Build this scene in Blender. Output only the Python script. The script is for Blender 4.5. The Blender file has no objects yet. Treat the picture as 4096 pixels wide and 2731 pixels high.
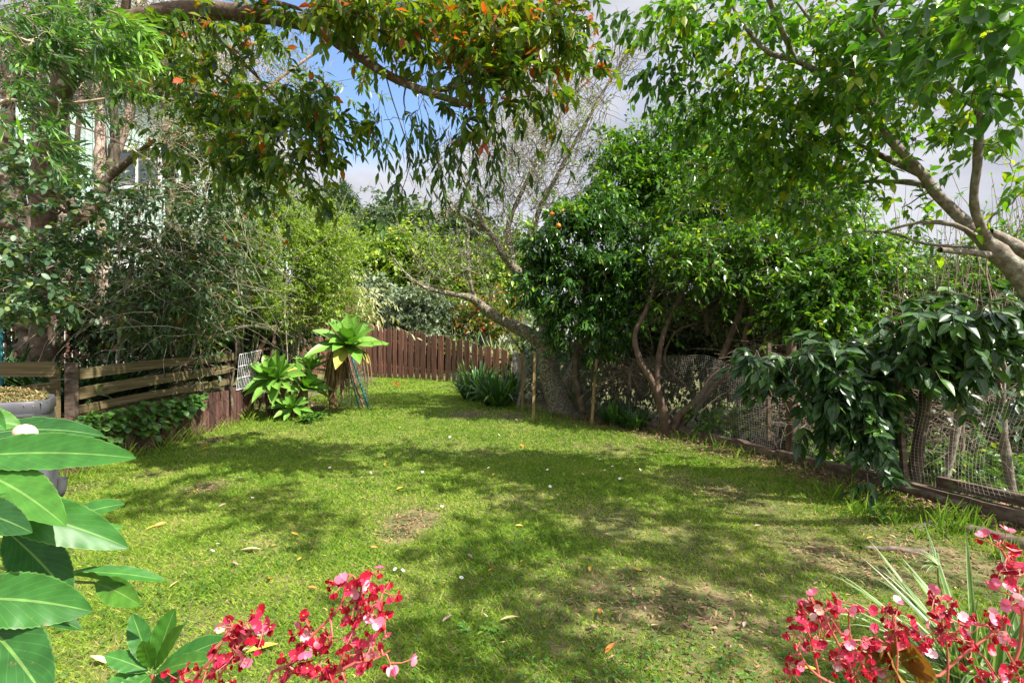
import bpy, math
import numpy as np
from math import radians as RAD
from mathutils import Vector, Matrix

# ------------------------------------------------------------ camera, sky, sun, exposure
SC = bpy.context.scene
COL = SC.collection
F, CX, CY, H = 2000.0, 2048.0, 1365.5, 1.4
cam_d = bpy.data.cameras.new('camera'); cam = bpy.data.objects.new('camera', cam_d); COL.objects.link(cam)
cam.location = (0, 0, H); cam.rotation_euler = (RAD(90), 0, 0)
cam_d.sensor_width = 36; cam_d.lens = F / 4096 * 36
cam_d.clip_start = 0.05; cam_d.clip_end = 3000
SC.camera = cam

SUN_EL = RAD(52); SUN_AZ = RAD(122)            # azimuth clockwise from +Y: behind the camera, to the right
SUND = np.array([math.sin(SUN_AZ) * math.cos(SUN_EL), math.cos(SUN_AZ) * math.cos(SUN_EL), math.sin(SUN_EL)])
W = bpy.data.worlds.new('World'); SC.world = W; W.use_nodes = True
nt = W.node_tree; nt.nodes.clear()
wo = nt.nodes.new('ShaderNodeOutputWorld'); bg = nt.nodes.new('ShaderNodeBackground')
sky = nt.nodes.new('ShaderNodeTexSky'); sky.sky_type = 'NISHITA'; sky.sun_disc = False
sky.sun_elevation = SUN_EL; sky.sun_rotation = SUN_AZ; sky.air_density = 1.0; sky.dust_density = 0.4; sky.ozone_density = 3.0
bg.inputs['Strength'].default_value = 0.14
# clouds, laid out by sky direction
tc = nt.nodes.new('ShaderNodeTexCoord')
mp = nt.nodes.new('ShaderNodeMapping'); mp.inputs['Scale'].default_value = (1.0, 1.0, 1.9)
mp.inputs['Location'].default_value = (0.35, 0.2, 0.1)
n1 = nt.nodes.new('ShaderNodeTexNoise'); n1.inputs['Scale'].default_value = 2.3; n1.inputs['Detail'].default_value = 7; n1.inputs['Roughness'].default_value = 0.52
n2 = nt.nodes.new('ShaderNodeTexNoise'); n2.inputs['Scale'].default_value = 4.5; n2.inputs['Detail'].default_value = 5
def hole(vec, lo, hi, amt):
    v = Vector(vec).normalized()
    dp = nt.nodes.new('ShaderNodeVectorMath'); dp.operation = 'DOT_PRODUCT'; dp.inputs[1].default_value = v
    nt.links.new(tc.outputs['Generated'], dp.inputs[0])
    mr = nt.nodes.new('ShaderNodeMapRange'); mr.interpolation_type = 'SMOOTHSTEP'
    mr.inputs['From Min'].default_value = lo; mr.inputs['From Max'].default_value = hi
    mr.inputs['To Min'].default_value = 0; mr.inputs['To Max'].default_value = amt
    nt.links.new(dp.outputs['Value'], mr.inputs['Value']); return mr.outputs[0]
nt.links.new(tc.outputs['Generated'], mp.inputs['Vector'])
nt.links.new(mp.outputs[0], n1.inputs['Vector']); nt.links.new(mp.outputs[0], n2.inputs['Vector'])
def m2(op, a, b):
    n = nt.nodes.new('ShaderNodeMath'); n.operation = op
    for i, q in enumerate((a, b)):
        if isinstance(q, (int, float)): n.inputs[i].default_value = q
        else: nt.links.new(q, n.inputs[i])
    return n.outputs[0]
h1 = hole((-0.30, 1, 0.60), 0.955, 0.992, 0.37)
h2 = hole((0.22, 1, 0.66), 0.975, 0.998, 0.16)
dens = m2('SUBTRACT', m2('SUBTRACT', m2('ADD', n1.outputs['Fac'], 0.15), h1), h2)
cr = nt.nodes.new('ShaderNodeMapRange'); cr.interpolation_type = 'SMOOTHSTEP'
cr.inputs['From Min'].default_value = 0.36; cr.inputs['From Max'].default_value = 0.56
nt.links.new(dens, cr.inputs['Value'])
cc = nt.nodes.new('ShaderNodeValToRGB')
cc.color_ramp.elements[0].position = 0.35; cc.color_ramp.elements[0].color = (1.85, 1.9, 2.2, 1)
cc.color_ramp.elements[1].position = 0.62; cc.color_ramp.elements[1].color = (2.75, 2.8, 3.0, 1)
nt.links.new(n2.outputs['Fac'], cc.inputs['Fac'])
mx = nt.nodes.new('ShaderNodeMix'); mx.data_type = 'RGBA'
nt.links.new(cr.outputs[0], mx.inputs['Factor'])
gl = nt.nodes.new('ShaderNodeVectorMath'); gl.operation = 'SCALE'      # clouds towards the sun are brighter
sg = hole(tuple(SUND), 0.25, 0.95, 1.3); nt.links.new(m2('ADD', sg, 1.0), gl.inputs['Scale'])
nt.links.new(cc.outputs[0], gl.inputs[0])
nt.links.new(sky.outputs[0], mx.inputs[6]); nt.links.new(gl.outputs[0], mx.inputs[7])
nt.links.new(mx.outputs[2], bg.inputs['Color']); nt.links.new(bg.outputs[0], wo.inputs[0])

sd = bpy.data.lights.new('sun', 'SUN'); so = bpy.data.objects.new('sun', sd); COL.objects.link(so)
sd.energy = 5.0; sd.angle = RAD(0.53); sd.color = (1.0, 0.95, 0.86)
so.location = tuple(SUND * 40); so.rotation_euler = Vector(tuple(SUND)).to_track_quat('Z', 'Y').to_euler()

SC.view_settings.view_transform = 'Standard'; SC.view_settings.look = 'None'
SC.view_settings.exposure = 1.15; SC.view_settings.gamma = 1.0
SC.cycles.max_bounces = 7; SC.cycles.diffuse_bounces = 4; SC.cycles.glossy_bounces = 2
SC.cycles.transmission_bounces = 4; SC.cycles.transparent_max_bounces = 4
SC.cycles.sample_clamp_indirect = 6; SC.cycles.caustics_reflective = False; SC.cycles.caustics_refractive = False

# ------------------------------------------------------------ helpers
def V3(*a): return np.array(a, float)
def P(px, py, d): return V3((px - CX) / F * d, d, H - (py - CY) / F * d)
def G(px, py, z=0.0):                     # where the sight line of a point meets the ground
    d = (H - z) * F / (py - CY); return V3((px - CX) / F * d, d, z)
def nrm(v):
    v = np.asarray(v, float); n = np.linalg.norm(v, axis=-1, keepdims=True); return v / np.maximum(n, 1e-9)
UP = V3(0, 0, 1)

class MB:
    def __init__(s): s.v = []; s.f = []; s.t = []; s.uv = []; s.n = 0; s.has_uv = False
    def add(s, V, Q, tint=0.5, uv=None):
        V = np.asarray(V, np.float32).reshape(-1, 3); Q = np.asarray(Q, np.int32).reshape(-1, 4)
        s.v.append(V); s.f.append(Q + s.n); s.n += len(V)
        t = np.empty(len(Q), np.float32); t[:] = tint; s.t.append(t)
        if uv is None: uv = np.zeros((len(V), 2), np.float32)
        else: s.has_uv = True
        s.uv.append(np.asarray(uv, np.float32).reshape(-1, 2))
    def box(s, c, size, rot=None, tint=0.5):
        c = np.asarray(c, float); h = np.asarray(size, float) / 2
        v = np.array([[x, y, z] for x in (-1, 1) for y in (-1, 1) for z in (-1, 1)]) * h
        if rot is not None: v = v @ np.array(rot).T
        q = [[0, 1, 3, 2], [4, 6, 7, 5], [0, 4, 5, 1], [2, 3, 7, 6], [0, 2, 6, 4], [1, 5, 7, 3]]
        s.add(v + c, q, tint)
    def beam(s, a, b, w, h, tint=0.5, up=UP):          # a board from a to b, w wide sideways, h along up
        a = np.asarray(a, float); b = np.asarray(b, float); t = nrm(b - a)
        sd_ = nrm(np.cross(t, up)); u = np.cross(sd_, t)
        s.box((a + b) / 2, (np.linalg.norm(b - a), w, h), np.stack([t, sd_, u], 1), tint)
    def build(s, name, mat, parent=None, origin=None, smooth=True, kind=None):
        me = bpy.data.meshes.new(name)
        V = np.concatenate(s.v); Q = np.concatenate(s.f); T = np.concatenate(s.t)
        org = V3(0, 0, 0)
        if parent is not None: org = V3(*parent['_o']) if '_o' in parent else V3(0, 0, 0)
        elif origin is not None: org = np.asarray(origin, float)
        V = (V - org).astype(np.float32)
        me.vertices.add(len(V)); me.vertices.foreach_set('co', V.ravel())
        me.loops.add(len(Q) * 4); me.loops.foreach_set('vertex_index', Q.ravel())
        me.polygons.add(len(Q)); me.polygons.foreach_set('loop_start', np.arange(len(Q), dtype=np.int32) * 4)
        me.polygons.foreach_set('use_smooth', np.full(len(Q), smooth))
        me.update(calc_edges=True)
        a = me.attributes.new('tint', 'FLOAT', 'FACE'); a.data.foreach_set('value', T)
        if s.has_uv:
            u = me.uv_layers.new(name='leaf'); U = np.concatenate(s.uv)[Q.ravel()]
            u.data.foreach_set('uv', U.ravel())
        me.materials.append(mat)
        o = bpy.data.objects.new(name, me); COL.objects.link(o)
        if parent is not None: o.parent = parent
        else:
            o.location = tuple(org)
        o['_o'] = [float(x) for x in org]
        if kind: o['kind'] = kind
        return o

def tag(o, label, cat, group=None):
    o['label'] = label; o['category'] = cat
    if group: o['group'] = group
    return o
def thing(name, label, cat, loc, group=None):
    o = bpy.data.objects.new(name, None); COL.objects.link(o); o.location = tuple(float(x) for x in loc)
    o.empty_display_size = 0.1
    o['_o'] = [float(x) for x in loc]; return tag(o, label, cat, group)

def tubes(mb, Pt, Rr, k=3, tint=0.5):
    """Pt (N,m,3), Rr (N,m)"""
    Pt = np.asarray(Pt, float); Rr = np.asarray(Rr, float); N, m, _ = Pt.shape
    if N == 0: return
    T = nrm(np.gradient(Pt, axis=1))
    mean = nrm(Pt[:, -1] - Pt[:, 0])
    ref = np.where(np.abs(mean[:, 2:3]) > 0.8, V3(1, 0.1, 0), V3(0.05, 0.1, 1))[:, None, :]
    A = nrm(np.cross(T, np.broadcast_to(ref, T.shape))); B = np.cross(T, A)
    th = np.arange(k) * 2 * np.pi / k
    V = Pt[:, :, None] + Rr[:, :, None, None] * (A[:, :, None] * np.cos(th)[:, None] + B[:, :, None] * np.sin(th)[:, None])
    i = np.arange(N)[:, None, None] * m * k + np.arange(m - 1)[None, :, None] * k
    j = np.arange(k)[None, None, :]; j2 = (j + 1) % k
    Q = np.stack([i + j, i + j2, i + k + j2, i + k + j], -1)
    t = np.broadcast_to(np.asarray(tint, np.float32).reshape(-1, 1, 1), (N, m - 1, k)).ravel() if np.ndim(tint) else tint
    mb.add(V, Q, t)

def catmull(pts, step=0.08):
    pts = np.asarray(pts, float)
    P0 = np.vstack([2 * pts[0] - pts[1], pts, 2 * pts[-1] - pts[-2]]); out = []
    for i in range(1, len(P0) - 2):
        n = max(2, int(np.linalg.norm(P0[i + 1, :3] - P0[i, :3]) / step))
        t = np.linspace(0, 1, n, endpoint=False)[:, None]
        a, b, c, d = P0[i - 1], P0[i], P0[i + 1], P0[i + 2]
        out.append(0.5 * ((2 * b) + (-a + c) * t + (2 * a - 5 * b + 4 * c - d) * t ** 2 + (-a + 3 * b - 3 * c + d) * t ** 3))
    out.append(pts[-1:]); return np.vstack(out)

PROF = {
 'lance': [(0, .10), (.18, .62), (.45, 1), (.75, .62), (1, .03)],
 'ovate': [(0, .15), (.16, .85), (.40, 1), (.70, .55), (.84, .18), (1, .02)],
 'round': [(0, .15), (.2, .8), (.5, 1), (.8, .75), (1, .12)],
 'mid':   [(0, .12), (.35, 1), (.7, .75), (1, .04)],
 'mid5':  [(0, .08), (.15, .62), (.38, 1), (.62, .9), (.85, .42), (1, .03)],
 'tiny':  [(0, .2), (.5, 1), (1, .08)],
 'strap': [(0, .75), (.15, .9), (.4, 1), (.65, .9), (.85, .6), (1, .05)],
 'blade': [(0, 1), (.5, .8), (1, .08)],
 'agave': [(0, .55), (.1, .5), (.22, .55), (.38, .85), (.52, 1), (.66, .95), (.8, .68), (.91, .33), (1, .02)],
 'petal': [(0, .2), (.25, .75), (.55, 1), (.85, .8), (1, .3)],
}
def ribbons(mb, base, D, L, Wd, prof='lance', droop=0.15, up=None, fold=0.25, across=3, tint=0.5, uv=False, serr=0):
    base = np.asarray(base, float); N = len(base)
    if N == 0: return
    D = nrm(D); L = np.broadcast_to(np.asarray(L, float), (N,))[:, None, None]
    Wd = np.broadcast_to(np.asarray(Wd, float), (N,))[:, None, None]
    dr = np.broadcast_to(np.asarray(droop, float), (N,))[:, None, None]
    pr = np.array(PROF[prof] if isinstance(prof, str) else prof); t = pr[:, 0][None, :, None]; w = pr[:, 1][None, :, None]
    m = len(pr)
    if up is None: up = np.broadcast_to(UP, (N, 3))
    up = np.broadcast_to(np.asarray(up, float), (N, 3))
    C = base[:, None] + L * (D[:, None] * t) - (L * dr * t ** 2) * UP
    T = nrm(D[:, None] - 2 * dr * t * UP)
    S0 = np.cross(D, up); bad = np.linalg.norm(S0, axis=1) < 0.05
    S0[bad] = np.cross(D[bad], V3(0.7, 0.7, 0.1)); S0 = nrm(S0)
    S = np.broadcast_to(S0[:, None], T.shape); Nn = nrm(np.cross(S, T))
    if across == 2:
        V = np.stack([C - S * Wd * w, C + S * Wd * w], 2); us = np.array([0, 1.])
    elif across == 3:
        V = np.stack([C - S * Wd * w + Nn * fold * Wd * w, C, C + S * Wd * w + Nn * fold * Wd * w], 2); us = np.array([0, .5, 1.])
    else:
        us = np.linspace(0, 1, across); x = (us * 2 - 1)[None, None, :, None]
        V = C[:, :, None] + S[:, :, None] * (Wd * w)[:, :, None] * x + Nn[:, :, None] * fold * (Wd * w)[:, :, None] * (np.abs(x) ** 1.6)
    k = across
    i = np.arange(N)[:, None, None] * m * k + np.arange(m - 1)[None, :, None] * k; j = np.arange(k - 1)[None, None, :]
    Q = np.stack([i + j, i + j + 1, i + k + j + 1, i + k + j], -1)
    tt = np.repeat(np.broadcast_to(np.asarray(tint, float), (N,)), (m - 1) * (k - 1))
    UVv = None
    if uv:
        UVv = np.stack(np.broadcast_arrays(us[None, None, :], pr[:, 0][None, :, None], ), -1)
        UVv = np.broadcast_to(UVv, (N, m, k, 2))
    mb.add(V, Q, tt, UVv)

# ------------------------------------------------------------ materials
def newmat(name):
    m = bpy.data.materials.new(name); m.use_nodes = True; m.node_tree.nodes.clear()
    return m, m.node_tree.nodes, m.node_tree.links
def ramp(N, cols, interp='LINEAR'):
    r = N.new('ShaderNodeValToRGB'); e = r.color_ramp.elements; r.color_ramp.interpolation = interp
    while len(e) < len(cols): e.new(0.5)
    for i, (p, c) in enumerate(cols): e[i].position = p; e[i].color = (*c, 1)
    return r
def leafmat(name, cols, rough=0.38, trans=0.35, spec=0.5, tcol=(1.35, 1.5, 0.42), veins=None, blem=True):
    m, N, Lk = newmat(name)
    out = N.new('ShaderNodeOutputMaterial'); at = N.new('ShaderNodeAttribute'); at.attribute_name = 'tint'
    r = ramp(N, cols); Lk.new(at.outputs['Fac'], r.inputs[0]); col = r.outputs[0]
    if veins == 'leaf':
        uv = N.new('ShaderNodeUVMap'); uv.uv_map = 'leaf'; sx = N.new('ShaderNodeSeparateXYZ'); Lk.new(uv.outputs[0], sx.inputs[0])
        def mm(op, a, b=0.0):
            n = N.new('ShaderNodeMath'); n.operation = op
            for i, q in enumerate((a, b)):
                if isinstance(q, (int, float)): n.inputs[i].default_value = q
                else: Lk.new(q, n.inputs[i])
            return n.outputs[0]
        ax = mm('ABSOLUTE', mm('SUBTRACT', sx.outputs[0], 0.5))
        mid = mm('LESS_THAN', ax, 0.022)
        ph = mm('SUBTRACT', mm('MULTIPLY', sx.outputs[1], 11.0), mm('MULTIPLY', mm('POWER', ax, 0.8), 6.5))
        sid = mm('LESS_THAN', mm('ABSOLUTE', mm('SUBTRACT', mm('FRACT', ph), 0.5)), 0.045)
        edge = mm('GREATER_THAN', ax, 0.475)
        fac = mm('MINIMUM', mm('ADD', mm('ADD', mm('MULTIPLY', mid, 0.6), mm('MULTIPLY', sid, 0.13)), mm('MULTIPLY', edge, 0.3)), 1.0)
        mxn = N.new('ShaderNodeMix'); mxn.data_type = 'RGBA'; Lk.new(fac, mxn.inputs['Factor']); Lk.new(col, mxn.inputs[6])
        mxn.inputs[7].default_value = (0.24, 0.40, 0.10, 1); col = mxn.outputs[2]
    elif veins == 'stripe':
        uv = N.new('ShaderNodeUVMap'); uv.uv_map = 'leaf'; sx = N.new('ShaderNodeSeparateXYZ'); Lk.new(uv.outputs[0], sx.inputs[0])
        rr = ramp(N, [(0.0, (.46, .48, .30)), (.12, (.44, .48, .28)), (.20, (.07, .17, .03)), (.78, (.07, .17, .03)), (.86, (.44, .48, .28)), (1, (.46, .48, .30))])
        Lk.new(sx.outputs[0], rr.inputs[0]); mxn = N.new('ShaderNodeMix'); mxn.data_type = 'RGBA'; mxn.inputs['Factor'].default_value = 0.85
        Lk.new(col, mxn.inputs[6]); Lk.new(rr.outputs[0], mxn.inputs[7]); col = mxn.outputs[2]
    geo = N.new('ShaderNodeNewGeometry')
    nz = N.new('ShaderNodeTexNoise'); nz.inputs['Scale'].default_value = 35; nz.inputs['Detail'].default_value = 3
    Lk.new(geo.outputs['Position'], nz.inputs['Vector'])
    hs = N.new('ShaderNodeHueSaturation'); mr = N.new('ShaderNodeMapRange')
    mr.inputs['From Min'].default_value = .3; mr.inputs['From Max'].default_value = .7; mr.inputs['To Min'].default_value = .8; mr.inputs['To Max'].default_value = 1.2
    Lk.new(nz.outputs['Fac'], mr.inputs['Value']); Lk.new(mr.outputs[0], hs.inputs['Value']); Lk.new(col, hs.inputs['Color']); col = hs.outputs[0]
    n9 = N.new('ShaderNodeTexNoise'); n9.inputs['Scale'].default_value = 90; n9.inputs['Detail'].default_value = 4; Lk.new(geo.outputs['Position'], n9.inputs['Vector'])
    m9 = N.new('ShaderNodeMapRange'); m9.inputs['From Min'].default_value = .68; m9.inputs['From Max'].default_value = .74; m9.inputs['To Max'].default_value = .55
    Lk.new(n9.outputs['Fac'], m9.inputs['Value']); x9 = N.new('ShaderNodeMix'); x9.data_type = 'RGBA'; Lk.new(m9.outputs[0], x9.inputs['Factor']); Lk.new(col, x9.inputs[6]); x9.inputs[7].default_value = (.22, .15, .06, 1)
    if blem: col = x9.outputs[2]
    b = N.new('ShaderNodeBsdfPrincipled'); b.inputs['Roughness'].default_value = rough
    b.inputs['Specular IOR Level'].default_value = spec
    Lk.new(col, b.inputs['Base Color'])
    tr = N.new('ShaderNodeBsdfTranslucent'); mu = N.new('ShaderNodeMix'); mu.data_type = 'RGBA'; mu.blend_type = 'MULTIPLY'
    mu.inputs['Factor'].default_value = 1; mu.inputs[7].default_value = (*tcol, 1); Lk.new(col, mu.inputs[6]); Lk.new(mu.outputs[2], tr.inputs[0])
    ms = N.new('ShaderNodeMixShader'); ms.inputs[0].default_value = trans
    Lk.new(b.outputs[0], ms.inputs[1]); Lk.new(tr.outputs[0], ms.inputs[2]); Lk.new(ms.outputs[0], out.inputs[0])
    return m
def surfmat(name, cols, scale=(8, 8, 8), rough=0.85, bump=0.4, detail=6, tintmix=0.0, tcols=None, noise_rough=0.6, spot=None, spec=0.3, dist=0.01):
    """noise-driven colour ramp with bump; spot = (colour, scale, threshold) lays patches such as lichen or stains"""
    m, N, Lk = newmat(name)
    out = N.new('ShaderNodeOutputMaterial'); b = N.new('ShaderNodeBsdfPrincipled')
    geo = N.new('ShaderNodeNewGeometry'); mpn = N.new('ShaderNodeMapping'); mpn.inputs['Scale'].default_value = scale
    Lk.new(geo.outputs['Position'], mpn.inputs['Vector'])
    nz = N.new('ShaderNodeTexNoise'); nz.inputs['Scale'].default_value = 1; nz.inputs['Detail'].default_value = detail; nz.inputs['Roughness'].default_value = noise_rough
    Lk.new(mpn.outputs[0], nz.inputs['Vector'])
    r = ramp(N, cols); Lk.new(nz.outputs['Fac'], r.inputs[0]); col = r.outputs[0]
    if tcols:
        at = N.new('ShaderNodeAttribute'); at.attribute_name = 'tint'; r2 = ramp(N, tcols); Lk.new(at.outputs['Fac'], r2.inputs[0])
        mu = N.new('ShaderNodeMix'); mu.data_type = 'RGBA'; mu.blend_type = 'MULTIPLY'; mu.inputs['Factor'].default_value = 1
        Lk.new(col, mu.inputs[6]); Lk.new(r2.outputs[0], mu.inputs[7]); col = mu.outputs[2]
    if spot:
        for (sc_, ss, th) in (spot if isinstance(spot, list) else [spot]):
            n3 = N.new('ShaderNodeTexNoise'); n3.inputs['Scale'].default_value = ss; n3.inputs['Detail'].default_value = 5; n3.inputs['Roughness'].default_value = .65
            Lk.new(geo.outputs['Position'], n3.inputs['Vector'])
            mr = N.new('ShaderNodeMapRange'); mr.inputs['From Min'].default_value = th; mr.inputs['From Max'].default_value = th + .05
            Lk.new(n3.outputs['Fac'], mr.inputs['Value']); mi = N.new('ShaderNodeMix'); mi.data_type = 'RGBA'
            Lk.new(mr.outputs[0], mi.inputs['Factor']); Lk.new(col, mi.inputs[6]); mi.inputs[7].default_value = (*sc_, 1); col = mi.outputs[2]
    Lk.new(col, b.inputs['Base Color']); b.inputs['Roughness'].default_value = rough; b.inputs['Specular IOR Level'].default_value = spec
    bp = N.new('ShaderNodeBump'); bp.inputs['Strength'].default_value = bump; bp.inputs['Distance'].default_value = dist
    Lk.new(nz.outputs['Fac'], bp.inputs['Height']); Lk.new(bp.outputs[0], b.inputs['Normal']); Lk.new(b.outputs[0], out.inputs[0])
    return m
def plain(name, col, rough=0.5, metal=0.0, spec=0.5):
    m, N, Lk = newmat(name); out = N.new('ShaderNodeOutputMaterial'); b = N.new('ShaderNodeBsdfPrincipled')
    geo = N.new('ShaderNodeNewGeometry'); nz = N.new('ShaderNodeTexNoise'); nz.inputs['Scale'].default_value = 14; nz.inputs['Detail'].default_value = 5
    Lk.new(geo.outputs['Position'], nz.inputs['Vector']); r = ramp(N, [(.3, tuple(c * .8 for c in col)), (.7, tuple(min(1, c * 1.15) for c in col))])
    Lk.new(nz.outputs['Fac'], r.inputs[0]); Lk.new(r.outputs[0], b.inputs['Base Color'])
    b.inputs['Roughness'].default_value = rough; b.inputs['Metallic'].default_value = metal; b.inputs['Specular IOR Level'].default_value = spec
    Lk.new(b.outputs[0], out.inputs[0]); return m

M = {}
M['leaf_over'] = leafmat('leaf_overhang', [(0, (.025, .06, .018)), (.45, (.075, .155, .022)), (.72, (.20, .28, .02)), (.86, (.22, .22, .02)), (.92, (.42, .13, .02)), (1, (.50, .09, .03))], rough=.33, trans=.42, spec=.5)
M['leaf_brush'] = leafmat('leaf_bottlebrush', [(0, (.035, .085, .035)), (.6, (.08, .19, .05)), (1, (.20, .38, .05))], rough=.45, trans=.3)
M['leaf_round'] = leafmat('leaf_round', [(0, (.035, .075, .04)), (.6, (.08, .16, .07)), (1, (.20, .26, .05))], rough=.45, trans=.25)
M['leaf_manuka'] = leafmat('leaf_manuka', [(0, (.05, .10, .018)), (.6, (.15, .21, .03)), (.95, (.30, .31, .05)), (1, (.40, .16, .05))], rough=.5, trans=.3)
M['leaf_dark'] = leafmat('leaf_dark', [(0, (.025, .065, .025)), (.6, (.06, .135, .035)), (.93, (.15, .22, .04)), (1, (.35, .12, .04))], rough=.45, trans=.36, spec=.6)
M['leaf_bright'] = leafmat('leaf_bright', [(0, (.07, .14, .015)), (.5, (.19, .31, .02)), (1, (.36, .46, .03))], rough=.45, trans=.42)
M['leaf_citrus'] = leafmat('leaf_citrus', [(0, (.02, .06, .016)), (.55, (.05, .145, .022)), (.85, (.11, .25, .02)), (1, (.28, .42, .03))], rough=.27, trans=.3, spec=.6)
M['leaf_bushy'] = leafmat('leaf_bushy', [(0, (.03, .085, .015)), (.55, (.075, .19, .02)), (.85, (.16, .31, .025)), (1, (.32, .42, .03))], rough=.33, trans=.38, spec=.5)
M['leaf_ficus'] = leafmat('leaf_ficus', [(0, (.03, .095, .018)), (.5, (.075, .19, .02)), (.85, (.16, .31, .022)), (1, (.36, .40, .03))], rough=.32, trans=.45, spec=.45)
M['leaf_lemon'] = leafmat('leaf_lemon', [(0, (.02, .055, .022)), (.6, (.045, .11, .032)), (1, (.11, .24, .035))], rough=.33, trans=.28, spec=.55, veins='leaf')
M['leaf_strap'] = leafmat('leaf_strap', [(0, (.012, .035, .016)), (.6, (.028, .07, .026)), (1, (.12, .24, .03))], rough=.35, trans=.2, spec=.45)
M['leaf_clivia'] = leafmat('leaf_clivia', [(0, (.02, .06, .018)), (.6, (.05, .14, .025)), (1, (.16, .32, .04))], rough=.33, trans=.25, spec=.5)
M['leaf_flax'] = leafmat('leaf_flax', [(0, (.10, .15, .07)), (.6, (.22, .27, .10)), (1, (.42, .40, .18))], rough=.45, trans=.2)
M['leaf_agave'] = leafmat('leaf_agave', [(0, (.09, .22, .035)), (.5, (.15, .32, .045)), (.85, (.23, .41, .07)), (1, (.42, .38, .08))], rough=.42, trans=.16, spec=.4)
M['leaf_pohu'] = leafmat('leaf_pohutukawa', [(0, (.09, .13, .075)), (.6, (.17, .22, .13)), (1, (.30, .35, .20))], rough=.5, trans=.15)
M['leaf_far'] = leafmat('leaf_far', [(0, (.03, .06, .022)), (.6, (.06, .11, .035)), (1, (.11, .17, .05))], rough=.5, trans=.25)
M['leaf_lime'] = leafmat('leaf_lime', [(0, (.07, .14, .02)), (.5, (.15, .25, .025)), (.8, (.27, .36, .03)), (1, (.42, .44, .04))], rough=.45, trans=.36)
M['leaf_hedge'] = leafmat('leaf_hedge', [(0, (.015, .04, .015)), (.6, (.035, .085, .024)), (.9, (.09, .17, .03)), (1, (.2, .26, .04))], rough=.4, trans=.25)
M['leaf_big'] = leafmat('leaf_serrated', [(0, (.02, .085, .02)), (.5, (.045, .17, .025)), (1, (.12, .28, .022))], rough=.42, trans=.26, spec=.35, veins='leaf')
M['leaf_rex'] = leafmat('leaf_rex', [(0, (.16, .05, .02)), (.6, (.26, .12, .03)), (1, (.36, .26, .07))], rough=.45, trans=.25, veins='leaf')
M['leaf_spider'] = leafmat('leaf_spider', [(0, (.12, .24, .06)), (1, (.30, .40, .12))], rough=.4, trans=.25, veins='stripe')
M['weed'] = leafmat('leaf_weed', [(0, (.04, .11, .02)), (.6, (.09, .21, .03)), (1, (.20, .36, .04))], rough=.45, trans=.3)
M['grass'] = leafmat('grass_blade', [(0, (.06, .16, .012)), (.30, (.18, .31, .03)), (.55, (.33, .43, .06)), (.75, (.46, .44, .11)), (1, (.62, .46, .24))], rough=.5, trans=.3, spec=.3, tcol=(1.1, 1.3, .6))
M['petal'] = leafmat('petal', [(0, (.26, .004, .016)), (.35, (.50, .008, .035)), (.6, (.70, .045, .13)), (.8, (.82, .22, .36)), (.93, (.88, .66, .74)), (1, (.85, .45, .03))], rough=.4, trans=.35, tcol=(1.1, .9, .9), spec=.4, blem=False)
M['begonia_stem'] = plain('begonia_stem', (.48, .12, .09), .4)
M['daisy'] = plain('daisy_petal', (.85, .83, .82), .6); M['daisy_eye'] = plain('daisy_eye', (.75, .5, .05), .6)
M['bark_smooth'] = surfmat('bark_smooth', [(.3, (.06, .04, .028)), (.6, (.14, .095, .065)), (.75, (.24, .18, .13))], (22, 22, 26), bump=.9, spot=((.36, .38, .32), 9, .60))
M['bark_red'] = surfmat('bark_red', [(.3, (.06, .04, .028)), (.6, (.15, .10, .07)), (.75, (.26, .19, .13))], (12, 12, 9), bump=.4)
M['bark_grey'] = surfmat('bark_grey', [(.25, (.08, .06, .045)), (.45, (.17, .14, .11)), (.6, (.26, .22, .18)), (.75, (.36, .33, .28))], (22, 22, 22), bump=1.0, detail=9, spot=[((.34, .36, .29), 7, .60), ((.09, .07, .05), 14, .66)])
M['bark_pale'] = surfmat('bark_pale', [(.3, (.24, .17, .13)), (.55, (.48, .36, .29)), (.75, (.62, .50, .43))], (9, 9, 4), bump=.4)
M['bark_dark'] = surfmat('bark_dark', [(.3, (.045, .032, .022)), (.6, (.11, .085, .06)), (.75, (.22, .18, .12))], (14, 14, 7), bump=.8, spot=((.20, .19, .11), 7, .60))
M['bark_lichen'] = surfmat('bark_lichen', [(.3, (.07, .05, .035)), (.55, (.18, .14, .10)), (.75, (.32, .26, .20))], (18, 18, 14), bump=.9, spot=[((.36, .36, .27), 26, .52), ((.30, .29, .14), 34, .60), ((.40, .40, .33), 7, .62)])
M['twig_pale'] = surfmat('twig_pale', [(.3, (.22, .17, .12)), (.7, (.42, .35, .27))], (20, 20, 20), bump=.2, spot=((.42, .44, .30), 15, .52))
M['twig_dry'] = surfmat('twig_dry', [(.3, (.13, .085, .06)), (.7, (.34, .26, .20))], (12, 12, 12), bump=.2)
M['lichen'] = plain('lichen_tuft', (.40, .42, .24), .9)
M['fence'] = surfmat('stained_board', [(.25, (.10, .05, .038)), (.5, (.20, .10, .075)), (.72, (.33, .19, .145))], (22, 22, 1.6), bump=.5, tcols=[(0, (.6, .6, .6)), (.5, (1, .95, .95)), (1, (1.45, 1.3, 1.25))], spot=[((.24, .22, .17), 5, .62), ((.06, .03, .025), 9, .66)], spec=.2)
M['fence_dark'] = surfmat('dark_board', [(.3, (.012, .011, .010)), (.7, (.05, .045, .04))], (22, 22, 2), bump=.4, tcols=[(0, (.6, .6, .6)), (1, (1.4, 1.4, 1.4))])
M['rail'] = surfmat('weathered_rail', [(.25, (.06, .045, .022)), (.5, (.15, .115, .055)), (.75, (.25, .20, .11))], (26, 1.7, 60), bump=.6, spot=((.16, .17, .06), 4, .62), spec=.2)
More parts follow.
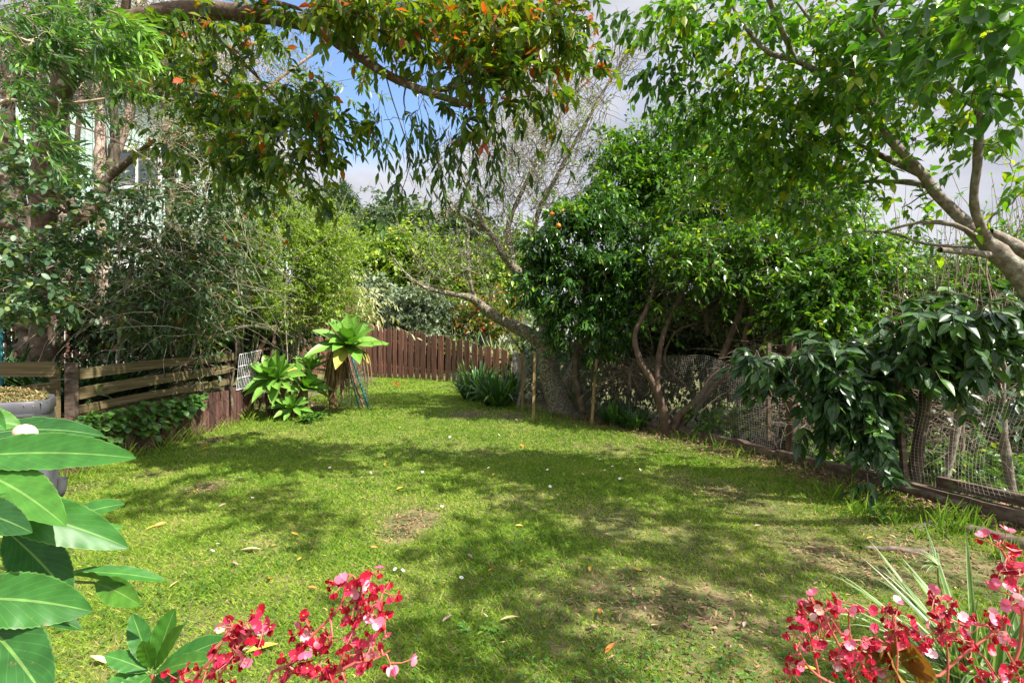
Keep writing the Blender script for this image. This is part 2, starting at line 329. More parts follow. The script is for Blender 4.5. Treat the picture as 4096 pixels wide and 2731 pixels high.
M['rail_x'] = surfmat('weathered_rail_cross', [(.25, (.06, .045, .022)), (.5, (.15, .115, .055)), (.75, (.25, .20, .11))], (1.7, 26, 60), bump=.6, spot=((.16, .17, .06), 4, .62), spec=.2)
M['wallboard'] = surfmat('retaining_board', [(.25, (.045, .022, .018)), (.5, (.095, .048, .038)), (.75, (.19, .12, .10))], (18, 18, 2.2), bump=.5, tcols=[(0, (.7, .7, .7)), (1, (1.4, 1.3, 1.25))], spot=((.20, .17, .14), 6, .64))
M['post'] = surfmat('post_wood', [(.3, (.14, .09, .035)), (.6, (.33, .23, .10)), (.75, (.46, .35, .18))], (30, 30, 3), bump=.4)
M['timber'] = surfmat('edging_timber', [(.25, (.05, .033, .024)), (.5, (.12, .085, .062)), (.75, (.26, .20, .15))], (9, 9, 22), bump=.8, spot=((.14, .15, .06), 5, .62))
M['stick'] = surfmat('stick_bark', [(.3, (.14, .075, .04)), (.7, (.36, .22, .14))], (18, 18, 6), bump=.7)
M['thatch'] = surfmat('dry_leaf_skirt', [(.25, (.07, .04, .02)), (.5, (.20, .12, .06)), (.75, (.36, .25, .13))], (30, 30, 5), bump=.5)
M['root'] = surfmat('root_bark', [(.3, (.07, .05, .035)), (.6, (.17, .13, .10)), (.75, (.27, .22, .18))], (16, 16, 16), bump=.9)
M['soil'] = surfmat('soil', [(.3, (.035, .025, .018)), (.55, (.085, .062, .045)), (.75, (.20, .15, .11))], (9, 9, 9), bump=1.0, detail=9)
M['litter'] = surfmat('leaf_litter', [(.3, (.12, .065, .035)), (.7, (.34, .22, .14))], (20, 20, 20), bump=.2, tcols=[(0, (.4, .4, .4)), (.6, (1, 1, 1)), (1, (1.7, 1.6, 1.4))])
M['wire'] = plain('galvanised_wire', (.50, .50, .48), .45, .6)
M['wire_net'] = plain('net_wire', (.50, .45, .40), .45, .2)
M['bin'] = surfmat('bin_plastic', [(.3, (.06, .06, .068)), (.7, (.105, .105, .115))], (5, 5, 5), rough=.42, bump=.15, spec=.45)
M['clip'] = surfmat('clippings', [(.3, (.16, .12, .05)), (.7, (.42, .32, .16))], (20, 20, 20), bump=.2, tcols=[(0, (.5, .8, .4)), (.5, (1, 1, 1)), (1, (1.3, 1.1, 1))])
M['weatherboard'] = plain('white_weatherboard', (.78, .78, .76), .55)
M['mint'] = plain('mint_cladding', (.52, .68, .60), .5)
M['roof'] = plain('roof_sheet', (.16, .16, .17), .5)
M['roof_red'] = plain('roof_tile', (.30, .10, .07), .6)
M['glass'] = plain('window_glass', (.05, .07, .08), .12, 0, .8)
M['trimw'] = plain('white_trim', (.8, .8, .8), .5)
M['teal'] = plain('teal_paint', (.02, .17, .19), .45)
M['brown_paint'] = plain('brown_stake', (.23, .11, .07), .7)
M['orange'] = plain('orange_peel', (.85, .22, .01), .45)
M['redflower'] = plain('red_flower', (.75, .04, .03), .5)
M['cream'] = plain('citrus_blossom', (.60, .56, .40), .6)
M['bud'] = plain('pink_bud', (.82, .55, .42), .5)
M['orangeflower'] = plain('orange_flower', (.80, .15, .02), .5)
M['green_stem'] = plain('green_stem', (.16, .26, .06), .45)

# ------------------------------------------------------------ growing plants
class Tree:
    def __init__(s, name, label, cat, base, bark, leaf, group=None, seed=1, woodname='trunk', crownname='crown'):
        s.root = thing(name, label, cat, base, group); s.base = np.asarray(base, float)
        s.rg = np.random.default_rng(seed); s.bark = bark; s.leaf = leaf
        s.P = np.zeros((0, 3)); s.R = np.zeros(0); s.wood = MB(); s.lv = MB(); s.wn = woodname; s.cn = crownname
        s.tips = np.zeros((0, 3)); s.tdir = np.zeros((0, 3)); s.bl = []
    def limb(s, pts, rad, k=9, rough=.06, step=.07):
        """pts: list of points, rad: radius at each"""
        A = np.hstack([np.asarray(pts, float), np.asarray(rad, float)[:, None]])
        A = catmull(A, step); p = A[:, :3]; r = np.maximum(A[:, 3], .002) * (1 + s.rg.normal(0, rough, len(A)))
        if k < 5: tubes(s.wood, p[None], r[None], k)
        else:
            tubes(s.wood, p[None], r[None], k)
            # gnarl the surface a little
            v = s.wood.v[-1]; v += s.rg.normal(0, 1, v.shape).astype(np.float32) * np.repeat(r, k)[:, None] * rough * .8
        s.P = np.vstack([s.P, p]); s.R = np.concatenate([s.R, r]); return s
    def grow(s, tg, r_end=.005, bend=.12, rise=.10, maxr=.05, k=5, taper=.010, n=7):
        tg = np.asarray(tg, float)
        d0 = np.array([np.min(np.linalg.norm(s.P - t, axis=1)) for t in tg]) if len(tg) else []
        m = len(s.P); cap = m + len(tg) * n + 10
        PP = np.zeros((cap, 3)); RR = np.zeros(cap); PP[:m] = s.P; RR[:m] = s.R
        Pl, Rl = [], []; tp, td = [], []
        for i in np.argsort(d0):
            t = tg[i]; dd = np.linalg.norm(PP[:m] - t, axis=1); j = int(np.argmin(dd + .15 * s.rg.random() * 0)); a = PP[j]; L = dd[j]
            if L < .03: continue
            r0 = min(RR[j] * .72, maxr, r_end + taper * L + .001)
            c = a + (t - a) * .5 + UP * rise * L + s.rg.normal(0, bend, 3) * L
            u = np.linspace(0, 1, n)[:, None]
            q = (1 - u) ** 2 * a + 2 * u * (1 - u) * c + u ** 2 * t
            q[1:-1] += s.rg.normal(0, .025 * L, (n - 2, 3))
            r = r0 + (min(r_end, r0) - r0) * u[:, 0]
            Pl.append(q); Rl.append(r); PP[m:m + n] = q; RR[m:m + n] = r; m += n
            tp.append(t); td.append(nrm(q[-1] - q[-3]))
        if Pl:
            tubes(s.wood, np.array(Pl), np.array(Rl), k)
            s.P = PP[:m].copy(); s.R = RR[:m].copy(); s.tips = np.array(tp); s.tdir = np.array(td)
        return s
    def sprays(s, n, length=(.25, .5), droop=.3, spread=.8, r=.003, leaves=10, L=(.07, .11), wr=.17, prof='lance', ldroop=.2,
               hang=.3, upb=.2, tint=(.4, .2), fold=.25, off=.05, start=.1, anchors=None, dirs=None, out=.3, lup=None, k=3, curl=0, whorl=False, woody=True, fwd=.8, side=.9):
        """n twigs from the tips, each carrying leaves"""
        A = s.tips if anchors is None else anchors; Dd = s.tdir if dirs is None else dirs
        if len(A) == 0 or n == 0: return s
        rg = s.rg; ix = rg.integers(0, len(A), n); st = A[ix] + rg.normal(0, off, (n, 3))
        D = nrm(Dd[ix] * out + rg.normal(0, spread, (n, 3)) * np.array([1, 1, .7]) + UP * upb)
        Ls = rg.uniform(*length, n); u = np.linspace(0, 1, 5)
        pt = st[:, None] + Ls[:, None, None] * (D[:, None] * u[None, :, None]) - (droop * Ls)[:, None, None] * (u ** 2)[None, :, None] * UP
        pt[:, 1:] += rg.normal(0, .02, (n, 4, 3)) * Ls[:, None, None]
        if woody:
            tubes(s.wood, pt, np.broadcast_to(r * (1 - .6 * u), (n, 5)) * rg.uniform(.7, 1.4, (n, 1)), k)
        if leaves <= 0: return s
        tt = np.linspace(start, 1, leaves) if not whorl else 1 - (np.linspace(0, 1, leaves) ** 1.5) * .45
        x = tt * 4; i0 = np.minimum(x.astype(int), 3); fr = (x - i0)[None, :, None]
        pos = pt[:, i0] * (1 - fr) + pt[:, i0 + 1] * fr; tan = nrm(pt[:, i0 + 1] - pt[:, i0])
        az = rg.uniform(0, 6.28, (n, 1)) + np.arange(leaves)[None] * 2.4 + rg.normal(0, .3, (n, leaves))
        ref = np.where(np.abs(tan[..., 2:3]) > .85, V3(1, 0, 0), UP); a = nrm(np.cross(tan, ref)); b = np.cross(tan, a)
        perp = a * np.cos(az)[..., None] + b * np.sin(az)[..., None]
        ld = nrm(tan * fwd + perp * side + rg.normal(0, .18, pos.shape) - UP * hang).reshape(-1, 3); N = len(ld)
        up = nrm(UP * 1.0 + rg.normal(0, .45, (N, 3))) if lup is None else nrm(np.asarray(lup) + rg.normal(0, .45, (N, 3)))
        lt = np.clip(rg.normal(tint[0], tint[1], N) + np.repeat(rg.normal(0, tint[1] * .5, n), leaves) + np.tile(tt - .5, n) * .12, 0, 1)
        LL = rg.uniform(*L, N)
        ribbons(s.lv, pos.reshape(-1, 3), ld, LL, LL * wr * rg.uniform(.8, 1.2, N), prof, droop=rg.normal(ldroop, .12, N), up=up, fold=fold, tint=lt)
        return s
    def done(s):
        if s.wood.n: s.wood.build(s.wn, s.bark, s.root)
        if s.lv.n: s.lv.build(s.cn, s.leaf, s.root)
        return s.root

def blob(rg, spec, n, shell=.35):
    """spec: (px,py,depth,rx,ry,rd[,weight]) ellipsoids of foliage; n points over them"""
    w = np.array([(b[6] if len(b) > 6 else 1) * b[3] * b[4] for b in spec], float); w /= w.sum(); out = []
    for b, c in zip(spec, rg.multinomial(n, w)):
        u = nrm(rg.normal(0, 1, (c, 3))) * (rg.random((c, 1)) ** shell)
        px = b[0] + u[:, 0] * b[3]; py = b[1] + u[:, 1] * b[4]; d = b[2] + u[:, 2] * b[5]
        out.append(np.stack([(px - CX) / F * d, d, H - (py - CY) / F * d], 1))
    return np.vstack(out)
def PL(*a):            # list of (px,py,d) -> points
    return [P(*q) for q in a]

# ------------------------------------------------------------ lawn bounds, ground
RG = np.random.default_rng(11)
EDGE = np.array([(4.9, -2.0), (4.6, 1.6), (4.25, 2.6), (3.85, 3.7), (3.33, 5.3), (2.43, 7.5), (1.69, 8.4), (1.2, 9.3), (.55, 10.3), (.30, 11.5), (.1, 13.5), (.05, 16.6), (.05, 40)])
LEFT = np.array([(-4.65, -2.0), (-4.65, 8.9), (-4.45, 9.3), (-3.5, 10.4), (-5.0, 12), (-6.4, 19.4), (-6.4, 40)])
def edge_x(y): return np.interp(y, EDGE[:, 1], EDGE[:, 0])
def left_x(y): return np.interp(y, LEFT[:, 1], LEFT[:, 0])
def fence_y(x): return np.interp(x, [-9, -5.65, -1.22, 0.3], [21.0, 20.2, 16.6, 15.4])

def gz(x, y):
    """height of the ground"""
    x = np.asarray(x, float); y = np.asarray(y, float)
    z = .012 * np.sin(x * 1.7 + 1) * np.cos(y * 1.3) + .01 * np.sin(x * 3.9 + y * 2.2)
    r = np.clip((x - edge_x(y) - .15) / 3.0, 0, 1); z = z - r * .45 * np.clip((16 - y) / 6, 0, 1)
    l = np.clip((left_x(y) - x - .10) / .12, 0, 1) * np.clip((9.1 - y) / .4, 0, 1); z = z + l * .57
    l2 = np.clip((left_x(y) - x - .2) / 6, 0, 1) * .8; z = z + l2 * np.where(y < 9.1, 1, np.clip(1 - (y - 9.1) / 9, .3, 1))
    far = np.clip((y - 24) / 60, 0, 1); return z + far * 1.5
xs = np.concatenate([np.linspace(-400, -14, 24), np.arange(-13, 12, .12), np.linspace(13, 400, 24)])
ys = np.concatenate([np.linspace(-60, -3, 10), np.arange(-2.5, 24, .15), np.linspace(25, 900, 40)])
XX, YY = np.meshgrid(xs, ys, indexing='ij'); ZZ = gz(XX, YY)
ii = np.arange(len(xs) - 1)[:, None] * len(ys) + np.arange(len(ys) - 1)[None]
g = MB(); g.add(np.stack([XX, YY, ZZ], -1), np.stack([ii, ii + len(ys), ii + len(ys) + 1, ii + 1], -1))
M['ground'] = surfmat('ground', [(.30, (.05, .06, .02)), (.52, (.10, .11, .03)), (.64, (.20, .15, .08)), (.8, (.34, .25, .16))], (5, 5, 5), bump=.8, detail=10, dist=.02)
g.build('ground', M['ground'], kind='structure')

# bare or dry places: (px, py, radius m, strength)
DRY = [(1650, 2080, .22, 1.3), (1600, 2130, .15, 1.1), (2550, 2400, .40, .9), (2850, 2450, .36, 1.0), (2300, 2430, .35, .6), (3300, 2230, .35, 1.0), (3480, 2290, .3, 1.1), (3850, 2270, .4, 1.1), (3650, 2180, .35, .9),
       (2050, 2000, .3, .55), (2450, 2100, .30, .8), (2750, 2150, .35, .7), (3200, 2150, .35, .75), (1880, 1655, .45, .95), (2050, 1665, .35, .9), (830, 1950, .22, .9), (620, 1900, .3, .6), (1080, 2180, .35, .35), (3000, 2010, .4, .8), (2750, 1930, .3, .6),
       (2450, 1790, .25, .5), (2880, 1960, .3, .9), (3500, 2100, .3, .7), (300, 1960, .3, .8), (2920, 2560, .5, .6), (2600, 2620, .4, .35), (3150, 2330, .4, .5), (850, 1760, .2, .9), (2600, 1745, .25, .7), (640, 2650, .3, .4), (60, 2300, .4, .4), (1500, 1900, .35, .35)]
DRYW = np.array([[*G(a, b)[:2], r, s_] for a, b, r, s_ in DRY])
def dryness(x, y):
    q = np.zeros_like(x)
    for cx_, cy_, r, s_ in DRYW:
        rr = ((x - cx_) ** 2 + ((y - cy_) * .8) ** 2) / r ** 2
        q = np.maximum(q, s_ * np.exp(-rr * .9))
    w = .5 + .5 * np.sin(x * 2.1 + 3 * np.sin(y * 1.1)) * np.cos(y * 2.7 + 2 * np.sin(x * 1.6)); w2 = .5 + .5 * np.sin(x * 7.3 + 2 * np.sin(y * 5.1)) * np.cos(y * 8.9)
    return q, w * .6 + w2 * .4
def lawn_blades():
    mb = MB(); bands = [(1.0, 2.6, 13000, .060, .0027), (2.6, 4.0, 11000, .060, .0030), (4.0, 6.0, 6500, .060, .0040), (6.0, 9.0, 2600, .06, .005), (9.0, 13.5, 1300, .065, .008), (13.5, 21, 650, .07, .013)]
    for y0, y1, dens, ln, wd in bands:
        xl = max(-5, -1.25 * y1 - .4); xr = min(5, 1.25 * y1 + .4); n = int((xr - xl) * (y1 - y0) * dens)
        x = RG.uniform(xl, xr, n); y = RG.uniform(y0, y1, n)
        ok = (x < edge_x(y) - .02 + .1 * RG.normal(size=n)) & (x > left_x(y) + .02) & (np.abs(x) < 1.12 * y + .5) & (y < fence_y(x) - .02)
        x, y = x[ok], y[ok]; q, w = dryness(x, y)
        near_e = np.clip(1 - (edge_x(y) - x) / .5, 0, 1) * (y < 10); q = np.maximum(q, near_e * .8)
        keep = RG.random(len(x)) > np.clip(q * 1.02, 0, .93); x, y, q, w = x[keep], y[keep], q[keep], w[keep]; n = len(x)
        base = np.stack([x, y, gz(x, y) - .004], 1)
        lush = np.clip(w, 0, 1); a = RG.uniform(0, 6.28, n); lean = RG.uniform(.25, 1.3, n)
        D = np.stack([np.cos(a) * lean, np.sin(a) * lean, np.ones(n)], 1)
        L = ln * RG.uniform(.45, 1.15, n) * (.65 + .55 * lush) * (1 - .45 * np.clip(q, 0, 1))
        tint = np.clip(.36 - .30 * (lush - .45) + RG.normal(0, .14, n) + .50 * q * RG.random(n) + (RG.random(n) < .07) * .35, 0, 1)
        ribbons(mb, base, D, L, wd * RG.uniform(.6, 1.3, n), 'blade', droop=RG.uniform(0, .6, n), up=np.stack([-np.sin(a), np.cos(a), np.zeros(n)], 1) + UP * .3, across=2, tint=tint)
    mb.build('lawn_grass', M['grass'], kind='stuff')
lawn_blades()
# clover and plantain leaves lying through the lawn
mb = MB(); n = 20000
yy = 1.6 + 12 * RG.random(n) ** 1.7; xx = RG.uniform(-1.15, 1.15, n) * yy
cl = .5 + .5 * np.sin(xx * 1.9 + 1.3 + 2 * np.sin(yy * .9)) * np.cos(yy * 1.6 + xx)
ok = (xx < edge_x(yy) - .05) & (xx > left_x(yy) + .05) & (RG.random(n) < cl ** 1.2) ; xx, yy = xx[ok], yy[ok]
n = len(xx); a = RG.uniform(0, 6.28, n); c = np.stack([xx, yy, gz(xx, yy) + RG.uniform(.012, .035, n)], 1)
for k in range(3):
    aa = a + k * 2.1
    ribbons(mb, c, np.stack([np.cos(aa), np.sin(aa), RG.uniform(0, .5, n)], 1), RG.uniform(.008, .017, n) * np.maximum(1, yy / 5), RG.uniform(.004, .007, n) * np.maximum(1, yy / 5), 'mid', droop=.2, tint=np.clip(RG.normal(.45, .22, n), 0, 1))
mb.build('clover', M['weed'], kind='stuff')
# twigs and crumbs on the bare patches
mb = MB()
for cx_, cy_, r, s_ in DRYW:
    n = int(260 * r * s_ / .3 * (1 if s_ > .85 else .35)); x = cx_ + RG.normal(0, r * .55, n); y = cy_ + RG.normal(0, r * .6, n); a = RG.uniform(0, 6.28, n)
    ribbons(mb, np.stack([x, y, gz(x, y) + RG.uniform(.004, .02, n)], 1), np.stack([np.cos(a), np.sin(a), RG.normal(0, .3, n)], 1), RG.uniform(.012, .05, n), RG.uniform(.002, .007, n), 'mid', droop=0, tint=RG.random(n))
# shreds along the inside of the right edge
n = 3800; y = RG.uniform(1.9, 9.5, n); x = edge_x(y) - np.abs(RG.normal(0, .35, n)); a = RG.uniform(0, 6.28, n)
ribbons(mb, np.stack([x, y, gz(x, y) + RG.uniform(.008, .04, n)], 1), np.stack([np.cos(a), np.sin(a), RG.normal(0, .3, n)], 1), RG.uniform(.015, .07, n), RG.uniform(.004, .013, n), 'mid', droop=.1, tint=RG.random(n))
# shreds under the right-hand trees
n = 9000; y = RG.uniform(2, 12, n); x = edge_x(y) + RG.uniform(-.25, 3.2, n) ** 1.0; a = RG.uniform(0, 6.28, n)
ribbons(mb, np.stack([x, y, gz(x, y) + RG.uniform(.004, .03, n)], 1), np.stack([np.cos(a), np.sin(a), RG.normal(0, .35, n)], 1), RG.uniform(.03, .10, n), RG.uniform(.006, .02, n), 'mid', droop=.1, tint=RG.random(n))
n = 5000; y = RG.uniform(3.5, 12, n); x = left_x(y) - RG.uniform(.15, 3.5, n); a = RG.uniform(0, 6.28, n)
ribbons(mb, np.stack([x, y, gz(x, y) + RG.uniform(.004, .03, n)], 1), np.stack([np.cos(a), np.sin(a), RG.normal(0, .35, n)], 1), RG.uniform(.03, .10, n), RG.uniform(.006, .02, n), 'mid', droop=.1, tint=RG.random(n))
mb.build('leaf_litter', M['litter'], kind='stuff')
# long grass along the wall, the edging and the agaves
mb = MB()
def tufts(cx_, cy_, r, n, L, wd=.004, z=None, tint=(.35, .15)):
    x = cx_ + RG.normal(0, r, n); y = cy_ + RG.normal(0, r, n); a = RG.uniform(0, 6.28, n); le = RG.uniform(.05, .7, n)
    zz = gz(x, y) if z is None else z
    ribbons(mb, np.stack([x, y, zz + 0 * x], 1), np.stack([np.cos(a) * le, np.sin(a) * le, np.ones(n)], 1), L * RG.uniform(.5, 1.2, n), wd * RG.uniform(.7, 1.3, n), 'strap', droop=RG.uniform(.1, .6, n), across=2, up=np.stack([-np.sin(a), np.cos(a), np.zeros(n)], 1), tint=np.clip(RG.normal(*tint, n), 0, 1))
for y in np.arange(4.9, 9.0, .16): tufts(-4.52 + RG.normal(0, .06), y, .06, int(RG.integers(6, 26)), RG.uniform(.14, .36))
for (px, py, n, L) in [(560, 1790, 26, .5), (640, 1760, 24, .42), (830, 1690, 46, .42), (760, 1720, 20, .3), (880, 1680, 40, .34), (950, 1675, 30, .25), (420, 1840, 26, .3), (250, 1930, 30, .25)]:
    q = G(px, py); tufts(max(q[0], -4.56), q[1], .05, n, L, tint=(.42, .15))
for (px, py, n, L) in [(1000, 1680, 40, .2), (1330, 1620, 60, .26), (1380, 1610, 60, .25), (1290, 1640, 50, .22), (1420, 1640, 30, .14), (1080, 1690, 50, .18), (1200, 1675, 40, .14), (1500, 1500, 40, .15)]:
    q = G(px, py); tufts(q[0], q[1], .14, n, L)
for y in np.arange(2.3, 11, .12):
    tufts(edge_x(y) - .16 + RG.normal(0, .08), y, .07, int(RG.integers(2, 18)), RG.uniform(.08, .2), tint=(.38, .15))
for (px, py, n, L) in [(3230, 1840, 20, .3), (3330, 1990, 40, .22), (3420, 2060, 50, .2), (3480, 2030, 30, .28), (3800, 2130, 60, .3), (3900, 2110, 40, .25), (3720, 2150, 40, .18), (3560, 2100, 30, .2), (4040, 2250, 60, .2), (2860, 1800, 22, .25), (2750, 1770, 16, .25)]:
    q = G(px, py); tufts(q[0], q[1], .06, n, L, wd=.005, tint=(.3, .15))
for x in np.arange(-5.6, -1, .2): tufts(x, fence_y(x) - .15, .08, 9, .16, wd=.01)
mb.build('long_grass', M['grass'], kind='stuff')

# ------------------------------------------------------------ far picket fence
def picket_fence():
    t = thing('picket_fence', 'brown stained timber picket fence with scalloped tops across the end of the lawn', 'fence', (-3.2, 18.3, 0))
    mb = MB(); rl = MB(); rg = np.random.default_rng(3)
    pts = [(-9, 21.0), (-5.65, 20.2), (-1.22, 16.6), (.3, 15.4)]
    x = -8.6; k = 0
    while x < .25:
        wd = (.25, .27, .16, .27)[k % 4]; wd *= rg.uniform(.92, 1.08)
        y = float(fence_y(x)); px = CX + x / y * F; base_y = np.interp(px, [1430, 1700, 1900, 2080], [1503, 1522, 1537, 1560])
        top_y = np.interp(px, [1250, 1440, 1500, 1700, 1850, 2000, 2085], [1262, 1292, 1302, 1338, 1366, 1400, 1424])
        zb = min(.02, H - (base_y - CY) / F * y) - .05; zt = H - (top_y - CY) / F * y + rg.normal(0, .012)
        dy = float(fence_y(x + wd) - fence_y(x)); ang = math.atan2(dy, wd); rot = np.array([[math.cos(ang), -math.sin(ang), 0], [math.sin(ang), math.cos(ang), 0], [0, 0, 1]])
        lean = rg.normal(0, .006); h = zt - zb; sl = 0       # tops step to make scallops
        hw = wd / 2 - .004; th = .011 
        c = V3(x + wd / 2, y + dy / 2 + (.0 if k % 2 else -.006), 0)
        hts = {0: (.0, .085), 1: (.085, .0), 2: (-.02, -.02), 3: (.03, .07)}[k % 4]
        v = []
        for yy_ in (-th, th):
            v += [(-hw, yy_, zb), (hw, yy_, zb), (hw + lean, yy_, zt - .03 + hts[1]), (-hw + lean, yy_, zt - .03 + hts[0])]
        v = np.array(v) @ rot.T + c
        mb.add(v, [[0, 1, 2, 3], [5, 4, 7, 6], [3, 2, 6, 7], [0, 3, 7, 4], [1, 5, 6, 2], [0, 4, 5, 1]], rg.random())
        x += wd + rg.uniform(.004, .022); k += 1
    for f in (.22, .75):
        for (a, b) in zip(pts[:-1], pts[1:]):
            def zt(p): 
                px = CX + p[0] / p[1] * F; return H - (np.interp(px, [1250, 1440, 1700, 2000, 2085], [1262, 1292, 1338, 1400, 1424]) - CY) / F * p[1]
            rl.beam((a[0], a[1] + .07, zt(a) * f), (b[0], b[1] + .07, zt(b) * f), .045, .08)
    mb.build('pickets', M['fence'], t, smooth=False); rl.build('rails', M['fence'], t, smooth=False)
    nt_ = MB()      # wire mesh tacked over part of the fence
    return t
picket_fence()
def dark_fence():
    t = thing('board_fence', 'dark tall close-boarded fence standing behind the brown picket fence', 'fence', (-4, 24, 0))
    mb = MB(); rg = np.random.default_rng(5); rl = MB()
    for k in range(120):
        px = 1380 + k * 6.6; d = 25 - k * .045
        ty = np.interp(px, [1380, 1480, 1570, 1800, 2090], [1238, 1230, 1232, 1308, 1398]); a = P(px, ty, d)
        mb.box((a[0], a[1], a[2] / 2), (.078 * d / 25, .02, a[2] + rg.normal(0, .03)), tint=rg.random())
    mb.build('boards', M['fence_dark'], t, smooth=False)
    for f in (.3, .9):
        rl.beam(P(1380, 1240, 25.06) * V3(1, 1, f), P(1570, 1240, 23.8) * V3(1, 1, f), .05, .09)
    rl.build('rails', M['fence_dark'], t, smooth=False)
dark_fence()

# ------------------------------------------------------------ left retaining wall and rail fence
def retaining_wall():
    t = thing('retaining_wall', 'low retaining wall of upright dark brown boards holding the left garden bank', 'wall', (-4.65, 6.5, 0)); rg = np.random.default_rng(6)
    mb = MB(); y = 2.5; k = 0
    while y < 8.95:
        w = rg.uniform(.13, .17); h = .60 + rg.normal(0, .012); x = -4.66 + rg.normal(0, .006)
        mb.box((x, y + w / 2, h / 2 - .03), (.028, w - .006, h + .06), tint=rg.random()); y += w; k += 1
    mb.build('boards', M['wallboard'], t, smooth=False)
retaining_wall()
def rail_fence():
    t = thing('rail_fence', 'weathered greenish wooden rail fence with three rails above the brown retaining wall', 'fence', (-4.75, 5.4, .58))
    a, b = V3(-4.70, 5.42, 0), V3(-4.66, 8.35, 0)
    for z0, z1, hh, sag in ((1.045, 1.16, .115, 0), (.835, .97, .125, 0), (.66, .76, .085, 0)):
        mb = MB(); n = 10; u = np.linspace(0, 1, n + 1)
        zz = z0 + (z1 - z0) * u + .012 * np.sin(u * 5)
        A = a + (b - a) * u[:, None]; A[:, 2] = zz; x_ = .018; v = []
        for q in A: v += [q + V3(-x_, 0, -hh / 2), q + V3(x_, 0, -hh / 2), q + V3(x_, 0, hh / 2), q + V3(-x_, 0, hh / 2)]
        Q = [[i * 4 + j, i * 4 + (j + 1) % 4, i * 4 + 4 + (j + 1) % 4, i * 4 + 4 + j] for i in range(n) for j in range(4)] + [[3, 2, 1, 0], [n * 4, n * 4 + 1, n * 4 + 2, n * 4 + 3]]
        mb.add(v, Q); mb.build('rail', M['rail'], t, smooth=False)
    for (x, y, z, wx, hh) in ((-4.74, 5.38, .86, .09, .62), (-4.72, 8.3, .88, .07, .72)):
        mb = MB(); mb.box((x, y, z), (wx, .07, hh)); mb.build('post', M['timber'], t, smooth=False)
    mb = MB(); mb.box((-4.84, 5.30, .83), (.07, .05, .58)); mb.build('post', M['rail'], t, smooth=False)
    mb = MB(); mb.beam((-7.4, 5.25, 1.10), (-4.79, 5.25, 1.108), .03, .155); mb.build('rail', M['rail_x'], t, smooth=False)
    for z in (.92, .66):
        mb = MB(); mb.beam((-4.80, 5.26, z), (-4.86, 3.6, z - .10), .03, .12); mb.build('rail', M['rail'], t, smooth=False)
    # a loop of wire round the post
    mb = MB(); th = np.linspace(0, 2 * np.pi, 14); tubes(mb, np.stack([-4.79 + .09 * np.cos(th), 5.33 + .09 * np.sin(th), 1.0 + 0 * th], 1)[None], np.full((1, 14), .002), 3); mb.build('tie_wire', M['wire'], t)
rail_fence()

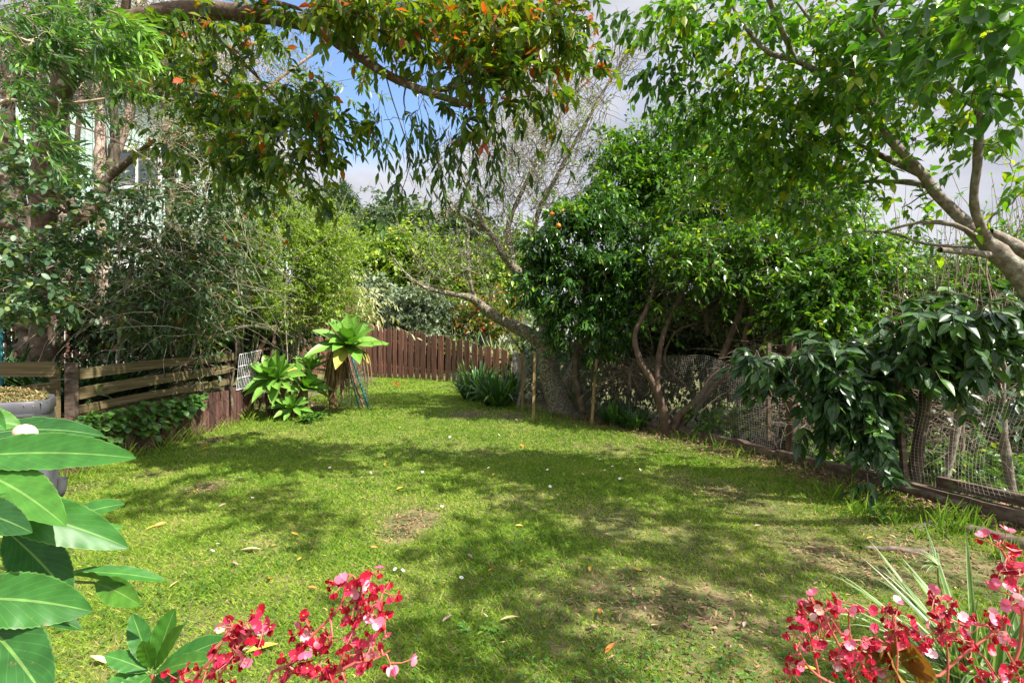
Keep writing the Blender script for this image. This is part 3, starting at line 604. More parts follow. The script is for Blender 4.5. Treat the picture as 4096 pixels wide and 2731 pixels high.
# ------------------------------------------------------------ compost bin
def compost_bin():
    c = V3(-4.55, 4.38, 0); t = thing('compost_bin', 'grey plastic compost bin heaped with clippings below the rail fence', 'compost bin', c)
    def ring(z, hx, hy, n=48, p=6, ripple=0, kx=0.0):
        th = np.linspace(0, 2 * np.pi, n, endpoint=False); cs, sn = np.cos(th), np.sin(th)
        r = (np.abs(cs) ** p + np.abs(sn) ** p) ** (-1 / p) * (1 + ripple * np.cos(th * 16))
        return np.stack([c[0] + hx * r * cs, c[1] + hy * r * sn, z + 0 * th], 1)
    def loft(mb, rings, close=False):
        n = len(rings[0]); V = np.vstack(rings); Q = [[i * n + j, i * n + (j + 1) % n, (i + 1) * n + (j + 1) % n, (i + 1) * n + j] for i in range(len(rings) - 1) for j in range(n)]
        mb.add(V, Q)
    mb = MB()
    R_ = [ring(0, .43, .40), ring(.03, .44, .41), ring(.05, .42, .39, ripple=.015), ring(.35, .405, .375, ripple=.015), ring(.40, .40, .37), ring(.42, .405, .375), ring(.66, .39, .36), ring(.70, .385, .355), ring(.72, .40, .37), ring(.80, .395, .365), ring(.812, .385, .355), ring(.80, .36, .33), ring(.60, .355, .325)]
    loft(mb, R_); t.rotation_euler = (0, 0, RAD(38)); t.scale = (1, 1, 1.1); mb.build('body', M['bin'], t)
    mb = MB(); # raised corner frame panels and painted shade of the hand recess
    for sx, sy, w, nx in ((0, -1, .26, 0),):
        y = c[1] - .385
        for (x0, x1, z0, z1) in ((-.30, .30, .70, .715), (-.30, .30, .44, .455), (-.305, -.29, .44, .71), (.29, .305, .44, .71)):
            mb.box((c[0] + (x0 + x1) / 2, y, (z0 + z1) / 2), (x1 - x0, .016, z1 - z0))
    x = c[0] + .40
    mb.build('panel_rib', M['bin'], t, smooth=False)
    mb = MB(); th = np.linspace(0, np.pi, 12); q = np.stack([c[0] + .04 + .11 * np.cos(th), np.full(12, c[1] - .385), .56 + .07 * np.sin(th)], 1); tubes(mb, q[None], np.full((1, 12), .018), 8); mb.build('handle', M['bin'], t)
    mb = MB(); mb.box((c[0] + .04, c[1] - .372, .57), (.20, .012, .11)); mb.build('recess_shade', plain('bin_recess_shade', (.012, .012, .014), .6), t, smooth=False)  # near-black panel stands in for the shade inside the hand recess
    for (x, z) in ((.255, .62), (.255, .50)):
        mb = MB(); th = np.linspace(0, 1, 3); tubes(mb, np.stack([np.full(3, c[0] + x), c[1] - .37 - th * .03, np.full(3, z)], 1)[None], np.array([[.014, .014, .003]]), 8); mb.build('bolt', M['wire'], t)
    mb = MB(); tubes(mb, catmull([c + V3(.40, -.30, .02), c + V3(.47, -.42, .08), c + V3(.49, -.46, .20)], .03)[None], np.full((1, len(catmull([c + V3(.40, -.30, .02), c + V3(.47, -.42, .08), c + V3(.49, -.46, .20)], .03))), .035), 8); mb.build('foot_strut', M['bin'], t)
    # heap inside
    mb = MB(); rg = np.random.default_rng(9); n = 30; u = np.linspace(-1, 1, n); X, Y = np.meshgrid(u, u, indexing='ij')
    Z = .77 + .12 * np.maximum(0, 1 - (X ** 2 + Y ** 2) * .7) + .012 * rg.normal(size=X.shape)
    i = np.arange(n - 1)[:, None] * n + np.arange(n - 1)[None]; mb.add(np.stack([c[0] + X * .345, c[1] + Y * .32, Z], -1), np.stack([i, i + n, i + n + 1, i + 1], -1), .2)
    m = 3200; x = rg.uniform(-.34, .34, m); y = rg.uniform(-.31, .31, m); a = rg.uniform(0, 6.28, m)
    z = .785 + .12 * np.maximum(0, 1 - ((x / .34) ** 2 + (y / .31) ** 2) * .7)
    ribbons(mb, np.stack([x + c[0], y + c[1], z], 1), np.stack([np.cos(a), np.sin(a), rg.normal(.1, .35, m)], 1), rg.uniform(.03, .09, m), rg.uniform(.002, .007, m), 'mid', droop=.2, tint=rg.random(m))
    o = mb.build('clippings_heap', M['clip'], origin=c + V3(0, 0, .78)); o.rotation_euler = (0, 0, RAD(38)); o.location.z += .08; tag(o, 'heap of dry brown grass clippings filling the grey compost bin', 'clippings')
compost_bin()

# ------------------------------------------------------------ right edging timber and netting
def edging():
    # lower and upper lengths of old timber, with logs
    ys_ = [1.9, 3.3, 4.6, 5.9, 7.3, 8.5]; lab = ['nearest length of dark timber edging under the netting at the right', 'second length of timber edging counting from the right corner, by the netting', 'timber edging length below the glossy big-leaved shrub', 'timber edging length running up to the brown multi-stemmed tree', 'timber edging length past the foot of the brown multi-stemmed tree']
    for i in range(5):
        a, b = ys_[i], ys_[i + 1]; mb = MB(); n = 12; u = np.linspace(a + .01, b - .01, n); rg = np.random.default_rng(i)
        v = []
        off = rg.uniform(-.02, .02)
        for y in u:
            x = float(edge_x(y)) + .06 + off; z = float(gz(x, y)); h = .12 + .008 * rg.normal(); w = .10 + .004 * rg.normal()
            v += [(x - w / 2, y, z - .05), (x + w / 2, y, z - .05), (x + w / 2, y, z + h), (x - w / 2 + .01, y, z + h)]
        Q = [[k * 4 + j, k * 4 + (j + 1) % 4, k * 4 + 4 + (j + 1) % 4, k * 4 + 4 + j] for k in range(n - 1) for j in range(4)] + [[3, 2, 1, 0], [n * 4 - 4, n * 4 - 3, n * 4 - 2, n * 4 - 1]]
        mb.add(v, Q); o = mb.build('edging_timber', M['timber'], origin=(float(edge_x(a)), a, 0), smooth=False); tag(o, lab[i], 'edging')
    # upper rail at the net's foot near the corner
    mb = MB(); mb.beam((4.35, 2.5, .20), (3.75, 4.4, .17), .05, .09); o = mb.build('edging_board', M['timber'], origin=(4.05, 3.4, .16), smooth=False); tag(o, 'dark board laid above the edging at the foot of the netting', 'board')
    for (pts, r, lb) in ((PL((3560, 1990, 4.45), (3700, 2020, 4.2), (3790, 2060, 4.0), (3870, 2080, 3.9)), .03, 'short grey log lying behind the netting foot'),):
        p = np.array(pts); p[:, 2] = .12; A = catmull(p, .05); mb = MB(); tubes(mb, A[None], np.full((1, len(A)), r) * (1 + .06 * np.sin(np.arange(len(A)))), 10); o = mb.build('log', M['root'], origin=p[0]); tag(o, lb, 'log')
edging()
def netting():
    t = thing('wire_netting', 'sagging square-mesh wire netting fence along the right side of the lawn', 'netting', (3.6, 4.4, 0)); rg = np.random.default_rng(4)
    ctr = np.array([(4.95, 1.9), (4.42, 2.6), (4.0, 3.7), (3.48, 5.3), (2.58, 7.5), (1.85, 8.55), (1.28, 9.0), (.38, 10.2), (.18, 10.25), (.12, 11.6), (.10, 13.4), (.05, 15.2)])
    A = catmull(np.hstack([ctr, np.zeros((len(ctr), 1))]), .02); s_ = np.concatenate([[0], np.cumsum(np.linalg.norm(np.diff(A[:, :2], axis=0), axis=1))])
    sp = .032; S = np.arange(0, s_[-1], sp); X = np.interp(S, s_, A[:, 0]); Y = np.interp(S, s_, A[:, 1])
    hgt = np.interp(Y, [1.9, 3.2, 3.9, 4.6, 5.6, 7.2, 8.4, 10.2, 15], [1.0, .98, 1.0, .98, 1.0, 1.14, 1.12, 1.14, 1.05]) + .03 * np.sin(S * 2.3) + .015 * np.sin(S * 6)
    nrow = 34; u = np.linspace(0, 1, nrow); z0 = gz(X, Y) + .02
    Z = z0[:, None] + hgt[:, None] * u[None]
    wob = (.05 * np.sin(S * 1.9 + 1)[:, None] * np.sin(u * 3.0)[None] + .035 * np.sin(S[:, None] * 4.3 + u[None] * 3) + .02 * np.sin(S[:, None] * 9 + u[None] * 7)) * 1.2
    nx = np.gradient(Y); ny = -np.gradient(X); nn = np.hypot(nx, ny); nx, ny = nx / nn, ny / nn
    Px = X[:, None] + nx[:, None] * wob + .04 * np.sin(u * 5 + S[:, None]); Py = Y[:, None] + ny[:, None] * wob; Z = Z + .012 * np.sin(S[:, None] * 5 + u[None] * 4)
    G3 = np.stack([Px, Py, Z], -1)
    mb = MB(); r = .0012
    sub = G3[:, ::3]; rr = np.broadcast_to((r * np.maximum(1, Y / 9))[:, None], sub.shape[:2])
    tubes(mb, sub, rr, 3)
    H_ = np.transpose(G3, (1, 0, 2)); L_ = (len(S) // 8) * 8; H_ = H_[:, :L_ + 1:2] if H_.shape[1] > L_ else H_[:, ::2]
    rr = np.broadcast_to(np.interp(H_[:, :, 1], [0, 8, 15], [r, r, r * 1.6]), H_.shape[:2]); tubes(mb, H_, rr, 3)
    mb.build('net', M['wire_net'], t)
    for (px, py, top, lean) in ((2090, 1643, 1412, 0), (2132, 1690, 1405, 8), (2365, 1697, 1435, 20)):
        q = G(px, py); tp = P(px + lean, top, q[1]); mb = MB(); mb.beam(q - V3(0, 0, .05), tp, .045, .045, up=V3(0, 1, 0)); mb.build('post', M['post'], t, smooth=False)
    for (a, b) in ((P(3075, 1760, 5.9), P(3075, 1370, 5.9)), (P(3620, 1930, 4.45), P(3590, 1500, 4.5))):
        mb = MB(); mb.beam(a, b, .04, .04, up=V3(0, 1, 0)); mb.build('post', M['timber'], t, smooth=False)
netting()

# ------------------------------------------------------------ white house
def house():
    t = thing('house', 'two-storey white weatherboard house glimpsed through the trees on the left', 'house', (-11.6, 15, .8))
    x0, x1, y0, y1 = -17.5, -9.3, 14.2, 21; zb, zm, zt = .6, 4.3, 8.3
    mb = MB(); z = zb
    while z < zm:      # lapped boards on the two faces that show
        mb.box(((x0 + x1) / 2, y0 - .012, z + .085), (x1 - x0, .03, .16)); mb.box((x1 + .012, (y0 + y1) / 2, z + .085), (.03, y1 - y0, .16)); z += .172
    mb.box(((x0 + x1) / 2, (y0 + y1) / 2 + .03, (zb + zm) / 2), (x1 - x0 - .06, y1 - y0 - .06, zm - zb)); mb.build('wall', M['weatherboard'], t, smooth=False)
    mb = MB(); mb.box(((x0 + x1) / 2, (y0 + y1) / 2, (zm + zt) / 2 + .01), (x1 - x0 - .1, y1 - y0 - .1, zt - zm))
    x = x0 + .1
    while x < x1: mb.box((x, y0 + .035, (zm + zt) / 2), (.03, .03, zt - zm - .02)); x += .22
    y = y0 + .1
    while y < y1: mb.box((x1 - .035, y, (zm + zt) / 2), (.03, .03, zt - zm - .02)); y += .22
    mb.build('upper_wall', M['mint'], t, smooth=False)
    mb = MB(); xm = (x0 + x1) / 2; e = .5
    mb.add([(x0 - e, y0 - e, zt), (xm, y0 - e, zt + 1.9), (xm, y1 + e, zt + 1.9), (x0 - e, y1 + e, zt), (x1 + e, y0 - e, zt), (x1 + e, y1 + e, zt), (x0 - e, y0 - e, zt + .1), (xm, y0 - e, zt + 2.0), (xm, y1 + e, zt + 2.0), (x0 - e, y1 + e, zt + .1), (x1 + e, y0 - e, zt + .1), (x1 + e, y1 + e, zt + .1)],
           [[0, 1, 2, 3], [1, 4, 5, 2], [6, 9, 8, 7], [7, 8, 11, 10], [0, 6, 7, 1], [1, 7, 10, 4], [4, 10, 11, 5], [3, 9, 6, 0]])
    mb.add([(x0, y0 + .02, zt), (x1, y0 + .02, zt), (xm, y0 + .02, zt + 1.85), (xm, y0 + .02, zt + 1.85)], [[0, 1, 2, 3]]); mb.build('roof', M['roof'], t, smooth=False)
    for (cx_, cz_, w, h) in ((-12.9, 5.2, 1.2, 1.2), (-10.5, 2.9, 1.5, 1.2), (-13.1, 2.9, 1.2, 1.1), (-10.6, 6.3, 1.3, 1.1)):
        f = MB()
        for (dx, dz, sx, sz) in ((0, h / 2, w + .16, .08), (0, -h / 2, w + .2, .08), (-w / 2, 0, .08, h - .08), (w / 2, 0, .08, h - .08), (0, 0, .05, h - .08)): f.box((cx_ + dx, y0 - .06, cz_ + dz), (sx, .07, sz))
        fo = f.build('window', M['trimw'], t, smooth=False); g_ = MB(); g_.box((cx_, y0 - .045, cz_), (w - .08, .03, h - .08)); g_.build('pane', M['glass'], fo, smooth=False)
    mb = MB(); mb.box((x1 - .0, y0 - .05, (zb + zm) / 2), (.12, .12, zm - zb)); mb.box(((x0 + x1) / 2, y0 - .05, zm), (x1 - x0 + .1, .1, .2)); mb.build('trim_board', M['trimw'], t, smooth=False)
house()
def far_house():
    t = thing('house', 'grey-roofed low house just visible between the shrubs beyond the end fence', 'house', (-.6, 33, .5)); mb = MB()
    mb.box((.4, 34, 2.0), (7, 5, 3.4)); mb.build('wall', M['weatherboard'], t, smooth=False)
    mb = MB(); mb.add([(-3.6, 31, 3.7), (4.4, 31, 3.7), (4.4, 34, 4.9), (-3.6, 34, 4.9), (4.4, 37, 3.7), (-3.6, 37, 3.7)], [[0, 1, 2, 3], [3, 2, 4, 5]]); mb.build('roof', M['roof'], t, smooth=False)
    f = MB(); f.box((-1.0, 31.46, 2.6), (1.6, .06, 1.1)); fo = f.build('window', M['trimw'], t, smooth=False); g_ = MB(); g_.box((-1.0, 31.42, 2.6), (1.4, .05, .9)); g_.build('pane', M['glass'], fo, smooth=False)
far_house()

# ------------------------------------------------------------ unseen leaf clumps added to the tall crowns, placed to dapple the lawn
def shade_pts(spec, n, rg, z0=4.6, z1=5.6):
    out = []
    for (px, py, rx, ry) in spec:
        m = max(2, int(n * rx * ry / 60000)); 
        for _ in range(m):
            a = rg.uniform(0, 6.28); q = rg.random() ** .5
            g_ = G(px + rx * q * math.cos(a), py + ry * q * math.sin(a)); z = rg.uniform(z0, z1); out.append(g_ + SUND * (z / SUND[2]))
    return np.array(out)

# ------------------------------------------------------------ the tree with the long limb overhead
def overhang_tree():
    T = Tree('overhanging_tree', 'large tree whose thick brown limb arches overhead, with drooping narrow leaves and orange new growth', 'tree', (-6.2, 6.6, .7), M['bark_smooth'], M['leaf_over'], seed=21)
    T.limb([V3(-6.2, 6.6, .6), V3(-6.1, 6.5, 1.6), V3(-5.9, 6.3, 2.6), P(190, 640, 6.0), P(260, 330, 5.6), P(480, 118, 5.1), P(600, 66, 5.0), P(760, 42, 4.9), P(1000, 55, 4.8), P(1180, 85, 4.7), P(1270, 112, 4.65), P(1340, 165, 4.6), P(1450, 235, 4.5), P(1560, 305, 4.45), P(1690, 362, 4.4), P(1790, 395, 4.3), P(1880, 425, 4.2)],
           [.15, .14, .13, .12, .11, .098, .092, .085, .078, .072, .066, .052, .044, .038, .034, .028, .018], k=12, rough=.03)
    T.limb(PL((1255, 98, 4.68), (1340, 100, 4.7), (1440, 130, 4.75), (1600, 200, 4.8), (1720, 235, 4.8), (1850, 215, 4.7), (2000, 150, 4.6), (2150, 60, 4.5)), [.042, .036, .032, .026, .022, .02, .016, .01], k=8, rough=.03)
    T.limb(PL((1700, 366, 4.4), (1790, 355, 4.4), (1880, 330, 4.5), (1960, 290, 4.5), (2100, 230, 4.5), (2230, 140, 4.4)), [.026, .024, .022, .018, .014, .01], k=7, rough=.03)
    T.limb(PL((1000, 45, 4.8), (1060, 12, 4.8), (1140, 20, 4.8), (1220, 45, 4.8)), [.035, .03, .022, .012], k=7)
    T.limb(PL((500, 110, 5.1), (505, 10, 5.0), (540, -200, 4.9), (700, -500, 4.8)), [.05, .045, .04, .03], k=8)
    T.limb(PL((760, 60, 4.9), (860, 140, 4.9), (950, 230, 5.0), (1050, 330, 5.0), (1130, 430, 5.0), (1180, 560, 4.9)), [.022, .02, .018, .014, .011, .006], k=6)
    T.limb(PL((510, 120, 5.1), (640, 260, 5.2), (760, 400, 5.3), (870, 520, 5.3), (990, 610, 5.2), (1060, 700, 5.1)), [.025, .022, .018, .014, .01, .006], k=6)
    T.limb([P(190, 640, 6.0), P(330, 880, 6.1), P(430, 720, 6.2), P(520, 640, 6.1), P(620, 560, 6)][::1], [.08, .07, .055, .04, .02], k=9)
    T.limb(PL((540, -200, 4.9), (1100, -420, 4.3), (1700, -520, 3.8), (2300, -700, 3.6)), [.04, .035, .03, .02], k=7)
    B = [(1330, 40, 4.7, 330, 60, .8, 1.1), (1700, 60, 4.6, 330, 90, .9, 1.5), (2080, 90, 4.6, 260, 110, .8, 1.5), (2250, 260, 4.5, 150, 120, .6, 1.3), (2020, 300, 4.4, 230, 110, .6, 1.2), (1800, 250, 4.4, 180, 90, .6, .9),
         (1500, 200, 4.7, 150, 60, .7, .45), (1250, 430, 4.7, 170, 90, .6, .9), (1170, 580, 4.8, 210, 120, .6, 2.0), (1340, 590, 4.6, 90, 80, .5, .8), (1500, 480, 4.6, 130, 70, .5, .45),
         (1850, 480, 4.3, 180, 80, .5, .8), (950, 420, 5.1, 220, 180, .7, 1.0), (700, 330, 5.3, 260, 200, .8, .8), (850, 120, 5.0, 330, 120, .8, 1.0), (950, 660, 5.3, 180, 120, .7, 1.0), (1190, 760, 5.0, 120, 90, .5, .9), (620, 540, 5.6, 180, 110, .6, .3)]
    T.grow(blob(T.rg, B, 330), r_end=.004, taper=.012, rise=.10, bend=.10)
    tips, tdir = T.tips, T.tdir; up = tips[:, 2] > P(0, 330, 4.5)[2]; rt = tips[:, 0] > P(1300, 0, 4.6)[0]
    a = up & rt
    kw = dict(length=(.12, .32), droop=.3, spread=.8, r=.0028, L=(.07, .125), wr=.22, hang=.5, off=.06, upb=.1)
    T.sprays(520, leaves=10, tint=(.62, .17), anchors=tips[a], dirs=tdir[a], **kw)
    T.sprays(170, leaves=6, tint=(.86, .12), anchors=tips[a], dirs=tdir[a], length=(.1, .25), droop=.1, spread=.7, L=(.04, .08), wr=.14, hang=-.1, upb=.8, off=.06, whorl=True)
    b = ~a
    T.sprays(540, leaves=9, tint=(.46, .20), anchors=tips[b], dirs=tdir[b], **kw)
    T.sprays(40, leaves=6, tint=(.82, .12), anchors=tips[b], dirs=tdir[b], length=(.1, .2), droop=.1, L=(.05, .09), wr=.15, hang=.2, whorl=True)
    # trailing sprays that hang into the sky gap
    dr = PL((1480, 420, 4.5), (1560, 430, 4.5), (1640, 450, 4.5), (1760, 520, 4.4), (1850, 560, 4.4), (1930, 520, 4.4), (1700, 460, 4.5), (1990, 470, 4.4), (2120, 380, 4.4), (2260, 380, 4.4))
    T.sprays(34, leaves=9, tint=(.30, .12), anchors=np.array(dr), dirs=np.tile(V3(.1, 0, -1), (len(dr), 1)), length=(.25, .55), droop=.35, spread=.32, out=1.0, upb=0, L=(.08, .125), wr=.17, hang=.9, off=.07, start=.35)
    ln = PL((1500, 480, 4.5), (1560, 640, 4.4), (1560, 800, 4.35)); T.limb(PL((1545, 310, 4.45), (1570, 400, 4.45), (1610, 520, 4.4), (1640, 640, 4.4), (1600, 780, 4.35), (1545, 860, 4.35)), [.006, .005, .005, .004, .003, .002], k=4)
    T.sprays(9, leaves=5, tint=(.3, .1), anchors=np.array(PL((1620, 600, 4.4), (1570, 700, 4.4), (1610, 720, 4.4), (1550, 850, 4.35))), dirs=np.tile(V3(0, 0, -1), (4, 1)), length=(.1, .25), out=.8, spread=.5, L=(.08, .12), wr=.2, hang=1.0, upb=0)
    # unseen clumps added to the crown, placed to shade the lawn and bank
    sp = shade_pts([(500, 1720, 300, 60), (800, 1640, 160, 50), (350, 1850, 200, 80), (650, 1900, 330, 90), (1000, 1980, 220, 90), (1300, 1830, 230, 60), (1000, 1760, 150, 30), (1200, 2100, 220, 60), (700, 2050, 260, 60)], 14, T.rg)
    T.grow(sp, r_end=.005, taper=.006, maxr=.03)
    T.sprays(len(sp) * 10, leaves=11, tint=(.5, .2), length=(.2, .45), spread=.9, L=(.08, .13), wr=.18, hang=.5, off=.12)
    return T.done()
overhang_tree()

# ------------------------------------------------------------ big right-hand tree
def right_tree():
    T = Tree('spreading_tree', 'big tree leaning in from the right edge with pale grey limbs and pointed leaves', 'tree', (4.75, 3.1, 0), M['bark_grey'], M['leaf_ficus'], seed=33)
    T.limb([V3(4.75, 3.1, -.1), V3(4.55, 3.25, .9), V3(4.3, 3.4, 1.35)] + PL((4200, 1235, 3.62), (4096, 1110, 3.65), (3990, 1010, 3.7), (3930, 960, 3.75), (3850, 880, 3.8), (3760, 790, 3.85), (3690, 700, 3.9), (3590, 590, 3.95), (3500, 490, 4.0), (3400, 400, 4.05), (3300, 310, 4.1), (3180, 240, 4.15), (3080, 215, 4.2), (2990, 120, 4.3), (2930, 20, 4.4), (2900, -100, 4.5)),
           np.array([.16, .13, .11, .092, .080, .072, .058, .048, .043, .040, .037, .034, .032, .030, .026, .023, .02, .017, .013]) * .88, k=12, rough=.06)
    T.limb(PL((3965, 1000, 3.72), (3935, 930, 3.65), (3905, 860, 3.6), (3895, 780, 3.55), (3912, 620, 3.5), (3915, 450, 3.45), (3900, 380, 3.4), (3960, 250, 3.3), (4080, 140, 3.2)), [.042, .034, .029, .027, .026, .025, .022, .016, .01], k=10, rough=.06)
    T.limb([V3(4.5, 3.3, 1.1)] + PL((4200, 1060, 3.9), (4096, 1010, 3.95), (4010, 955, 4.0), (3960, 930, 4.0)), [.07, .06, .055, .045, .03], k=9)
    T.limb(PL((3690, 700, 3.9), (3560, 640, 4.1), (3480, 600, 4.3), (3380, 545, 4.4)), [.03, .026, .02, .014], k=7)
    T.limb(PL((3720, 745, 3.9), (3640, 730, 4.1), (3520, 725, 4.3), (3440, 730, 4.5), (3300, 760, 4.6)), [.028, .024, .02, .014, .008], k=7)
    T.limb(PL((3930, 962, 3.75), (3820, 900, 3.7), (3680, 890, 3.8), (3540, 925, 3.9)), [.02, .018, .013, .008], k=6)
    T.limb(PL((3960, 1020, 3.7), (3880, 1010, 3.6), (3760, 1000, 3.5)), [.028, .024, .02], k=7)
    T.limb(PL((3900, 990, 3.7), (3700, 975, 3.8), (3560, 930, 3.9), (3400, 935, 4.0), (3200, 1010, 4.2)), [.012, .011, .009, .007, .005], k=5)
    T.limb(PL((3560, 560, 4.0), (3480, 400, 4.1), (3350, 240, 4.2), (3240, 80, 4.3), (3180, 0, 4.3)), [.02, .018, .016, .013, .01], k=7)
    T.limb(PL((3915, 430, 3.45), (3820, 370, 3.4), (3700, 300, 3.3), (3560, 180, 3.3), (3480, 60, 3.2)), [.022, .018, .016, .012, .008], k=7)
    T.limb(PL((3400, 400, 4.05), (3420, 260, 3.9), (3480, 100, 3.7), (3600, -200, 3.3), (3700, -700, 2.9)), [.03, .028, .026, .022, .016], k=7)
    T.limb(PL((3180, 240, 4.15), (3060, -60, 3.8), (3000, -500, 3.4), (2900, -1000, 3.1)), [.022, .022, .018, .012], k=7)
    T.limb([V3(4.4, 3.35, 1.25), V3(4.5, 2.9, 2.4), V3(4.2, 2.4, 3.6), V3(3.4, 2.2, 4.6)], [.09, .08, .06, .04], k=9)
    B = [(2800, 90, 4.5, 260, 110, .6, 1.1), (3050, 120, 4.3, 230, 140, .6, 1.1), (3300, 160, 4.1, 230, 170, .6, 1.2), (3550, 150, 3.8, 230, 170, .6, 1.3), (3800, 160, 3.3, 230, 170, .5, 1.2), (4010, 100, 3.0, 150, 150, .4, 1.1),
         (3000, 330, 4.4, 200, 110, .5, 1.1), (3250, 430, 4.3, 220, 150, .5, 1.3), (3500, 380, 4.0, 200, 130, .5, 1.1), (3100, 560, 4.5, 240, 120, .5, 1.4), (3350, 640, 4.4, 200, 110, .5, 1.3), (3030, 720, 4.6, 240, 130, .5, 1.1),
         (2780, 330, 4.6, 110, 90, .4, .5), (2880, 400, 4.5, 120, 100, .4, .8), (3690, 520, 3.9, 110, 130, .4, .5), (3820, 560, 3.6, 130, 160, .4, .45), (4030, 480, 3.4, 90, 160, .4, .5), (3560, 790, 4.2, 140, 60, .4, .5), (3750, 800, 3.9, 110, 80, .4, .25), (4050, 720, 3.5, 60, 120, .3, .3), (2600, 60, 4.6, 90, 60, .3, .35), (3250, 850, 4.5, 200, 90, .4, .8)]
    T.grow(blob(T.rg, B, 380), r_end=.004, taper=.010, rise=.06, bend=.10)
    T.sprays(960, leaves=9, tint=(.62, .22), length=(.16, .38), droop=.3, spread=.85, r=.0024, L=(.055, .10), wr=.27, prof='ovate', hang=.45, off=.06, upb=.05, ldroop=.15)
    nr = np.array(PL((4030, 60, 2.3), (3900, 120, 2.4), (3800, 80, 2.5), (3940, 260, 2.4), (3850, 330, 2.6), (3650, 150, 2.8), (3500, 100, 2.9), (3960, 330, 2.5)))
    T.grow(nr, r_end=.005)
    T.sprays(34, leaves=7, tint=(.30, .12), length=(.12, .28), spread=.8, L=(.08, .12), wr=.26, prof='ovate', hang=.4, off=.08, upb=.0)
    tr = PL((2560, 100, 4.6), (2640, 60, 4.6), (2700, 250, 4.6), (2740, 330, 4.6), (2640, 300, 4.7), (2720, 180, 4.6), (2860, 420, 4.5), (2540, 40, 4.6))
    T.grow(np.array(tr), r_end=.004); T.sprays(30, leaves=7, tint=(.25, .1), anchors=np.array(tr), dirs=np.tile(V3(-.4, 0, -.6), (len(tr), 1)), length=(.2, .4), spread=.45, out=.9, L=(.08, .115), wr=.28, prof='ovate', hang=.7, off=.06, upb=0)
    sp = shade_pts([(1950, 1960, 280, 70), (2300, 1880, 420, 90), (2650, 2010, 330, 70), (2050, 2130, 130, 130), (1850, 2290, 260, 50), (2480, 2330, 330, 40), (1980, 2560, 330, 70), (3000, 2120, 300, 40), (3000, 2330, 300, 35), (3500, 2240, 330, 22), (2300, 2150, 260, 60), (3250, 2600, 300, 60), (2650, 2200, 260, 40)], 15, T.rg)  # unseen clumps added out of frame so their shade falls on these lawn patches
    T.grow(sp, r_end=.006, taper=.006, maxr=.03)
    T.sprays(int(len(sp) * 8), leaves=10, tint=(.5, .2), length=(.2, .45), spread=.9, L=(.07, .11), wr=.30, prof='ovate', hang=.4, off=.14)
    return T.done()
right_tree()

# ------------------------------------------------------------ bottlebrush close by at top left
def bottlebrush():
    T = Tree('bottlebrush', 'bottlebrush shrub close by at upper left with narrow bright green leaves', 'shrub', (-3.1, 2.3, 0), M['bark_pale'], M['leaf_brush'], seed=41)
    T.limb([V3(-3.1, 2.3, 0), V3(-3.0, 2.35, 1.2), V3(-2.85, 2.4, 2.1), V3(-2.75, 2.4, 2.9), V3(-2.6, 2.5, 3.4)], [.06, .05, .045, .035, .02], k=9)
    T.limb([V3(-2.85, 2.4, 2.1)] + PL((-60, 390, 2.4), (160, 400, 2.4), (300, 412, 2.4), (420, 395, 2.4)), [.02, .009, .008, .007, .005], k=6)
    T.limb([V3(-2.75, 2.4, 2.9)] + PL((0, 130, 2.3), (110, 165, 2.3), (300, 200, 2.3), (450, 230, 2.3)), [.018, .008, .006, .005, .003], k=6)
    T.limb([V3(-2.85, 2.4, 2.3)] + PL((30, 400, 2.2), (150, 450, 2.2), (300, 500, 2.25), (460, 560, 2.3), (600, 640, 2.4)), [.014, .007, .006, .005, .004, .003], k=5)
    B = [(90, 90, 2.4, 170, 100, .3, 1.5), (300, 60, 2.4, 150, 70, .3, 1.2), (330, 150, 2.3, 130, 70, .3, 1.4), (130, 230, 2.4, 150, 90, .3, 1.0), (330, 220, 2.3, 120, 50, .2, 1.4), (60, 330, 2.3, 90, 110, .3, 1.4), (250, 360, 2.3, 110, 60, .25, .6), (110, 500, 2.2, 100, 70, .2, 1.0), (210, 590, 2.2, 70, 50, .2, .8), (200, 0, 2.5, 250, 60, .3, 1.0)]
    T.grow(blob(T.rg, B, 95), r_end=.0022, taper=.005, rise=.03, bend=.08, maxr=.008)
    rt = np.tile(V3(.9, 0, -.28), (len(T.tips), 1))
    T.sprays(150, leaves=16, tint=(.45, .24), dirs=rt, length=(.08, .2), droop=.1, spread=.42, out=1.0, r=.0018, L=(.052, .085), wr=.085, hang=.05, off=.03, upb=0, ldroop=.05, fold=.3, side=.55)
    tp = np.array(PL((380, 120, 2.2), (430, 190, 2.2), (360, 210, 2.2), (470, 110, 2.2)))
    T.sprays(26, leaves=18, tint=(.88, .12), anchors=tp, dirs=np.tile(V3(.9, 0, -.35), (4, 1)), length=(.10, .18), droop=.1, spread=.2, out=1.0, L=(.055, .08), wr=.1, hang=.05, off=.04, upb=0, side=.5)
    T.grow(tp, r_end=.0022)
    return T.done()
bottlebrush()

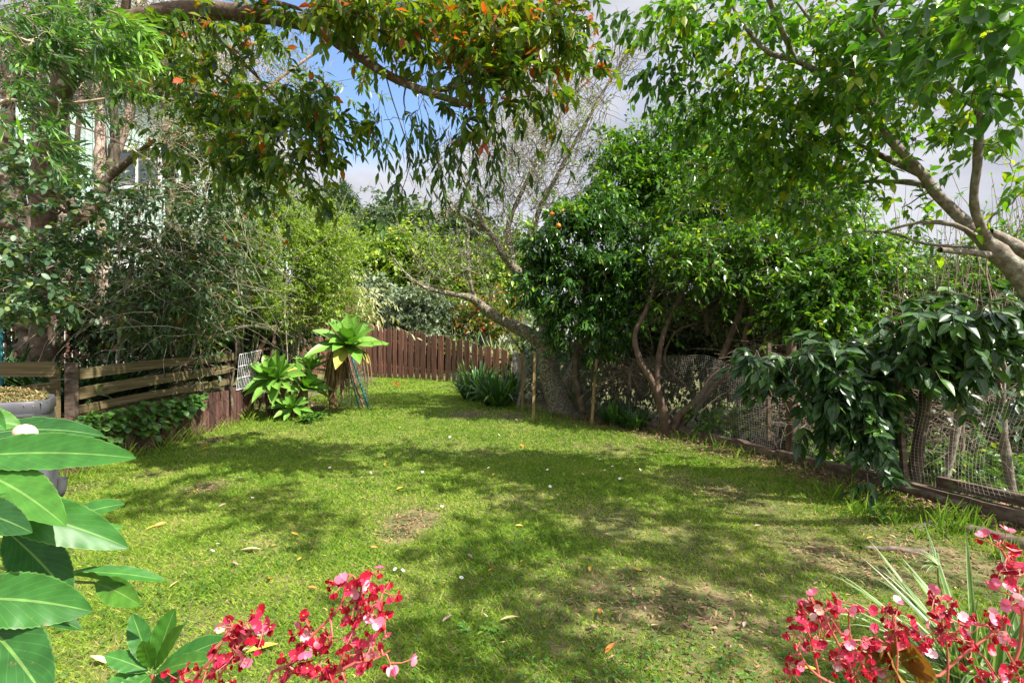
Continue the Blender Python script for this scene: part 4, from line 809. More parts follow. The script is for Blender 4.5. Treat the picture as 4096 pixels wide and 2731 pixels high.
# ------------------------------------------------------------ round-leaved shrub at left
def round_shrub():
    T = Tree('round_leaved_shrub', 'shrub with small rounded grey-green leaves on bare tan branches at the left edge', 'shrub', (-5.6, 5.0, .8), M['bark_red'], M['leaf_round'], seed=43)
    T.limb([V3(-5.6, 5.0, .6), V3(-5.7, 4.9, 1.6), V3(-5.6, 4.8, 2.6)], [.05, .045, .03], k=8)
    T.limb(PL((-120, 620, 4.8), (0, 700, 4.8), (100, 760, 4.8), (200, 815, 4.8), (300, 860, 4.8), (420, 875, 4.9), (470, 960, 4.9), (480, 1080, 4.9)), [.03, .026, .022, .019, .015, .010, .007, .004], k=8)
    T.limb(PL((-100, 880, 4.7), (0, 900, 4.7), (60, 910, 4.7), (90, 940, 4.7)), [.03, .027, .023, .012], k=8)
    T.limb(PL((0, 1115, 4.8), (150, 1150, 4.8), (300, 1210, 4.8), (380, 1260, 4.8)), [.006, .005, .004, .003], k=4)
    T.limb(PL((150, 1345, 5.2), (170, 1250, 5.1), (200, 1180, 5.0), (150, 1050, 4.9)), [.016, .014, .010, .006], k=6)
    B = [(90, 1000, 4.8, 150, 100, .4, 1.0), (200, 1150, 4.8, 170, 110, .4, 1.3), (110, 1250, 4.8, 120, 60, .3, .8), (150, 800, 4.8, 180, 90, .4, .8), (330, 800, 4.8, 120, 80, .3, .6), (60, 640, 4.8, 90, 80, .3, .5), (320, 1000, 4.9, 100, 80, .3, .8)]
    T.grow(blob(T.rg, B, 90), r_end=.003, taper=.008, maxr=.014)
    T.sprays(300, leaves=9, tint=(.5, .2), length=(.12, .3), droop=.15, spread=.8, r=.002, L=(.045, .078), wr=.33, prof='round', hang=.1, off=.05, fold=.1)
    q = P(117, 937, 4.6); th = np.linspace(0, np.pi, 7); mb = MB()
    rings = [q + V3(0, 0, .025 * math.cos(a)) for a in th]; tubes(mb, np.array(rings)[None], (.026 * np.sin(th) + .001)[None], 9)
    for k in range(4): ribbons(mb, [q], [V3(math.cos(k * 1.6), -.3, math.sin(k * 1.6))], .035, .018, 'petal', droop=.2)
    mb.build('flower', M['redflower'], T.root)
    return T.done()
round_shrub()

# ------------------------------------------------------------ dark old trunks on the left and pale multi-stemmed trees behind
def dark_trunk(name, label, stems, blobs, seed, n=60, lf=500):
    T = Tree(name, label, 'tree', stems[0][0][0], M['bark_dark'], M['leaf_dark'], seed=seed, group=None)
    for pts, rad in stems: T.limb(pts, rad, k=11, rough=.09)
    T.grow(blob(T.rg, blobs, n), r_end=.004, taper=.012, bend=.18)
    T.sprays(lf, leaves=9, tint=(.45, .22), length=(.2, .5), droop=.35, spread=.8, r=.003, L=(.05, .10), wr=.2, hang=.35, off=.12)
    return T
def stemp(px, y0, y1, d, bx=0, z=None):
    ys_ = np.linspace(y0, y1, 7); return [P(px + bx * math.sin(i * .9) + i * bx * .2, y, d) for i, y in enumerate(ys_)]
T = dark_trunk('old_tree', 'gnarled dark-barked tree with several upright trunks behind the rail fence at the far left', [
    ([P(150, 1440, 7.2), P(140, 1200, 7.1), P(130, 1000, 7.1), P(150, 850, 7.1), P(165, 700, 7.1), P(150, 500, 7.1), P(110, 300, 7.1), P(90, 60, 7.0)], [.22, .19, .17, .13, .11, .09, .07, .05]),
    ([P(150, 1250, 7.1), P(60, 1000, 7.0), P(40, 800, 7.0), P(20, 600, 7.0), P(35, 400, 7.0), P(30, 100, 7)], [.16, .14, .12, .10, .08, .05]),
    ([P(150, 1100, 7.1), P(230, 950, 7.1), P(330, 870, 7.1), P(390, 790, 7.1), P(440, 700, 7.1), P(460, 560, 7.1), P(450, 400, 7.1)], [.15, .13, .11, .09, .075, .06, .04]),
    ([P(90, 900, 7.0), P(80, 820, 7.0), P(85, 700, 7.0), P(80, 560, 7)], [.10, .08, .06, .04]),
    ([P(140, 1000, 7.0), P(260, 1080, 6.9), P(300, 1150, 6.9)], [.06, .04, .02])],
    [(200, 250, 7, 260, 200, .8, 1), (60, 450, 7, 150, 150, .7, .5), (450, 300, 7.1, 200, 200, .7, .8), (150, 1050, 6.8, 200, 90, .5, .35), (200, 100, 7, 300, 120, .8, 1)], 51, 110, 230); T.sprays(400, leaves=0, length=(.5, 1.2), droop=.3, spread=.9, r=.004, off=.4); T.done()

def pale_tree(label, stems, blobs, seed, n=90, sp=400, mat='leaf_manuka', grp='pale-stemmed trees in front of the white house'):
    T = Tree('pale_stemmed_tree', label, 'tree', stems[0][0][0], M['bark_pale'], M[mat], seed=seed, group=grp)
    for pts, rad in stems: T.limb(pts, rad, k=8, rough=.05, step=.15)
    T.grow(blob(T.rg, blobs, n), r_end=.005, taper=.008, rise=-.12, bend=.10, maxr=.03)
    T.sprays(sp, leaves=13, tint=(.42, .24), length=(.35, .8), droop=.22, spread=.75, r=.004, L=(.045, .085), wr=.17, hang=.2, off=.15, upb=.25)
    T.sprays(sp // 2, leaves=0, length=(.5, 1.2), droop=.1, spread=.6, r=.006, off=.2, upb=.5)
    return T.done()
pale_tree('tall pale-stemmed tree nearest the left edge before the white house', [(PL((265, 1300, 9.4), (270, 1000, 9.4), (262, 700, 9.4), (258, 480, 9.4), (240, 200, 9.4), (220, -150, 9.4)), [.10, .09, .085, .075, .06, .04]), (PL((268, 900, 9.4), (300, 650, 9.5), (320, 420, 9.5), (340, 100, 9.5)), [.05, .045, .04, .03]), (PL((268, 1000, 9.4), (215, 700, 9.3), (205, 500, 9.3), (120, 200, 9.3)), [.05, .045, .04, .025])],
          [(150, 200, 9.4, 220, 200, 1, 1), (330, 250, 9.4, 200, 220, 1, 1), (60, 400, 9.4, 120, 160, .8, .5), (250, 0, 9.4, 300, 150, 1, 1)], 61)
pale_tree('pale-stemmed tree with three straight pinkish stems, middle of those before the white house', [(PL((420, 1300, 9.0), (410, 1000, 9.0), (400, 700, 9.0), (402, 540, 9.0), (380, 250, 9.0), (370, -100, 9)), [.11, .10, .095, .085, .06, .04]), (PL((405, 800, 9.0), (470, 600, 9.0), (520, 450, 9.0), (530, 330, 9.0), (545, 100, 9), (560, -150, 9)), [.08, .075, .075, .07, .05, .03]), (PL((455, 650, 9.0), (455, 500, 8.9), (470, 300, 8.9)), [.05, .045, .03])],
          [(450, 200, 9.1, 220, 220, 1, 1.2), (600, 330, 9.1, 160, 200, .9, .8), (480, 0, 9.1, 300, 130, 1, 1), (650, 560, 9, 150, 120, .6, .5)], 62)
pale_tree('pale-stemmed tree with leaning whitish branches reaching into the blue sky', [(PL((700, 1300, 10), (690, 1000, 10), (680, 700, 10), (665, 450, 10), (665, 330, 10), (690, 100, 10), (720, -100, 10)), [.12, .11, .10, .085, .08, .05, .03]), (PL((685, 900, 10), (800, 620, 10), (950, 480, 10.1), (1100, 330, 10.1), (1260, 210, 10.1), (1330, 120, 10.1)), [.07, .055, .045, .035, .022, .012]), (PL((690, 800, 10), (850, 580, 10), (1050, 470, 10), (1200, 390, 10), (1340, 350, 10)), [.05, .045, .035, .02, .01]), (PL((680, 650, 10), (760, 400, 10), (820, 150, 10), (850, -50, 10)), [.05, .045, .035, .025])],
          [(800, 150, 10, 260, 200, 1, 1.0), (950, 300, 10, 220, 180, 1, .8), (1120, 330, 10.1, 170, 150, .7, .5), (700, 350, 10, 150, 180, 1, .8), (1200, 200, 10.1, 120, 100, .6, .35), (850, 600, 10, 200, 180, .8, .9), (1050, 600, 10, 160, 140, .8, .6)], 63, n=140, sp=800)

# ------------------------------------------------------------ shrubs on the left bank
def shrub(name, label, base, stems, blobs, bark, leaf, seed, n=80, sp=500, group=None, grow={}, spray={}, cat='shrub'):
    T = Tree(name, label, cat, base, M[bark], M[leaf], group, seed)
    for pts, rad in stems: T.limb(pts, rad, k=7, rough=.05)
    g_ = dict(r_end=.004, taper=.008, maxr=.025); g_.update(grow); T.grow(blob(T.rg, blobs, n), **g_)
    s_ = dict(leaves=10, tint=(.45, .22), length=(.2, .45), droop=.3, spread=.8, r=.003, L=(.06, .11), wr=.2, hang=.3, off=.1); s_.update(spray); T.sprays(sp, **s_)
    return T
def base_stems(T_or_px, py, d, n, rg, spread=40, h=300, r=.02):
    out = []
    for k in range(n):
        dx = rg.normal(0, spread); b = P(T_or_px + dx * .3, py, d); out.append(([b, b + V3(dx / F * d * .5, rg.normal(0, .1), h / F * d * .5), b + V3(dx / F * d * 1.3, rg.normal(0, .2), h / F * d)], [r, r * .8, r * .5]))
    return out
rg0 = np.random.default_rng(77)
dk = dict(L=(.055, .11), wr=.25, hang=.35, droop=.4, spread=.8, length=(.25, .6), leaves=11)
shrub('drooping_shrub', 'dark drooping shrub with arching thin branches hanging in front of the white house', P(470, 1440, 7.0), [(PL((470, 1440, 7.0), (500, 1200, 6.9), (540, 1000, 6.8), (560, 850, 6.7)), [.03, .028, .022, .015]), (PL((480, 1400, 7.0), (560, 1200, 6.8), (640, 1050, 6.7), (700, 930, 6.7)), [.025, .022, .018, .012]), (PL((540, 1000, 6.8), (460, 920, 6.7), (420, 880, 6.7)), [.015, .012, .008])],
      [(520, 850, 6.8, 180, 110, .6, .5), (300, 1050, 6.7, 110, 80, .5, .4), (600, 1020, 6.7, 220, 90, .6, 1.1), (740, 1150, 6.6, 150, 120, .5, 1.3), (560, 1220, 6.6, 160, 100, .5, 1.1), (820, 820, 6.8, 120, 110, .6, .7), (780, 960, 6.8, 130, 90, .5, .9)], 'twig_pale', 'leaf_dark', 71, 140, 480, spray=dk).sprays(420, leaves=0, length=(.4, 1.1), droop=.35, spread=.9, r=.0042, off=.3).done()
shrub('drooping_shrub', 'dark drooping shrub with leaves tipped orange beside the bright green shrubs on the left bank', P(760, 1410, 7.6), [(PL((710, 1420, 7.6), (705, 1200, 7.6), (715, 1000, 7.6), (700, 850, 7.6)), [.035, .03, .025, .018]), (PL((770, 1420, 7.6), (800, 1200, 7.6), (830, 1000, 7.6)), [.025, .02, .014])],
      [(820, 700, 7.7, 180, 160, .6, 1.0), (960, 800, 7.6, 130, 110, .6, .7), (850, 1000, 7.6, 110, 110, .5, .6), (830, 1260, 7.2, 110, 90, .4, .9), (650, 1330, 7.2, 180, 60, .4, .8), (1050, 740, 7.6, 110, 100, .6, .5), (850, 500, 7.8, 200, 150, .6, .6)], 'twig_pale', 'leaf_dark', 72, 130, 460, spray=dict(dk, tint=(.52, .24))).sprays(320, leaves=0, length=(.4, 1.1), droop=.35, spread=.9, r=.0042, off=.3).done()
br = dict(L=(.035, .065), wr=.26, prof='mid', hang=.05, droop=.15, length=(.2, .5), leaves=14, spread=.75, upb=.4, off=.14, tint=(.5, .24))
LB = 'bright yellow-green leafy shrubs on the left bank'
shrub('leafy_shrub', 'bright yellow-green twiggy shrub directly above the two agaves', P(1180, 1560, 10.0), base_stems(1180, 1560, 10.0, 7, rg0, 70, 420, .02), [(1200, 1220, 10, 180, 120, .7, 1.2), (1300, 1080, 10.2, 130, 160, .7, 1.2), (1130, 1050, 10, 170, 140, .7, 1.2), (1330, 1230, 10.3, 110, 100, .6, 1.0), (1230, 930, 10.3, 150, 130, .7, 1), (1340, 960, 10.4, 90, 80, .6, .7)], 'twig_pale', 'leaf_bright', 73, 220, 2300, group=LB, spray=br).done()
shrub('leafy_shrub', 'yellow-green leafy shrub behind the left bank in front of the house corner', P(980, 1500, 9.6), base_stems(980, 1500, 9.6, 6, rg0, 60, 480, .02), [(960, 1000, 9.0, 150, 150, .7, 1.0), (1000, 1180, 9.0, 150, 130, .6, 1.1), (870, 1230, 8.6, 120, 110, .5, .9), (1080, 900, 9.8, 130, 110, .6, 1)], 'twig_pale', 'leaf_bright', 74, 170, 1900, group=LB, spray=dict(br, tint=(.38, .26))).done()
shrub('leafy_shrub', 'olive leafy shrub against the cloudy sky just left of the distant pine', P(1150, 1450, 12), base_stems(1150, 1450, 12, 5, rg0, 80, 600, .03), [(1170, 830, 12, 150, 90, .8, 1), (1050, 780, 12, 150, 120, .8, 1), (1320, 900, 12.2, 80, 60, .6, .5), (1000, 930, 12, 150, 90, .8, .8)], 'twig_pale', 'leaf_manuka', 75, 130, 1000, group=LB, spray=dict(br, tint=(.55, .25))).done()
# thin shoot across the sky
T = Tree('arching_shoot', 'thin arching leafy shoot reaching right across the white sky above the distant trees', 'branch', P(1150, 1100, 9.2), M['twig_pale'], M['leaf_dark'], seed=76)
T.limb(PL((1150, 1450, 9.4), (1150, 1100, 9.2), (1300, 960, 9.2), (1420, 890, 9.2), (1520, 830, 9.2), (1620, 815, 9.2), (1710, 808, 9.2)), [.012, .010, .007, .006, .005, .003, .002], k=4)
T.limb(PL((1390, 905, 9.2), (1430, 860, 9.2), (1460, 830, 9.2), (1500, 760, 9.2)), [.004, .003, .003, .002], k=4); T.limb(PL((1300, 960, 9.2), (1340, 880, 9.2), (1400, 755, 9.2), (1440, 765, 9.2), (1490, 760, 9.2)), [.005, .004, .003, .003, .002], k=4)
m_ = T.P[:, 0] > P(1400, 0, 9.2)[0]; T.sprays(60, leaves=6, anchors=T.P[m_], dirs=np.tile(V3(1, 0, .3), (m_.sum(), 1)), length=(.06, .2), spread=.4, off=.01, L=(.03, .05), wr=.25, tint=(.4, .2), hang=0, r=.002); T.done()
# dense dark hedge screening the bank behind the shrubs
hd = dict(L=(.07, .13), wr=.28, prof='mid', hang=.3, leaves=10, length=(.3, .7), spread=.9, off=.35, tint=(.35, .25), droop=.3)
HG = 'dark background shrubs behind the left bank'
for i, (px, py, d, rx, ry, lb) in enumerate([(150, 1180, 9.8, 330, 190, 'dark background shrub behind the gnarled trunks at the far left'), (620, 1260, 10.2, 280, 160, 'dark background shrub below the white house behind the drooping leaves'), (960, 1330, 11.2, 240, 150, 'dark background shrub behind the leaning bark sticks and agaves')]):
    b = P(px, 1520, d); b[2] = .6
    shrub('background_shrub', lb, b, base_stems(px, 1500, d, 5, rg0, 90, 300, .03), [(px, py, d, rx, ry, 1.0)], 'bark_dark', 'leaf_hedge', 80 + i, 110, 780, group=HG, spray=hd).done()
# wooden panel and pale board fence glimpsed behind the bank
t = thing('paling_fence', 'old reddish brown paling fence glimpsed behind the shrubs of the left bank', 'fence', (-8, 12.6, .7)); mb = MB()
for k in range(52):
    x = -12.5 + k * .16; y = 12.2 + k * .03; mb.box((x, y, 1.7 + .02 * (k % 3)), (.145, .02, 2.1), tint=rg0.random())
mb.build('boards', M['fence'], t, smooth=False); mb = MB(); mb.beam((-12.5, 12.26, 2.3), (-4.3, 13.8, 2.3), .05, .09); mb.build('rail', M['fence'], t, smooth=False)

# ------------------------------------------------------------ strappy clumps
def strap_clump(label, c, n, L, wd, seed, name='strap_leaved_clump', mat='leaf_strap', group=None, tint=(.4, .25), lean=(.15, 1.3), droop=(.2, .7), r=.10, extra=None):
    rg = np.random.default_rng(seed); t = thing(name, label, 'plant', c, group); mb = MB()
    a = rg.uniform(0, 6.28, n); le = rg.uniform(*lean, n); rr = rg.random(n) ** .5 * r
    bs = np.stack([c[0] + rr * np.cos(a + .5), c[1] + rr * np.sin(a + .5), np.full(n, c[2])], 1)
    ribbons(mb, bs, np.stack([np.cos(a) * le, np.sin(a) * le, np.ones(n)], 1), L * rg.uniform(.6, 1.15, n), wd * rg.uniform(.7, 1.2, n), 'strap', droop=rg.uniform(*droop, n), fold=.35, tint=np.clip(rg.normal(*tint, n), 0, 1), up=UP * .3 + np.stack([-np.sin(a) * 0, np.cos(a) * 0, np.ones(n)], 1))
    mb.build('leaves', M[mat], t)
    mb = MB(); 
    tubes(mb, np.array([[c - V3(0, 0, .03), c + V3(0, 0, .04), c + V3(.01, 0, .10)]]), np.array([[r * .8, r * .7, r * .3]]), 8); mb.build('crown_base', M['thatch'], t)
    return t
AG = 'dark strap-leaved clumps behind the rail fence'
for i, (px, d, lb) in enumerate([(30, 6.3, 'dark strap-leaved clump at the far left edge above the single plank'), (170, 6.1, 'dark strap-leaved clump just left of the rail fence corner post'), (330, 6.3, 'dark strap-leaved clump just right of the rail fence corner post'), (470, 6.7, 'dark strap-leaved clump above the middle of the top rail'), (610, 7.2, 'dark strap-leaved clump above the right half of the top rail, rightmost of the row'), (100, 7.2, 'strap-leaved clump in the back row at the foot of the gnarled trunks'), (400, 7.5, 'strap-leaved clump in the back row right of the gnarled trunks'), (250, 5.7, 'bushy strap-leaved clump pressing against the corner post')]):
    x = (px - CX) / F * d; strap_clump(lb, V3(x, d, float(gz(x, d)) + .02), 95, .78, .022, 200 + i, group=AG, mat='leaf_strap', r=.16, lean=(.1, 1.1))
CG = 'glossy strap-leaved clumps along the right edge of the lawn'
for i, (px, py, L, n, lb) in enumerate([(1890, 1600, 1.25, 150, 'glossy strap-leaved clump before the right end of the brown picket fence'), (1985, 1625, 1.15, 150, 'glossy strap-leaved clump between the picket fence and the netting corner'), (1930, 1570, 1.2, 120, 'glossy strap-leaved clump tucked against the foot of the picket fence'), (2050, 1605, 1.2, 120, 'glossy strap-leaved clump just left of the first netting post'),
                                       (2290, 1640, .85, 80, 'tall strap-leaved clump behind the netting right of the lichened trunk'), (2340, 1600, .9, 60, 'strap-leaved clump behind the netting in the dark, left of the second post'), (2450, 1700, .55, 100, 'glossy strap-leaved clump just right of the netting post'), (2540, 1715, .50, 110, 'bright glossy strap-leaved clump left of the brown multi-stemmed tree'), (2500, 1660, .55, 80, 'strap-leaved clump behind the bright one left of the multi-stemmed tree')]):
    q = G(px, py); strap_clump(lb, q, n, L, .024 if i < 6 else .017, 230 + i, mat='leaf_clivia', group=CG, r=.22 if i < 4 else .15, tint=(.5, .25), lean=(.05, .8))
FG = 'flax clumps above the brown picket fence'
for i, (px, py, d, lb) in enumerate([(1900, 1440, 20, 'pale flax clump above the middle of the picket fence, leftmost'), (1990, 1450, 19, 'pale flax clump above the right half of the picket fence'), (2070, 1460, 17.5, 'pale flax clump behind the right end of the picket fence, rightmost'), (1830, 1420, 21, 'low pale flax clump right of the grey rounded bush')]):
    q = P(px, py, d); strap_clump(lb, q, 70, 1.25, .030, 250 + i, name='flax', mat='leaf_flax', group=FG, r=.25, lean=(.2, 1.4), droop=(.0, .35))

# creepers and weeds over the wall
mb = MB(); n = 420; rg = np.random.default_rng(8); y = rg.uniform(5.2, 7.4, n); z = .62 - rg.random(n) ** 1.4 * .42 * np.clip(1.2 - np.abs(y - 6.0) * .6, .2, 1)
x = -4.60 + rg.uniform(0, .10, n); a = rg.uniform(0, 6.28, n)
ribbons(mb, np.stack([x, y, z], 1), np.stack([.5 + 0 * a, np.cos(a), np.sin(a) * .6], 1), rg.uniform(.05, .085, n), rg.uniform(.028, .042, n), 'round', droop=.25, up=V3(.6, -.4, 1), fold=.08, tint=np.clip(rg.normal(.35, .2, n), 0, 1))
for k in range(26):
    y0 = rg.uniform(5.2, 7.4); A = np.array([[-4.62, y0, .62], [-4.57, y0 + rg.normal(0, .1), .45], [-4.55, y0 + rg.normal(0, .2), .25]]); tubes(mb, A[None], np.full((1, 3), .003), 3, tint=.5)
o = mb.build('wall_creeper', M['weed'], origin=(-4.6, 6.2, .5)); tag(o, 'round-leaved creeper spilling over the top of the brown retaining wall', 'creeper')
def weed(label, c, n, L, seed, wr=.3, group='leafy weeds along the lawn edges', tint=(.5, .2), h=.08):
    rg = np.random.default_rng(seed); t = MB(); a = rg.uniform(0, 6.28, n); u = rg.random(n)
    bs = c + np.stack([rg.normal(0, L * .6, n), rg.normal(0, L * .6, n), u * h], 1)
    ribbons(t, bs, np.stack([np.cos(a), np.sin(a), rg.uniform(.1, .9, n)], 1), L * rg.uniform(.6, 1.2, n), L * wr * rg.uniform(.7, 1.2, n), 'mid', droop=.35, tint=np.clip(rg.normal(*tint, n), 0, 1))
    o = t.build('weed', M['weed'], origin=c); tag(o, label, 'weed', group); return o
for i, (px, py, n, L, lb) in enumerate([(1230, 1690, 60, .13, 'leafy weed spreading at the foot of the large agaves'), (1270, 1680, 40, .14, 'broad-leaved weed right of the lower agave rosettes'), (3260, 1850, 14, .20, 'broad pale-leaved weed standing against the timber edging'), (2570, 1715, 20, .10, 'small leafy weed by the edging under the strap-leaved clump'), (930, 1650, 30, .08, 'small round-leaved weed at the end of the retaining wall'), (3530, 2090, 30, .07, 'low leafy weed in front of the netting log'), (1560, 1575, 8, .14, 'small upright weed in the grass before the picket fence')]):
    weed(lb, G(px, py), n, L, 300 + i, h=.12)
for i, (px, py) in enumerate([(540, 2620), (1180, 2480), (1850, 2520), (1960, 2520), (3040, 1950), (1500, 1760), (1240, 2140), (2080, 2190), (1280, 2030)]):
    weed('small flat weed rosette in the lawn', G(px, py), 12, .035, 320 + i, group='flat weed rosettes in the lawn', h=.012)

# ------------------------------------------------------------ agaves
def rosette(mb, c, axis, n, L, wd, rg, spread=(.1, 1.45), tint=(.5, .12), fresh=True):
    axis = nrm(axis); a = np.cross(axis, V3(.3, 1, .1)); a = nrm(a); b = np.cross(axis, a)
    k = np.arange(n); th = k * 2.39996 + rg.normal(0, .12, n); el = spread[0] + (spread[1] - spread[0]) * (k / n) ** .8 + rg.normal(0, .06, n)
    D = axis * np.cos(el)[:, None] + (a * np.cos(th)[:, None] + b * np.sin(th)[:, None]) * np.sin(el)[:, None]
    LL = L * (.62 + .38 * np.minimum(1, k / (n * .35))) * rg.uniform(.78, 1.12, n)
    ribbons(mb, c + D * .03, D, LL, wd * rg.uniform(.85, 1.1, n), 'agave', droop=.10 + .22 * (k / n) + rg.normal(0, .13, n), up=np.broadcast_to(axis, (n, 3)), fold=.38, across=7, tint=np.clip(rg.normal(*tint, n) + (k > n * .8) * (rg.random(n) < .22) * .45, 0, 1))
def agave_plant():
    rg = np.random.default_rng(17); t = thing('agave', 'low clump of large pale green agave rosettes leaning over the lawn edge', 'agave', G(1120, 1685))
    for (px, py, d, n, L, w, ax) in [(1110, 1520, 9.0, 32, .62, .100, (-.10, -.65, .80)), (1215, 1550, 9.2, 22, .48, .078, (.5, -.35, .7)), (1170, 1630, 8.9, 18, .38, .052, (.15, -.6, .55)), (1240, 1480, 9.7, 20, .50, .08, (.1, -.1, 1))]:
        mb = MB(); c = P(px, py, d); rosette(mb, c, V3(*ax), n, L, w, rg); r_ = mb.build('rosette', M['leaf_agave'], t)
        mb = MB(); g_ = G(1130, 1680) + V3(0, .25, 0); A = catmull([g_, (g_ + c) / 2 + V3(0, .1, 0), c], .06); tubes(mb, A[None], np.full((1, len(A)), .05), 9); mb.build('stem', M['thatch'], t)
    mb = MB(); n = 70; a = rg.uniform(0, 6.28, n); c = G(1110, 1670) + V3(0, .15, 0)
    ribbons(mb, c + np.stack([rg.normal(0, .22, n), rg.normal(0, .1, n), rg.uniform(.2, .5, n)], 1), np.stack([np.cos(a) * .4, np.sin(a) * .4, -np.ones(n)], 1), rg.uniform(.2, .45, n), rg.uniform(.015, .035, n), 'strap', droop=.1, tint=rg.random(n)); mb.build('dead_leaves', M['thatch'], t)
agave_plant()
def agave_tree():
    rg = np.random.default_rng(19); g_ = G(1310, 1645) + V3(0, .35, 0); t = thing('agave', 'tall agave rosette above a brown skirt of dead leaves, beside the teal stakes', 'agave', g_)
    c = P(1392, 1388, 9.4)
    mb = MB(); A = catmull([g_, g_ + V3(-.03, 0, .5), c - V3(.22, 0, .40), c], .06); tubes(mb, A[None], np.linspace(.09, .07, len(A))[None], 10); mb.build('stem', M['thatch'], t)
    mb = MB(); rosette(mb, c, V3(.20, -.50, .84), 32, .72, .118, rg, tint=(.5, .13)); mb.build('rosette', M['leaf_agave'], t)
    mb = MB(); n = 200; a = rg.uniform(0, 6.28, n); z = rg.uniform(-.45, -.02, n); rr = rg.uniform(.04, .20, n)
    ribbons(mb, c + np.stack([np.cos(a) * rr - .20, np.sin(a) * rr + .05, z], 1), np.stack([np.cos(a) * .22, np.sin(a) * .22, -np.ones(n)], 1), rg.uniform(.15, .62, n), rg.uniform(.006, .020, n), 'strap', droop=.05, up=np.stack([np.cos(a), np.sin(a), .2 + 0 * a], 1), fold=.6, tint=rg.random(n)); mb.build('dead_leaf_skirt', M['thatch'], t)
    mb = MB()
    for k in range(3):
        a = rg.uniform(-1, .4); A = catmull([c + V3(.15, -.2, -.05), c + V3(.33 + .05 * k, -.3, -.12), c + V3(.40 + .06 * k, -.3, -.45), c + V3(.42 + .05 * k, -.3, -.7)], .06); tubes(mb, A[None], np.linspace(.022, .008, len(A))[None], 5)
    mb.build('dead_stalk', M['thatch'], t)
agave_tree()

# sticks, rack, netting roll and stakes round the agaves
def stick(label, pts, r0, r1, mat='stick', name='leaning_stick', cat='stick', k=9, grp=None):
    A = catmull(pts, .05); mb = MB(); tubes(mb, A[None], np.linspace(r0, r1, len(A))[None] * (1 + .05 * np.sin(np.arange(len(A)) * 1.3)), k); v = mb.v[-1]; v += np.random.default_rng(len(A)).normal(0, r0 * .05, v.shape).astype(np.float32)
    o = mb.build(name, M[mat], origin=A[0]); tag(o, label, cat, grp)
stick('thick bark-covered stick leaning behind the lower agave', PL((970, 1640, 8.9), (985, 1540, 8.95), (1015, 1450, 9.0), (1062, 1350, 9.1)), .055, .04)
stick('thin split stick standing upright above the agave leaves', PL((1075, 1500, 9.3), (1090, 1400, 9.3), (1105, 1290, 9.3)), .045, .02, 'bark_red')
stick('short stick leaning right at the foot of the bark-covered one', PL((990, 1640, 8.7), (1012, 1590, 8.75), (1032, 1535, 8.8)), .022, .018, 'post')
stick('crooked thin branch standing at the right end of the rail fence', PL((930, 1640, 8.2), (925, 1560, 8.2), (935, 1480, 8.2), (945, 1400, 8.2), (938, 1340, 8.2)), .022, .018, 'bark_dark')
def wire_rack():
    t = thing('wire_rack', 'white wire rack propped behind the end of the rail fence', 'rack', P(960, 1580, 8.5)); mb = MB(); a = P(945, 1560, 8.4); b = P(1010, 1545, 8.9)
    tp = P(958, 1418, 8.4); tq = P(1045, 1400, 8.9)
    for i in range(12):
        u = i / 11; tubes(mb, np.array([[a + (b - a) * u, tp + (tq - tp) * u]]), np.full((1, 2), .004), 4)
    mb.build('bars', M['trimw'], t); mb = MB()
    for v in (0, .33, .66, 1): tubes(mb, np.array([[a + (tp - a) * v, b + (tq - b) * v]]), np.full((1, 2), .006), 4)
    mb.build('frame', M['trimw'], t)
wire_rack()
def mesh_roll():
    q = G(1400, 1632) + V3(0, .3, 0); t = thing('chicken_wire_roll', 'cylinder of chicken wire standing in the grass between the tall agave and the stakes', 'wire roll', q); mb = MB()
    n = 26; hh = 1.12; rr = .26; paths = []
    for k in range(n):
        for s_ in (1, -1):
            z = np.linspace(0, hh, 36); th = k * 2 * np.pi / n + s_ * .5 * np.pi * 2 / n * (((np.arange(36)) % 2) * .95); rad = rr * (1 + .08 * np.sin(th * 2 + z * 3))
            paths.append(np.stack([q[0] + rad * np.cos(th), q[1] + rad * np.sin(th), q[2] + z], 1))
    tubes(mb, np.array(paths), np.full((len(paths), 36), .0022), 3); mb.build('wire', M['wire'], t)
mesh_roll()
stick('teal-painted stake leaning in the grass, the right one', [P(1475, 1632, 10.3), P(1440, 1530, 10.35), P(1405, 1420, 10.4)], .021, .021, 'teal', 'garden_stake', 'stake', 4)
stick('brown stake leaning in the grass between two teal ones', [P(1455, 1630, 10.2), P(1420, 1530, 10.25), P(1390, 1420, 10.3)], .022, .022, 'brown_paint', 'garden_stake', 'stake', 4)
stick('teal-painted stake leaning in the grass, the left one', [P(1436, 1628, 10.25), P(1412, 1540, 10.3), P(1386, 1440, 10.35)], .015, .015, 'teal', 'garden_stake', 'stake', 4)
stick('teal pole standing upright at the far left edge behind the plank', [P(4, 1640, 5.6), P(3, 1500, 5.6), P(3, 1318, 5.6)], .018, .018, 'teal', 'garden_pole', 'pole', 8)
def cottage_plant():
    q = G(1400, 1640) + V3(0, .1, 0); T = Tree('feathery_plant', 'feathery grey-green plant growing through the chicken wire roll', 'plant', q, M['green_stem'], M['leaf_pohu'], seed=91)
    T.limb([q, q + V3(0, 0, .3), q + V3(.02, 0, .5)], [.012, .01, .006], k=5); T.grow(q + T.rg.normal(0, 1, (60, 3)) * V3(.18, .15, .25) + V3(0, 0, .55), r_end=.002, maxr=.006, taper=.004)
    T.sprays(260, leaves=12, length=(.1, .25), L=(.02, .04), wr=.16, prof='mid', tint=(.3, .3), hang=0, upb=.8, off=.05, r=.002); T.done()
cottage_plant()
